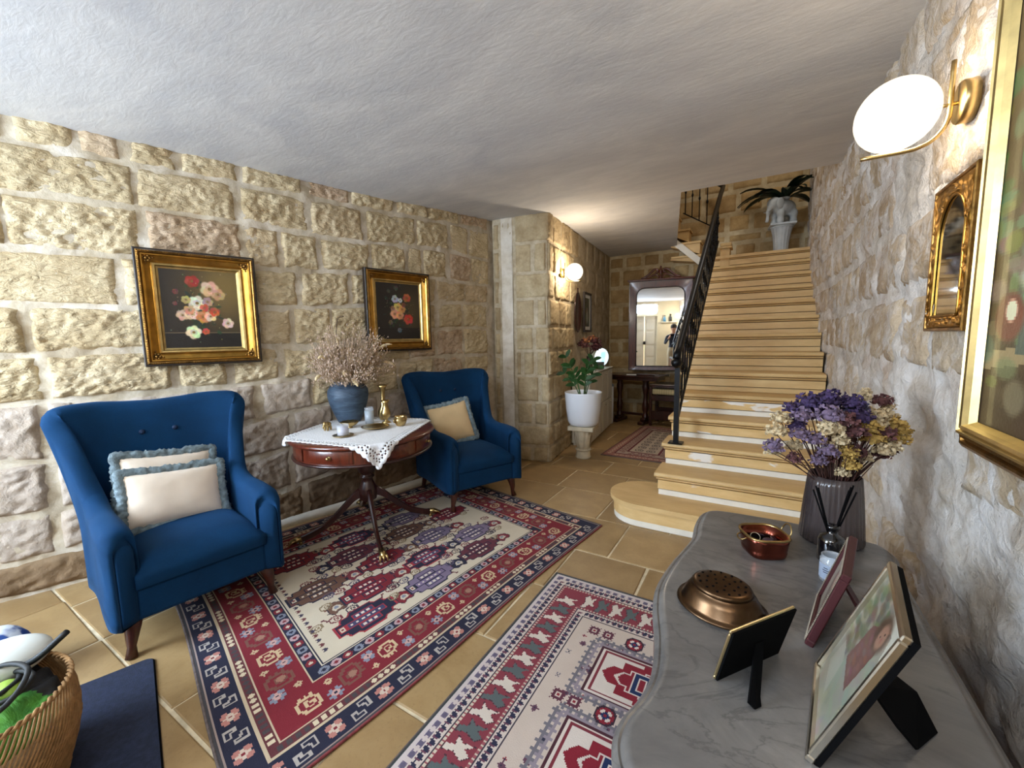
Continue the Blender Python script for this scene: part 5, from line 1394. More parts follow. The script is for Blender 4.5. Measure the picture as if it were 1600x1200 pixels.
# ------------------------------------------------------------------ marble-topped commode
CZ = .74
far = [(.36, 1.50), (.375, 1.58), (.352, 1.645), (.285, 1.668), (.14, 1.708), (0, 1.710), (-.095, 1.704), (-.135, 1.693), (-.166, 1.662), (-.176, 1.60), (-.178, 1.52), (-.174, 1.43), (-.190, 1.33), (-.206, 1.24), (-.218, 1.10), (-.206, 1.0), (-.178, .889), (-.164, .793), (-.170, .727), (-.188, .662), (-.187, .609), (-.165, .563), (-.13, .538), (0, .528), (.2, .53), (.33, .54), (.372, .58), (.365, .68)]
OUT = [tuple(p[:2]) for p in catmull([(*p, 0) for p in far], 5)]
def offset_poly(P, d):
    n = len(P); A = np.array(P); out = []
    area_ = sum(A[i][0]*A[(i+1) % n][1]-A[(i+1) % n][0]*A[i][1] for i in range(n)); sg = 1 if area_ > 0 else -1
    for i in range(n):
        t = A[(i+1) % n]-A[i-1]; L_ = np.hypot(*t); t = t/max(L_, 1e-9); nr = np.array([-t[1], t[0]])*sg
        out.append(A[i]+nr*d)
    for _ in range(40):         # undo fold-backs at tight corners
        bad = False
        for i in range(n):
            j = (i+1) % n
            if np.dot(out[j]-out[i], A[j]-A[i]) < -1e-12: out[i] = out[j] = (out[i]+out[j])/2; bad = True
        if not bad: break
    return [tuple(p) for p in out]
def loops_mesh(levels, name, m, parent, base=OUT, captop=True, capbot=True):
    b = MB(); n = len(base); vs_ = []
    for d, z in levels: vs_ += [(x, y, z) for x, y in offset_poly(base, d)]
    fs = [(k*n+i, k*n+(i+1) % n, (k+1)*n+(i+1) % n, (k+1)*n+i) for k in range(len(levels)-1) for i in range(n)]
    for on, z, o in ((capbot, levels[0][1], 0), (captop, levels[-1][1], (len(levels)-1)*n)):
        if on:      # fan from the middle of the top
            vs_.append((.10, 1.12, z)); c = len(vs_)-1; fs += [(o+i, o+(i+1) % n, c) for i in range(n)]
    b.add(vs_, fs, True); return b.build(name, m, parent, autosm=.7)
def marble():
    t = NT('grey_veined_marble'); v = t.mapping((1, 1, 1), (0, 0, .9))
    n = t.noise(3.5, 10, .72, t.mapping((1.3, 2.2, 1), (0, 0, .9)), .6); n2 = t.noise(3.2, 9, .62, t.mapping((1, 1.9, 1), (0, 0, 1.1)), .9)
    c = t.ramp(n, [(.25, S(86,83,80)), (.45, S(106,102,98)), (.6, S(118,114,109)), (.8, S(138,134,128))])
    c = t.mix(t.ramp(n2, [(.475, (0,)*3+(1,)), (.5, (.6,)*3+(1,)), (.525, (0,)*3+(1,))]), c, S(78,75,73))
    t.col(c); t.set(rough=.3, coat=.15, coatr=.15); return t.m
MT['marble'] = marble()
cm = thing('marble_commode', 'serpentine mahogany commode with a grey veined marble top along the right wall', 'commode', (0, 0, 0))
loops_mesh([(.006, CZ-.036), (.0, CZ-.032), (.0, CZ-.020), (.003, CZ-.016), (.010, CZ-.0105), (.014, CZ-.012), (.017, CZ-.008), (.022, CZ-.002), (.028, CZ), (.032, CZ)], 'marble_top', MT['marble'], cm)
loops_mesh([(.03, .10), (.022, .13), (.018, .22), (.012, .40), (.014, .56), (.022, .66), (.022, CZ-.037)], 'body', MT['mahog'], cm)
loops_mesh([(.018, CZ-.054), (.012, CZ-.048), (.012, CZ-.040), (.016, CZ-.0365)], 'upper_moulding', MT['mahog_d'], cm)
loops_mesh([(.03, .085), (.016, .09), (.012, .105), (.02, .118)], 'plinth_moulding', MT['mahog_d'], cm)
idx = [i for i, p in enumerate(OUT) if p[0] < -.12 and .66 < p[1] < 1.60]
for z0, z1 in ((.13, .30), (.32, .49), (.51, .675)):
    b = MB(); A = []; o = offset_poly(OUT, .004); o2 = offset_poly(OUT, .03)
    ring_ = [o[i] for i in idx]; inn_ = [o2[i] for i in idx]
    for z, L_ in ((z0, inn_), (z0, ring_), (z1, ring_), (z1, inn_)): A += [(x, y, z) for x, y in L_]
    n = len(idx); fs = [(r_*n+i, r_*n+i+1, (r_+1)*n+i+1, (r_+1)*n+i) for r_ in range(3) for i in range(n-1)]+[(0, n, 2*n, 3*n), (n-1, 2*n-1, 3*n-1, 4*n-1)]
    b.add(A, fs, False); dr = b.build('drawer', MT['mahog'], cm)
    for yy in (.86, 1.36):
        xx = min(p[0] for p in OUT if abs(p[1]-yy) < .04)+.002; zz = (z0+z1)/2
        b = MB(); b.tube([(xx, yy-.035, zz), (xx-.018, yy-.03, zz-.012), (xx-.022, yy, zz-.02), (xx-.018, yy+.03, zz-.012), (xx, yy+.035, zz)], .004, 6); b.sphere((xx, yy-.035, zz), .009, 8, 5); b.sphere((xx, yy+.035, zz), .009, 8, 5); b.build('drawer_pull', MT['brass'], dr)
for (x, y) in ((-.12, .62), (-.12, 1.60), (.29, .62), (.29, 1.60)):
    b = MB(); b.tube([(x, y, .10), (x-.012*np.sign(x+.01), y, .06), (x, y, .011)], [.035, .026, .02], 10); b.build('foot', MT['mahog_d'], cm)
# gilt corner mount at the far front corner
b = MB(); b.tube([(-.150, 1.672, .69), (-.158, 1.68, .62), (-.150, 1.672, .50), (-.142, 1.665, .42)], [.012, .02, .012, .006], 8); b.build('corner_mount', MT['mahog'], cm)
# ---- copper colander, upside down
def lathe_multi(t, part, prof, m, n=40, **k):
    b = MB(); b.lathe(prof, n=n, **k); return b.build(part, m, t)
cz = thing('copper_colander', 'bronzed copper colander lying upside down on the marble top', 'colander', (-.058, 1.062, CZ), math.radians(-20))
o = lathe_multi(cz, 'bowl', [(.088, .006), (.096, .0035), (.099, .006), (.097, .010), (.090, .011), (.086, .016), (.078, .034), (.070, .046), (.064, .049), (.0635, .052), (.066, .054), (.062, .060), (.054, .0625), (.02, .0635), (0, .0635)], MT['copper_b'], 56)
o.scale = (1.05, .90, 1)
b = MB()
for r_, n in ((.016, 5), (.034, 9), (.050, 13)):
    for k in range(n):
        a = 2*PI*k/n+r_*30; b.tube([(1.05*r_*math.cos(a), .9*r_*math.sin(a), .0630), (1.05*r_*math.cos(a), .9*r_*math.sin(a), .0640)], .003, 8)
tag(b.build('drain_holes', MT['black'], cz), kind='stuff')
b = MB(); b.tube([(.092, -.022, .010), (.108, -.020, .016), (.118, -.008, .014), (.118, .008, .014), (.108, .020, .016), (.092, .022, .010)], .0032, 8)
b.tube([(.085, -.018, .016), (.10, -.012, .024), (.106, 0, .024), (.10, .012, .024), (.085, .018, .016)], .0026, 8); b.build('wire_handle', MT['copper_b'], cz)
# ---- square copper pot
cp = thing('copper_pot', 'small rounded-square copper pot with a brass rim and loose bits inside, near the flower vase', 'pot', (.03, 1.405, CZ), math.radians(28))
def sq_lathe(prof, name, m, parent, n=48, p=3.4):
    b = MB(); b.lathe(prof, n=n, wob=lambda a, h: 1/((abs(math.cos(a))**p+abs(math.sin(a))**p)**(1/p))); return b.build(name, m, parent)
sq_lathe([(0, 0), (.046, 0), (.052, .006), (.0545, .018), (.0535, .022), (.0545, .026), (.0575, .050), (.0590, .062), (.0560, .062), (.052, .028), (.048, .008), (0, .006)], 'pot_body', MT['copper_r'], cp)
sq_lathe([(.0575, .060), (.0605, .060), (.0615, .063), (.0600, .0665), (.0560, .066), (.0555, .062)], 'rim', MT['brass'], cp)
for s in (1, -1):
    b = MB(); P = [(s*.058, -.018, .056), (s*.066, -.022, .070), (s*.070, -.012, .086), (s*.071, .0, .090), (s*.070, .012, .086), (s*.066, .022, .070), (s*.058, .018, .056)] if s > 0 else [(s*.058, -.018, .056), (s*.070, -.016, .05), (s*.074, 0, .046), (s*.070, .016, .05), (s*.058, .018, .056)]
    b.tube([tuple(p) for p in catmull(P, 3)], .0022, 6); b.build('handle', MT['brass'], cp)
rk = random.Random(6)
MT['smoke'] = simple('smoky_lens', S(60,42,52), .12, 0, coat=.6)
lv = MB(); sq_lathe([(0, .034), (.047, .034), (.047, .036), (0, .037)], 'dark_contents', MT['black'], cp)
for k, (x, y, r_) in enumerate(((.012, -.012, .017), (.026, .014, .014), (-.006, .02, .013))):
    t_ = thing('smoky_lens', ['largest smoky oval lens in the copper pot', 'smoky oval lens at the right side of the copper pot', 'smoky oval lens at the back of the copper pot'][k], 'lens', (0, 0, 0), 0, 'loose bits in the copper pot')
    t_.location = (cp.location.x+x, cp.location.y+y, CZ+.0445); t_.rotation_euler = (.5, .3*k, k)
    b = MB(); b.sphere((0, 0, 0), r_, 16, 8, (1, .75, .16)); b.build('lens_disc', MT['smoke'], t_)
t_ = thing('key_ring', 'thin silver key ring lying in the copper pot', 'ring', (cp.location.x-.022, cp.location.y-.006, CZ+.048), 0); t_.rotation_euler = (.7, .2, 0)
b = MB(); b.tube([(.013*math.cos(a), .013*math.sin(a), 0) for a in np.linspace(0, 2*PI, 25)], .0012, 6, cap=False); b.build('ring_wire', MT['silver'], t_)
# ---- ribbed smoked vase and dried statice
MT['smoked'] = NT('smoked_ribbed_glass').set(rough=.22, spec=.6, coat=.4).m
_m = NT('smoked_glass_vase'); _n = _m.noise(9, 4, .6, _m.mapping((1, 1, .2)))
_m.col(_m.ramp(_n, [(.3, S(46,40,42)), (.7, S(92,80,76))])); _m.set(rough=.25, coat=.5, trans=.25, ior=1.3); MT['smoked'] = _m.m
FVX, FVY = .215, 1.60
fv = thing('ribbed_vase', 'tall smoky ribbed glass vase holding purple and yellow dried flowers on the marble top', 'vase', (FVX, FVY, CZ))
b = MB(); P = [(0, 0), (.078, 0), (.084, .004), (.086, .012), (.080, .10), (.072, .19), (.069, .215), (.066, .215), (.069, .19), (.078, .06), (.076, .012), (0, .010)]
b.lathe(P, n=144, wob=lambda a, h: 1-.025*(.5+.5*math.cos(a*36))); b.build('vase_body', MT['smoked'], fv)
df = thing('dried_flower_bouquet', 'loose bouquet of purple, mauve and yellow dried statice in the smoky ribbed vase', 'dried flowers', (FVX, FVY, CZ+.188))
HC = {'violet': simple('deep_violet_petals', S(62,46,82), .9, nscale=80, namt=.5), 'mauve': simple('mauve_petals', S(114,96,118), .9, nscale=80, namt=.4), 'cream': simple('cream_petals', S(190,170,134), .9, nscale=80, namt=.35),
      'yellow': simple('ochre_petals', S(176,144,76), .9, nscale=80, namt=.35), 'plum': simple('plum_brown_petals', S(96,60,60), .9, nscale=80, namt=.5), 'slate': simple('slate_petals', S(84,82,110), .9, nscale=80, namt=.4)}
MT['dstem'] = simple('dark_dry_stem', S(70,40,32), .8, nscale=20, namt=.3)
rf = random.Random(31)
RV = np.array([_r.x, _r.y]); DV = np.array([-_r.y, _r.x])     # across and away, seen from the room centre
def bouquet_head(parent, c, r_, m, rnd, n=46):
    b = MB()
    for k in range(n):
        a, e = rnd.uniform(0, 2*PI), math.asin(rnd.uniform(-.5, 1)); q = r_*rnd.uniform(.72, 1.06)
        p = (c[0]+q*math.cos(a)*math.cos(e), c[1]+q*math.sin(a)*math.cos(e), c[2]+q*math.sin(e)*.8)
        s_ = r_*rnd.uniform(.16, .27); u = Vector((rnd.uniform(-1, 1), rnd.uniform(-1, 1), rnd.uniform(-1, 1))).normalized(); v = u.orthogonal().normalized(); w2 = u.cross(v)
        P = Vector(p); b.add([P+v*s_, P+w2*s_, P-v*s_, P-w2*s_, P+u*s_*.7], [(0, 1, 4), (1, 2, 4), (2, 3, 4), (3, 0, 4), (0, 3, 2, 1)], False)
    b.sphere(c, r_*.62, 8, 6, (1, 1, .8)); return b.build('flower_head', m, parent)
heads = []
def H_(sx, sz, d, r_, c): heads.append((sx, sz, d, r_, c))
# sx: across (right +), sz: height above the vase rim, d: depth, radius, colour
for args in [(-.13, .12, .0, .02, 'cream'), (-.04, .235, .05, .026, 'violet'), (.05, .14, .04, .026, 'plum'), (.0, .21, .05, .027, 'mauve'), (.13, .17, .04, .026, 'cream'), (.03, .11, -.03, .02, 'plum'), (.06, .09, -.03, .018, 'cream'), (-.05, .09, -.02, .02, 'plum'), (-.125, .235, .03, .02, 'violet'), (.205, .15, .03, .02, 'cream'), (-.205, .125, -.02, .022, 'mauve'), (-.190, .17, .0, .022, 'cream'), (-.165, .205, .02, .022, 'cream'), (-.178, .10, .03, .020, 'cream'), (-.15, .09, -.03, .018, 'plum'), (-.135, .165, -.03, .022, 'mauve'),
             (-.11, .215, .0, .026, 'mauve'), (-.08, .255, .02, .026, 'violet'), (-.04, .262, .0, .026, 'violet'), (.0, .26, .03, .027, 'violet'), (.03, .255, -.01, .024, 'violet'), (-.06, .225, -.04, .026, 'mauve'), (-.115, .18, .02, .022, 'violet'), (-.10, .15, -.04, .024, 'mauve'),
             (-.06, .185, -.05, .025, 'cream'), (-.02, .21, -.05, .024, 'plum'), (.01, .175, -.05, .025, 'plum'), (.035, .215, -.03, .025, 'violet'), (.065, .235, .02, .027, 'slate'), (.09, .225, .05, .024, 'slate'), (-.035, .15, -.05, .022, 'cream'), (-.07, .12, -.06, .022, 'mauve'), (-.015, .115, -.06, .022, 'yellow'),
             (-.005, .075, -.06, .020, 'yellow'), (-.02, .05, -.055, .016, 'cream'), (-.085, .085, -.04, .020, 'mauve'), (.06, .185, -.04, .025, 'yellow'), (.09, .20, -.02, .026, 'cream'), (.12, .215, .0, .026, 'cream'), (.075, .15, -.04, .023, 'yellow'), (.11, .165, -.03, .025, 'plum'), (.145, .185, -.01, .026, 'yellow'),
             (.165, .20, .02, .024, 'cream'), (.185, .17, .0, .024, 'yellow'), (.17, .14, -.02, .024, 'yellow'), (.13, .125, -.04, .023, 'cream'), (.155, .105, .0, .022, 'plum'), (.10, .115, -.05, .021, 'cream'), (.125, .095, -.02, .020, 'plum'), (.095, .265, .03, .017, 'cream'), (.165, .25, .04, .019, 'plum'), (.195, .23, .05, .017, 'cream'), (.205, .12, .02, .014, 'plum'), (.10, .285, .03, .012, 'cream')]:
    H_(*args)
sm_ = MB(); tips = []
for sx, sz, d, r_, c in heads:
    x, y = RV*sx*1.02+DV*d*1.0; x = min(x, .455-FVX-r_) ; p = (float(x), float(y), sz*1.0+.0)
    bouquet_head(df, p, r_*rf.uniform(1.2, 1.45), HC[c], rf, 60)
    b0 = (float(x)*.16, float(y)*.16, -.17)
    b1 = (float(x)*.25+rf.gauss(0, .004), float(y)*.25, .0); sm_.tube([b0, b1, (p[0]*.8, p[1]*.8, p[2]*.72), (p[0], p[1], p[2]-r_*.4)], [.0021, .002, .0016, .0012], 5, cap=False)
for k in range(60):
    a = rf.uniform(0, 2*PI); q = rf.uniform(.01, .05); h = rf.uniform(.06, .17); sm_.tube([(q*.3*math.cos(a), q*.3*math.sin(a), -.16), (q*math.cos(a), q*math.sin(a), .0), (q*2.1*math.cos(a)*.9, q*2.1*math.sin(a)*.9, h)], [.0018, .0016, .001], 4, cap=False)
tag(sm_.build('stems', MT['dstem'], df), kind='stuff')
# ---- reed diffuser, small jar
rd = thing('reed_diffuser', 'glossy black bottle of a reed diffuser with black reeds, in front of the ribbed vase', 'diffuser', (.197, 1.445, CZ))
MT['blackglass'] = simple('black_glass', S(10,9,12), .06, 0, coat=.8)
lathe_multi(rd, 'bottle', [(0, 0), (.030, 0), (.033, .004), (.033, .062), (.028, .076), (.014, .084), (.013, .098), (.0175, .100), (.0175, .108), (.010, .109), (0, .104)], MT['blackglass'], 32)
for k, (dx, dz) in enumerate(((-.055, .125), (-.048, .12), (-.062, .115), (.045, .12), (.052, .125), (.062, .105), (.040, .11))):
    b = MB(); x, y = RV*dx; b.tube([(-x*.15, -y*.15, .03), (x, y, .10+dz)], .0024, 6); b.build('reed', MT['black'], rd)
sj = thing('labelled_glass_jar', 'small clear glass jar with a pale grey-blue label beside the black diffuser bottle', 'jar', (.186, 1.325, CZ))
lathe_multi(sj, 'glass_body', [(0, 0), (.026, 0), (.028, .003), (.028, .060), (.024, .066), (.024, .068), (.026, .070), (.024, .072), (.021, .070), (.021, .064), (.025, .058), (.025, .006), (0, .006)], MT['thin_glass'], 28)
lathe_multi(sj, 'label', [(.0283, .010), (.0283, .050)], simple('grey_blue_label', S(150,160,176), .7), 28)
b = MB()
for k, (q, wd) in enumerate(((.040, .6), (.034, .9), (.0285, .7))):
    b.lathe([(.0286, q), (.0286, q+.0022)], n=8, ang=(-2.2-wd*.3, -2.2+wd*.3))
tag(b.build('label_print', simple('label_ink', S(40,44,54), .7), sj), kind='stuff')
# ---- standing photo frames
def easel(label, P, wd, w_, h_, lean, front, edge_m, back_m, fw, th, cvs, leg_out, leg_up=.62, leg_w=.035, cat='photo frame', rope=False, skew=0.0, legpts=None):
    """P: base corner, wd: base direction, back leans towards n=(wd.y,-wd.x); front faces -n"""
    wd = np.array(wd, float); wd /= np.hypot(*wd); n = np.array([wd[1], -wd[0]])
    t = thing('photo_frame', label, cat, (P[0], P[1], CZ)); M = Matrix(((wd[0], -n[0], 0, 0), (wd[1], -n[1], 0, 0), (0, 0, 1, 0), (0, 0, 0, 1)))
    # local X along base, -(-Y)=..: local +Y is the front side
    t.matrix_world = TR(P[0], P[1], CZ) @ M
    L = Matrix.Rotation(lean, 4, 'X')     # leans the top towards -Y (the back)
    def B(name, a, c, m, bev=.0, par=None):
        b = MB(); b.box(a, c, bev); b.xf(L); return b.build(name, m, par or t)
    B('back_board', (.002, -th*.5, .002), (w_-.002, -th*.1, h_-.002), back_m)
    for nm, a, c in (('frame_bar', (0, -th*.5, 0), (w_, th*.5, fw)), ('frame_bar', (0, -th*.5, h_-fw), (w_, th*.5, h_)), ('frame_bar', (0, -th*.5, fw), (fw, th*.5, h_-fw)), ('frame_bar', (w_-fw, -th*.5, fw), (w_, th*.5, h_-fw))):
        B(nm, (a[0], a[1]+(th*.42 if back_m is not edge_m else 0), a[2]), c, edge_m, min(.002, fw*.3))
    if rope:
        b = MB()
        for (p0, p1) in (((fw*.5, fw*.5), (w_-fw*.5, fw*.5)), ((w_-fw*.5, fw*.5), (w_-fw*.5, h_-fw*.5)), ((w_-fw*.5, h_-fw*.5), (fw*.5, h_-fw*.5)), ((fw*.5, h_-fw*.5), (fw*.5, fw*.5))):
            k = int(math.hypot(p1[0]-p0[0], p1[1]-p0[1])/.0045)
            for i in range(k): b.octa((p0[0]+(p1[0]-p0[0])*i/k, th*.5+.001, p0[1]+(p1[1]-p0[1])*i/k), .003)
        b.xf(L); tag(b.build('rope_edge', MT['silver'], t), kind='stuff')
    a0, c0 = fw-.001, fw-.001
    if cvs is not None:
        def mp(u, v):
            Q = np.stack([a0+(w_-2*a0)*u, np.full(u.shape, th*.12), c0+(h_-2*c0)*v], 1); R3 = np.array(L.to_3x3()); return Q @ R3.T
        print_sheet('photograph', cvs, mp, MT['photo'], t)
    # leg
    top = L @ Vector((w_*.5, -th*.5, h_*leg_up)); foot = Vector((w_*.5+skew, -leg_out, .001)); d_ = (foot-top)
    b = MB(); lw = leg_w/2; q = .002
    vs_ = [(top.x-lw*.8, top.y, top.z), (top.x+lw*.8, top.y, top.z), (foot.x+lw, foot.y*.88, top.z*.12), (foot.x+lw*.4, foot.y, 0), (foot.x-lw*.6, foot.y, 0), (foot.x-lw, foot.y*.88, top.z*.12)]
    if legpts: vs_ = legpts
    vs2 = [(x, y-.003, z+.0025) for x, y, z in vs_]
    b.add(vs_+vs2, [(0, 1, 2, 3, 4, 5), (11, 10, 9, 8, 7, 6)]+[(i, (i+1) % 6, 6+(i+1) % 6, 6+i) for i in range(6)]); b.build('easel_leg', back_m, t)
    return t
MT['photo'] = print_mat('photo_print', .3, coat=.4)
MT['maroon'] = simple('maroon_leatherette', S(62,16,20), .5)
MT['walnut_edge'] = simple('pale_gilt_edge', S(206,186,140), .35, 1)
ph = Canvas(110, 126, (150,146,128)); rph = random.Random(4)
# base lies along X; the print was put in sideways: the sitter's head points to +Z right
ph.a[:] = np.array((150,148,132))
for k in range(120): ph.ell(rph.uniform(0, 110), rph.uniform(0, 126), rph.uniform(5, 14), rph.uniform(2, 5), jit((150,148,130), rph, 16), .5, .6, rph.uniform(0, 3))
for k in range(120): ph.ell(rph.uniform(40, 110), rph.uniform(50, 126), rph.uniform(3, 8), rph.uniform(2, 4), jit((104,106,84), rph, 22), .5, .5)
ph.rect(0, 112, 40, 126, (196,194,176)); ph.poly([(0, 60), (26, 126), (0, 126)], (200,198,182))
ph.poly([(30, 44), (70, 50), (64, 92), (44, 104), (26, 90)], (112,78,72)); 
for k in range(30): ph.ell(rph.uniform(34, 62), rph.uniform(50, 92), 4, 2, jit((128,92,86), rph, 18), .6, .5)
ph.ell(38, 102, 13, 13, (84,66,52), .9, .5); ph.ell(35, 101, 7, 9, (164,126,104), .9, .5); ph.ell(33, 105, 1.3, 1.3, (40,30,26)); ph.ell(38, 99, 1.3, 1.3, (40,30,26)); ph.ell(33, 99, 1.5, 2.4, (150,90,80), .8, .3)
ph.poly([(60, 10), (100, 20), (96, 50), (70, 44)], (176,172,156), .7)
easel('silver-framed colour photograph of a seated person, largest of the three standing frames', (.092, .716), (.032, .232), .236, .27, math.radians(21), 1, MT['silver'], MT['black'], .011, .020, ph, .15, .62, .13,
      legpts=[(.06, -.058, .125), (.14, -.058, .125), (.19, -.128, .055), (.186, -.156, .0), (.128, -.127, .0), (.10, -.10, .045)])
pb = Canvas(60, 50, (170,166,150)); pb.ell(30, 24, 12, 16, (110,90,80), .9, .3); pb.ell(30, 32, 6, 7, (190,150,130), 1, .2)
easel('maroon-backed photo frame with a silver rope edge, in the middle of the three standing frames', (.111, 1.009), (.20, 1), .215, .187, math.radians(17), 1, MT['maroon'], MT['maroon'], .014, .016, pb, .115, .66, .04, rope=True)
pa = Canvas(50, 36, (160,150,130)); pa.ell(25, 16, 9, 12, (90,90,110), .9, .3)
easel('small photo frame turned away, black back and gilt edge, in front of the copper colander', (-.052, .817), (.105, .142), .177, .125, math.radians(15), 1, MT['walnut_edge'], MT['black'], .008, .010, pa, .075, .55, .03, skew=-.068)
# ------------------------------------------------------------------ back hall
hs = np.array([BX-PX, BY-PY]); hs = hs/np.hypot(*hs); HA = math.atan2(hs[1], hs[0])   # direction along the side wall
def side_pt(s, off): return (PX+hs[0]*s+hs[1]*off, PY+hs[1]*s-hs[0]*off)
MT['shade'] = None
pdl = thing('column_pedestal', 'short cream cast-stone capital pedestal under the white flower pot', 'pedestal', (-1.735, 4.46, 0), .12)
H0 = .385
b = MB(); b.lathe([(.085, 0), (.088, .004), (.09, .02), (.082, .028), (.084, .04), (.080, .075), (.076, .085)], n=32); b.build('base', MT['cream_stone'], pdl)
b = MB(); b.lathe([(.074, .085), (.086, .092), (.090, .102), (.084, .112), (.076, .118)], n=48, wob=lambda a, h: 1+.05*abs(math.sin(a*6))); b.build('collar', MT['cream_stone'], pdl)
b = MB(); b.lathe([(.076, .118), (.080, .16), (.088, .22), (.10, .28), (.118, .325), (.125, .335)], n=96, wob=lambda a, h: 1-.06*(.5+.5*math.cos(a*12))); b.build('leafy_bell', MT['cream_stone'], pdl)
for k in range(8):
    a = 2*PI*k/8; b = MB(); leafblade(b, (.078*math.cos(a), .078*math.sin(a), .12), (math.cos(a)*.22, math.sin(a)*.22, 1), .17, .026, -.1, side=(-math.sin(a), math.cos(a), 0), n=6); b.build('acanthus_leaf', MT['cream_stone'], pdl)
b = MB(); b.box((-.148, -.148, .335), (.148, .148, H0), .008); b.build('top_plate', MT['cream_stone'], pdl)
wp_ = thing('white_flower_pot', 'large glossy white flower pot on the cast-stone pedestal', 'pot', (-1.735, 4.46, H0))
b = MB(); b.lathe([(0, 0), (.135, 0), (.160, .012), (.178, .05), (.200, .20), (.212, .375), (.213, .385), (.205, .388), (.200, .38), (.188, .2), (.168, .06), (.14, .03), (0, .03)], n=56); b.build('pot_body', MT['white_gloss'], wp_)
b = MB(); b.lathe([(0, .325), (.19, .325)], n=32); b.build('soil', simple('potting_soil', S(48,36,28), .95, nscale=60, namt=.5), wp_)
zz = thing('zamioculcas_plant', 'green glossy-leaved houseplant with fanned stems in the white pot', 'plant', (-1.735, 4.46, H0+.326))
rz = random.Random(15)
for (dx, dy, L_) in ((-.20, -.02, .50), (-.16, -.05, .40), (-.22, .0, .30), (.04, -.10, .42), (.10, -.06, .46), (.06, .05, .40), (.01, -.12, .30), (.15, -.02, .36)):
    x, y = RV*dx+DV*dy; P = catmull([(x*.15, y*.15, -.01), (x*.45, y*.45, L_*.45), (x, y, L_*.92)], 6)
    b = MB(); b.tube([tuple(p) for p in P], [.007-.005*i/len(P) for i in range(len(P))], 6); stm = b.build('stem', simple('plant_stem', S(70,96,48), .5) if 'pstem' not in MT else MT['pstem'], zz); MT['pstem'] = stm.data.materials[0]
    for i in range(4, len(P), 1):
        for sgn in (-1, 1):
            d = P[i]-P[i-1]; d = Vector(d).normalized(); sd_ = d.cross(Vector((DV[0], DV[1], 0))).normalized()
            dd = (d*.7+sd_*sgn*.8).normalized()
            if i % 3: continue
            b = MB(); leafblade(b, tuple(P[i]), dd, rz.uniform(.085, .11), rz.uniform(.02, .026), .35, side=dd.cross(Vector((-_r.y, _r.x, rz.uniform(-.5, .5)))), n=6); b.build('leaf', MT['green'], stm)
# slim white cabinets
def cabinet(s0, label):
    x, y = side_pt(s0, .0); t = thing('slim_cabinet', label, 'cabinet', (x, y, 0), HA, 'slim white cabinets in the hall')
    W_, D_, H_ = .71, .255, .935      # local X along the wall, -Y into the hall
    g = .03
    b = MB(); b.box((0, -D_+.02, .03), (W_, -g, H_-.02), .003); b.build('carcass', MT['white_paint'], t)
    b = MB(); b.box((-.008, -D_-.012, H_-.02), (W_+.008, -g, H_), .004); b.build('cabinet_top', MT['white_paint'], t)
    b = MB(); b.box((.01, -D_+.03, 0), (W_-.01, -g-.01, .03)); b.build('plinth', MT['white_paint'], t)
    for z0, z1 in ((.035, .46), (.475, .905)):
        for k in range(2):
            a, c = .012+k*W_/2*1.0, W_/2-.006+k*(W_/2-.006)
            b = MB(); b.box((a, -D_, z0), (c, -D_+.02, z1), .003); dr = b.build('flap_door', MT['white_paint'], t)
            b = MB(); b.box((a+.035, -D_-.004, z0+.035), (c-.035, -D_-.0005, z1-.035), .003); b.build('raised_panel', MT['white_paint'], dr)
            b = MB(); b.sphere(((a+c)/2, -D_-.018, z1-.05), .011, 10, 7); b.build('knob', MT['silver'], dr)
    return t
cabinet(.80, 'slim white cabinet nearer the pillar, holding the dried hydrangea')
cabinet(1.53, 'slim white cabinet further down the hall, holding the round glowing lamp')
CTZ = .936
x, y = side_pt(1.12, .17)
hv = thing('dark_glass_vase', 'slender dark glass vase on the nearer white cabinet', 'vase', (x, y, CTZ))
lathe_multi(hv, 'vase_body', [(0, 0), (.04, 0), (.044, .01), (.046, .12), (.034, .19), (.036, .21), (.031, .21), (.03, .19), (.04, .1), (0, .01)], MT['smoked'], 24)
hy = thing('dried_hydrangea', 'ball of plum-brown dried hydrangea in the dark glass vase', 'dried flowers', (x, y, CTZ+.2))
rh = random.Random(8)
HCb = {'p': HC['plum'], 'o': simple('rust_petals', S(150,98,60), .9, nscale=60, namt=.4), 'b': simple('burgundy_petals', S(72,34,38), .9, nscale=60, namt=.5)}
sm2 = MB()
for k in range(20):
    a = rh.uniform(0, 2*PI); e = rh.uniform(-.35, 1.3); q = .10
    c = (q*math.cos(a)*math.cos(e)*1.15, q*math.sin(a)*math.cos(e)*1.15, .14+q*math.sin(e)*.95)
    bouquet_head(hy, c, rh.uniform(.052, .066), HCb['o' if (c[2] > .2 and rh.random() < .5) else rh.choice('pbb')], rh, 30); sm2.tube([(0, 0, -.18), (0, 0, .0), c], .0022, 4, cap=False)
tag(sm2.build('stems', MT['dstem'], hy), kind='stuff')
x, y = side_pt(1.95, .15)
gl = thing('round_table_lamp', 'round glowing pale blue and white glass lamp on the further white cabinet', 'lamp', (x, y, CTZ), HA-PI/2*.0+math.radians(-35))
def glowmat():
    t = NT('lit_sky_blue_glass'); n = t.noise(7, 4, .6); c = t.ramp(n, [(.4, (.35, .72, .86, 1)), (.5, (.8, .95, 1, 1)), (.62, (1, 1, 1, 1))])
    t.col(S(200,230,240)); t.l.new(c, t.p.inputs['Emission Color']); t.p.inputs['Emission Strength'].default_value = .9; t.set(rough=.15); return t.m
b = MB(); b.sphere((0, 0, .155), .135, 32, 20, (1, .32, 1)); b.build('glass_disc', glowmat(), gl)
b = MB(); b.lathe([(0, 0), (.05, 0), (.05, .008), (.018, .014), (.018, .028), (0, .028)], n=24); b.build('lamp_base', MT['white_gloss'], gl)
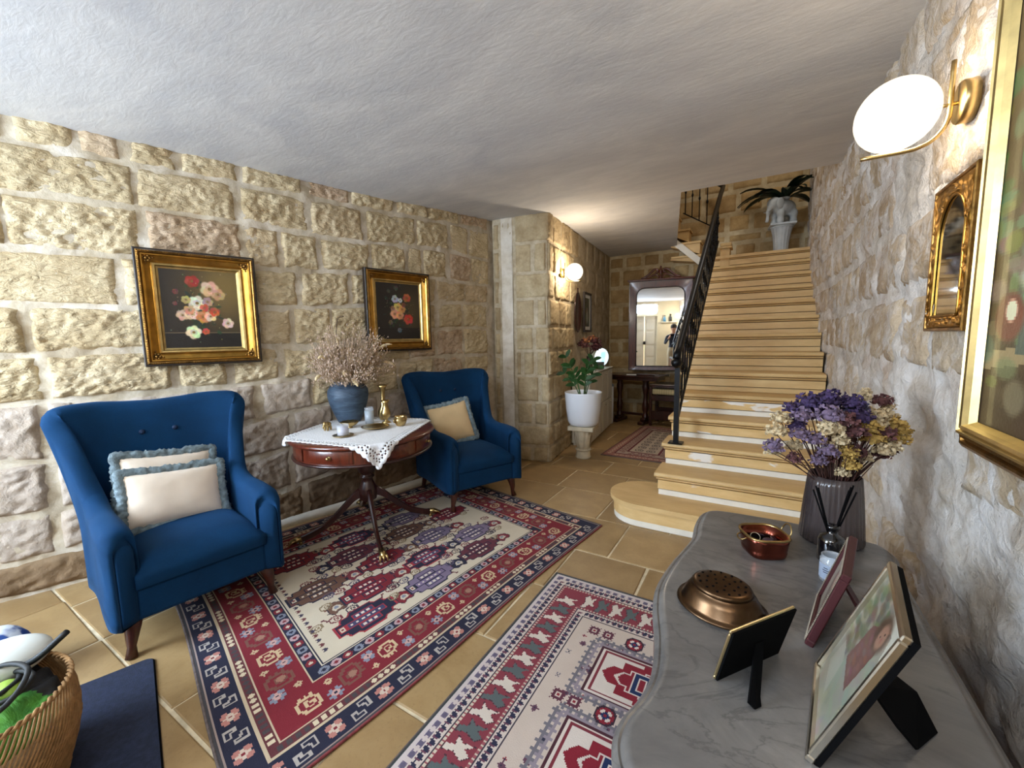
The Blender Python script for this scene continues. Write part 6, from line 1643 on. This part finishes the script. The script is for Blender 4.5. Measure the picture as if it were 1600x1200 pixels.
x, y = side_pt(1.66, .19)
cf = thing('small_photo_frame', 'small dark-framed photograph in front of the round glowing lamp', 'photo frame', (x, y, CTZ), math.radians(25))
b = MB(); b.box((-.06, -.008, 0), (.06, .008, .10), .003); b.build('frame', MT['frame_black'], cf)
pc = Canvas(24, 18, (90,96,88)); 
for q in (6, 12, 18): pc.ell(q, 9, 2.2, 6, (44,48,46))
print_sheet('photograph', pc, lambda u, v: np.stack([-.05+.1*u, np.full(u.shape, -.009), .012+.076*v], 1), MT['photo'], cf)
# oval tray and dark picture on the side wall
x, y = side_pt(1.02, .032)
ov = thing('oval_wooden_tray', 'dark oval wooden plaque hanging on the hall wall beside the black-framed picture', 'plaque', (x, y, 1.72), HA)
b = MB(); n = 40
prof = [(0, .0), (.13, .0), (.145, .006), (.15, .016), (.144, .020), (.135, .012), (0, .010)]
b.lathe([(r_, -h) for r_, h in prof], axis='y', n=n)
for i, v in enumerate(b.v): b.v[i] = (v[0], v[1], v[2]*1.75)
b.build('oval_board', MT['mahog_d'], ov); b = MB(); b.sphere((0, -.012, .275), .02, 10, 6, (1, .5, 1)); b.sphere((0, -.012, .30), .012, 8, 6); b.build('crest', MT['mahog_d'], ov)
x, y = side_pt(1.52, .03)
hp = thing('black_framed_picture', 'black-framed portrait picture with a pale mount on the hall wall', 'picture', (x, y, 1.742), HA)
mitred(.38, .55, [(0, 0), (0, .022), (.006, .028), (.028, .024), (.032, .012)], 'frame', MT['frame_black'], hp)
mitred(.316, .486, [(0, .008), (.045, .008)], 'mount', MT['paper'], hp)
pc = Canvas(40, 80, (64,70,52)); rq = random.Random(3)
for k in range(60): pc.ell(rq.uniform(0, 40), rq.uniform(0, 80), rq.uniform(2, 7), rq.uniform(2, 6), jit((70,76,56), rq, 26), .7, .5)
pc.ell(20, 46, 5, 7, (170,140,110), .9, .3); pc.ell(20, 26, 8, 16, (186,186,176), .8, .3)
print_sheet('picture_print', pc, lambda u, v: np.stack([-.115+.23*u, np.full(u.shape, -.007), -.2+.4*v], 1), MT['photo'], hp)
# bin
x, y = side_pt(2.365, .15)
bn = thing('white_cylinder_bin', 'tall white cylindrical bin between the cabinets and the console table', 'bin', (x, y, 0))
lathe_multi(bn, 'bin_body', [(0, 0), (.10, 0), (.10, .03), (.105, .60), (.10, .605), (0, .60)], MT['white_gloss'], 32)
lathe_multi(bn, 'lid', [(.104, .606), (.106, .612), (.10, .635), (.06, .655), (0, .66)], simple('grey_bin_lid', S(110,122,134), .4), 32)
# console table with pedestal ends
ct = thing('console_table', 'dark console table on a turned pedestal below the tall mirror', 'table', (-1.72, 6.72, 0), math.radians(-9))
b = MB(); b.box((-.44, -.22, .755), (.46, .22, .785), .008); b.build('table_top', MT['mahog_d'], ct)
b = MB(); b.box((-.39, -.17, .70), (.41, .17, .754), .004); b.build('frieze', MT['mahog_d'], ct)
for s in (-1, 1):
    b = MB(); b.lathe([(.05, .10), (.045, .14), (.03, .17), (.048, .22), (.05, .30), (.036, .36), (.03, .45), (.05, .55), (.055, .60), (.04, .65), (.06, .699)], (s*.22-.05, 0, 0), 20); lg = b.build('pedestal_leg', MT['mahog_d'], ct)
    b = MB(); b.box((s*.22-.10, -.2, .0), (s*.22-.0, .2, .055), .015); b.box((s*.22-.09, -.12, .055), (s*.22-.01, .12, .1), .012); b.build('foot', MT['mahog_d'], lg)
b = MB(); b.box((-.24, -.02, .12), (.14, .02, .16), .006); b.build('stretcher', MT['mahog_d'], ct)
tm = TR(-1.72, 6.72, .786) @ RZ(math.radians(-9))
for k, (lx, ly, w_, d_, rot_, lab, m) in enumerate(((.02, -.10, .24, .16, .3, 'white sheet of paper lying on the dark console table', MT['paper']),)):
    p = tm @ Vector((lx, ly, 0)); t = thing('paper_sheet', lab, 'paper', p, rot_); b = MB(); b.box((-w_/2, -d_/2, 0), (w_/2, d_/2, .004)); b.build('sheet', m, t)
p = tm @ Vector((.24, -.12, 0)); t = thing('closed_notebook', 'thin dark notebook lying beside the white sheet on the console table', 'notebook', p, -.2)
b = MB(); b.box((-.15, -.07, 0), (.15, .07, .018), .003); b.build('cover', MT['mahog_d'], t); b = MB(); b.box((-.147, -.066, .003), (.151, .067, .015)); b.build('pages', MT['paper'], t)
# big mirror
bm_ = thing('overmantel_mirror', 'tall mahogany-framed mirror with a scrolled crest against the back wall', 'mirror', (-1.43, 7.05, 1.555), math.radians(9.9))
fw, fh = .965, 1.45; gi = arch(.365, -.645, .63, 24); 
# glass shape: rectangle with rounded upper corners
def rr_top(w2, z0, z1, r_, n=8):
    P = [(-w2, z0), (w2, z0)]
    P += [(w2-r_+r_*math.cos(a), z1-r_+r_*math.sin(a)) for a in np.linspace(0, PI/2, n)]
    P += [(-w2+r_+r_*math.cos(a), z1-r_+r_*math.sin(a)) for a in np.linspace(PI/2, PI, n)]
    return P
gi = rr_top(.365, -.655, .615, .12)
arch_ring('frame', gi, fw/2, fh/2, -.018, -.03, MT['mahog'], bm_, 6, 0, 120)
b = MB(); I = resample(gi, 90); b.tube([(p.x, -.024, p.z) for p in I]+[(I[0].x, -.024, I[0].z)], .009, 6, cap=False); b.build('bead_moulding', MT['mahog_d'], bm_)
b = MB(); b.add([(p.x, -.012, p.z) for p in I], [tuple(range(len(I)))]); b.build('mirror_glass', MT['mirror'], bm_)
b = MB()
for a, c in (((-fw/2, -.03, -fh/2), (-fw/2+.012, .01, fh/2)), ((fw/2-.012, -.03, -fh/2), (fw/2, .01, fh/2)), ((-fw/2, -.03, -fh/2), (fw/2, .01, -fh/2+.012)), ((-fw/2, -.03, fh/2-.012), (fw/2, .01, fh/2))): b.box(a, c)
b.box((-fw/2+.01, -.004, -fh/2+.01), (fw/2-.01, .008, fh/2-.01)); b.build('case', MT['mahog_d'], bm_)
b = MB(); b.box((-fw/2-.03, -.05, fh/2), (fw/2+.03, .012, fh/2+.03), .008); b.build('cornice', MT['mahog'], bm_)
for s in (-1, 1):
    b = MB(); P = catmull([(s*.30, -.02, fh/2+.045), (s*.24, -.02, fh/2+.06), (s*.17, -.02, fh/2+.11), (s*.10, -.02, fh/2+.17), (s*.05, -.02, fh/2+.17), (s*.045, -.02, fh/2+.13), (s*.08, -.02, fh/2+.12)], 4); b.tube([tuple(p) for p in P], [.018-.008*abs(i/len(P)-.5) for i in range(len(P))], 8)
    P = catmull([(s*.27, -.02, fh/2+.05), (s*.19, -.02, fh/2+.05), (s*.12, -.02, fh/2+.085), (s*.06, -.02, fh/2+.09), (s*.03, -.02, fh/2+.05)], 4); b.tube([tuple(p) for p in P], .013, 8); b.build('crest_scroll', MT['mahog'], bm_)
b = MB(); b.lathe([(.03, 0), (.034, .02), (.016, .05), (.026, .09), (.030, .12), (.012, .16), (.018, .18), (0, .20)], (0, -.02, fh/2+.03), 16); b.build('finial', MT['mahog'], bm_)
# stool with striped seat
ss = thing('upholstered_stool', 'dark wooden stool with a beige striped seat standing under the mirror beside the stairs', 'stool', (-1.22, 6.74, 0), math.radians(-3))
def stripe():
    t = NT('beige_striped_fabric'); w1 = t.wave(9, None, 0, 0, 'X'); t.col(t.ramp(w1, [(.35, S(206,190,146)), (.5, S(120,104,70)), (.65, S(190,174,132))])); t.set(rough=.9); return t.m
b = MB(); b.box((-.21, -.18, .49), (.21, .18, .58), .03); b.build('seat', stripe(), ss)
for sx in (-1, 1):
    for sy in (-1, 1): b = MB(); b.box((sx*.215-.022, sy*.185-.022, 0), (sx*.215+.022, sy*.185+.022, .62), .005); b.build('leg', MT['mahog_d'], ss)
    b = MB(); b.box((sx*.215-.012, -.165, .40), (sx*.215+.012, .165, .49)); b.build('side_rail', MT['mahog_d'], ss)
for z0, z1 in ((.40, .485), (.10, .24), (.60, .635)):
    for sy in (-1, 1): b = MB(); b.box((-.195, sy*.19-.012, z0), (.195, sy*.19+.012, z1), .003); b.build('rail', MT['mahog_d'], ss)
b = MB(); b.box((-.235, -.21, .636), (.235, .21, .655), .006); b.build('top_board', MT['mahog_d'], ss)
# shelf with bottles on the near wall, seen in the mirror
sh = thing('wall_shelf', 'small white shelf on the near wall beside the door, seen in the mirror', 'shelf', (.12, YN, 1.86))
b = MB(); b.box((-.26, 0, 0), (.26, .14, .02)); b.build('board', MT['white_paint'], sh)
for k, (dx, h, m, lab) in enumerate(((-.14, .2, simple('blue_bottle', S(70,130,160), .2), 'blue bottle on the small near-wall shelf'), (.06, .24, simple('dark_bottle', S(40,44,48), .3), 'dark spray bottle on the small near-wall shelf'))):
    t = thing('bottle', lab, 'bottle', (.12+dx, YN+.07, 1.881)); lathe_multi(t, 'bottle_body', [(0, 0), (.045, 0), (.048, h*.65), (.016, h*.8), (.016, h*.95), (0, h*.95)], m, 20); b = MB(); b.box((-.02, -.05, h*.95), (.02, .02, h*1.1), .006); b.build('cap', MT['black'], t)
# ------------------------------------------------------------------ bottom left corner: mat, basket and what it holds
mt = thing('door_mat', 'navy felt door mat with rounded corners lying on the stone floor by the basket', 'mat', (0, 0, 0))
a_ = np.array([.96, -.28]); b__ = np.array([-.30, -.95]); c0 = np.array([-2.285, .62])
def rrect(o, u, v, L_, W_, r_, n=6):
    P = []
    for (cx, cy, a0) in ((r_, r_, PI), (L_-r_, r_, 1.5*PI), (L_-r_, W_-r_, 0), (r_, W_-r_, .5*PI)):
        for k in range(n+1): a = a0+PI/2*k/n; q = o+u*(cx+r_*math.cos(a))+v*(cy+r_*math.sin(a)); P.append((float(q[0]), float(q[1])))
    return P
b = MB(); b.prism(rrect(c0, a_, b__, .80, .50, .03), 0.001, .010); b.build('mat_pile', simple('navy_felt', S(28,36,58), .95, nscale=60, namt=.3, bump=.5, bscale=220), mt)
b = MB(); b.prism(rrect(c0-a_*.006-b__*.006, a_, b__, .812, .512, .034), 0.0005, .005); b.build('mat_backing', MT['black'], mt)
BKX, BKY, BKH = -1.985, .085, .335
bk = thing('rope_basket', 'round woven rope basket at the bottom left corner, filled with a green bag', 'basket', (BKX, BKY, .0105))
MT['rope'] = simple('tan_cord', S(158,120,76), .85, nscale=50, namt=.3, bump=.4, bscale=200)
b = MB(); b.lathe([(0, .002), (.20, .002), (.205, .01), (.20, .018), (0, .018)], n=40); b.build('basket_base', MT['rope'], bk)
NB = 110
def brad(q): return .205+.045*math.sin(q*PI*.75)
for k in range(NB):
    a = 2*PI*k/NB; b = MB(); P = [(brad(q)*math.cos(a+q*.75), brad(q)*math.sin(a+q*.75), .015+(BKH-.03)*q) for q in np.linspace(0, 1, 7)]
    b.tube(P, .0035, 5, cap=False); b.build('cord', MT['rope'], bk)
for z, q, r_ in ((BKH-.012, 1, .008), (.018, 0, .007), (BKH*.52, .5, .0045)):
    b = MB(); rr = brad(q)
    for ph_ in (0, PI): b.tube([((rr+r_*.6*math.cos(t_*36+ph_))*math.cos(t_), (rr+r_*.6*math.cos(t_*36+ph_))*math.sin(t_), z+r_*.6*math.sin(t_*36+ph_)) for t_ in np.linspace(0, 2*PI, 289)], r_*.62, 5, cap=False)
    b.build('braided_hoop', MT['rope'], bk)
gb = thing('green_bag', 'folded bright green and black fabric bag with black cord handles inside the rope basket', 'bag', (BKX, BKY, .0))
def bagmat():
    t = NT('bright_green_fabric'); n = t.noise(4, 4, .6); t.col(t.ramp(n, [(.35, S(44,108,32)), (.65, S(98,170,52))])); t.set(rough=.6); t.bump(t.noise(8, 5, .6, None, 1.5), .6, .03); return t.m
MT['greenbag'] = bagmat()
n = 36; vs_ = []; fs = []
for j in range(n+1):
    for i in range(n+1):
        u, v = -1+2*i/n, -1+2*j/n; a = math.atan2(v, u); m_ = max(abs(u), abs(v)); r_ = m_*.218
        x, y = r_*math.cos(a), r_*math.sin(a); z = .30+.045*(1-m_**2)+.03*float(fbm(x*7, y*7, 1, 3, 5))+.02*abs(float(vnoise((x+y)*14, (x-y)*5, 0, 8)))
        if m_ > .97: z = .24
        vs_.append((x, y, z))
fs = [(j*(n+1)+i, j*(n+1)+i+1, (j+1)*(n+1)+i+1, (j+1)*(n+1)+i) for j in range(n) for i in range(n)]
me_f = [0 if (vs_[f[0]][0]*_r.x+vs_[f[0]][1]*_r.y)*.35-(vs_[f[0]][0]*_d.x+vs_[f[0]][1]*_d.y) > -.035 else 1 for f in fs]
o = mesh_obj('fabric', vs_, fs, None, gb, smooth=True, mats=[MT['greenbag'], simple('black_nylon', S(18,18,20), .6)], fm=me_f)
MT['bcord'] = simple('black_cord', S(22,24,24), .6)
for k, P in enumerate(([(-.19, .02, .30), (-.06, .10, .40), (.10, .14, .43), (.19, .08, .40), (.17, -.02, .37), (.05, -.10, .36), (-.12, -.16, .35)],
                       [(-.17, .06, .31), (-.04, .13, .37), (.08, .15, .39), (.13, .09, .38), (.06, .0, .37), (-.06, -.10, .36), (-.16, -.14, .34)],
                       [(-.02, -.19, .33), (.04, -.08, .37), (.07, .04, .37), (.03, .12, .37), (-.05, .14, .36)], [(-.14, .12, .33), (.0, .17, .40), (.05, .24, .47)])):
    b = MB(); b.tube([(x*.98, y*.98, z-.01) for x, y, z in [tuple(p) for p in catmull(P, 5)]], .0075 if k < 3 else .010, 8); b.build('cord_handle', MT['bcord'], gb)
b = MB(); b.sphere((0.02, .10, .345), .04, 14, 8, (1.2, .8, .5)); b.build('lime_pouch', simple('lime_green_fabric', S(140,168,60), .6), gb)
# white cushion-like bag and blue item behind it
wt = thing('white_fabric_bundle', 'smooth white folded cloth lying on the rim of the rope basket', 'bundle', (-2.13, .185, .36))
b = MB(); b.sphere((0, 0, 0), .12, 24, 14, (.95, 1.1, .45)); b.build('fabric', simple('white_cotton', S(214,216,208), .85, nscale=4, namt=.06, bump=.3, bscale=9), wt)
bl = thing('blue_parcel', 'small blue and white patterned pouch on the floor beyond the basket', 'pouch', (-2.66, .24, .0))
b = MB(); b.sphere((0, 0, .125), .105, 20, 12, (1, 1, 1.19)); t = NT('blue_white_print'); t.col(t.ramp(t.noise(14, 2), [(.45, S(30,70,140)), (.55, S(220,226,232))])); t.set(rough=.6); b.build('fabric', t.m, bl)
# ------------------------------------------------------------------ photographer, seen only in the mirror
def skin_body():
    C = {}
    V = [('pelvis', (0, 0, .96), .15), ('waist', (0, -.005, 1.08), .135), ('chest', (0, .01, 1.27), .155), ('neckb', (0, .0, 1.43), .07), ('neck', (0, .01, 1.49), .055), ('head1', (0, .03, 1.56), .075), ('head2', (0, .035, 1.64), .095), ('head3', (0, .02, 1.71), .07)]
    E = [(0, 1), (1, 2), (2, 3), (3, 4), (4, 5), (5, 6), (6, 7)]
    def add(n_, p, r_, par): V.append((n_, p, r_)); E.append((par, len(V)-1)); return len(V)-1
    for s in (-1, 1):
        h = add('hip', (s*.10, 0, .90), .115, 0); k = add('knee', (s*.115, .03, .50), .075, h); a = add('ankle', (s*.12, -.01, .10), .05, k); f = add('foot', (s*.13, .10, .045), .045, a); add('toe', (s*.135, .19, .035), .035, f)
        c = add('clav', (s*.13, .0, 1.39), .075, 2); sh_ = add('shoulder', (s*.20, .0, 1.36), .065, c); e = add('elbow', (s*.26, .12, 1.12), .045, sh_); w_ = add('wrist', (s*.12, .32, 1.33), .028, e); p = add('palm', (s*.085, .36, 1.385), .030, w_)
        for q in range(4):
            f1 = add('finger', (s*.075, .375+.004*q, 1.43-.020*q), .010, p); add('fingertip', (s*.045, .388, 1.44-.022*q), .008, f1)
        t1 = add('thumb', (s*.065, .345, 1.41), .010, p); add('thumbtip', (s*.05, .335, 1.44), .008, t1)
    me = bpy.data.meshes.new('body'); me.from_pydata([v[1] for v in V], E, []); o = bpy.data.objects.new('body', me)
    return o, V
pr = thing('person', 'person in dark top and khaki trousers, seen only in the tall mirror', 'person', (.12, -.47, 0), math.radians(12))
o, V = skin_body(); link(o, pr)
md = o.modifiers.new('skin', 'SKIN'); sv = o.data.skin_vertices[0].data
for i, v in enumerate(V): sv[i].radius = (v[2], v[2]*(.72 if v[0] in ('waist', 'chest', 'pelvis') else 1)); sv[i].use_root = (i == 0)
ms = o.modifiers.new('subdivision', 'SUBSURF'); ms.levels = 2; ms.render_levels = 2
def person_mat():
    t = NT('clothed_figure'); g = t.n.new('ShaderNodeSeparateXYZ'); t.l.new(t.tc.outputs['Object'], g.inputs[0])
    c = t.ramp(g.outputs['Z'], [(0, S(40,34,30)), (.085, S(40,34,30)), (.09, S(176,160,130)), (.60, S(176,160,130))], 'CONSTANT')
    def gt(sock, val):
        m = t.n.new('ShaderNodeMath'); m.operation = 'GREATER_THAN'; m.inputs[1].default_value = val; t.l.new(sock, m.inputs[0]); return m.outputs[0]
    c = t.mix(gt(g.outputs['Z'], 1.0), c, S(24,34,52)); c = t.mix(gt(g.outputs['Z'], 1.455), c, S(196,150,122)); c = t.mix(gt(g.outputs['Y'], .31), c, S(196,150,122)) if False else c
    m = t.n.new('ShaderNodeMath'); m.operation = 'MULTIPLY'; t.l.new(gt(g.outputs['Y'], .30), m.inputs[0]); t.l.new(gt(g.outputs['Z'], 1.0), m.inputs[1])
    c = t.mix(m.outputs[0], c, S(196,150,122)); t.col(c); t.set(rough=.8); return t.m
o.data.materials.append(person_mat())
b = MB(); b.sphere((0, .005, 1.675), .112, 16, 10, (.92, 1.0, .95)); hair = b.build('hair', simple('dark_hair', S(34,26,22), .8), pr)
for s in (-1, 1):
    b = MB(); b.sphere((s*.033, .118, 1.645), .010, 8, 6); b.build('eye', MT['black'], pr)
    b = MB(); b.sphere((s*.092, .03, 1.625), .022, 8, 6, (.4, .8, 1.2)); b.build('ear', simple('skin_tone', S(196,150,122), .7) if 'skin' not in MT else MT['skin'], pr)
b = MB(); b.sphere((0, .135, 1.615), .014, 8, 6, (.8, 1, 1.3)); b.build('nose', simple('skin_tone_nose', S(190,142,116), .7), pr)
b = MB(); b.box((-.022, .118, 1.575), (.022, .126, 1.583), .003); b.build('mouth', simple('lip_tone', S(160,96,90), .7), pr)
phn = thing('mobile_phone', 'black mobile phone held up by the photographer, seen only in the mirror', 'phone', (0, 0, 1.4)); phn.matrix_world = cam.matrix_world @ TR(0, 0, .025)
b = MB(); b.box((-.075, -.036, -.004), (.075, .036, .004), .003); b.build('phone_body', MT['black'], phn)
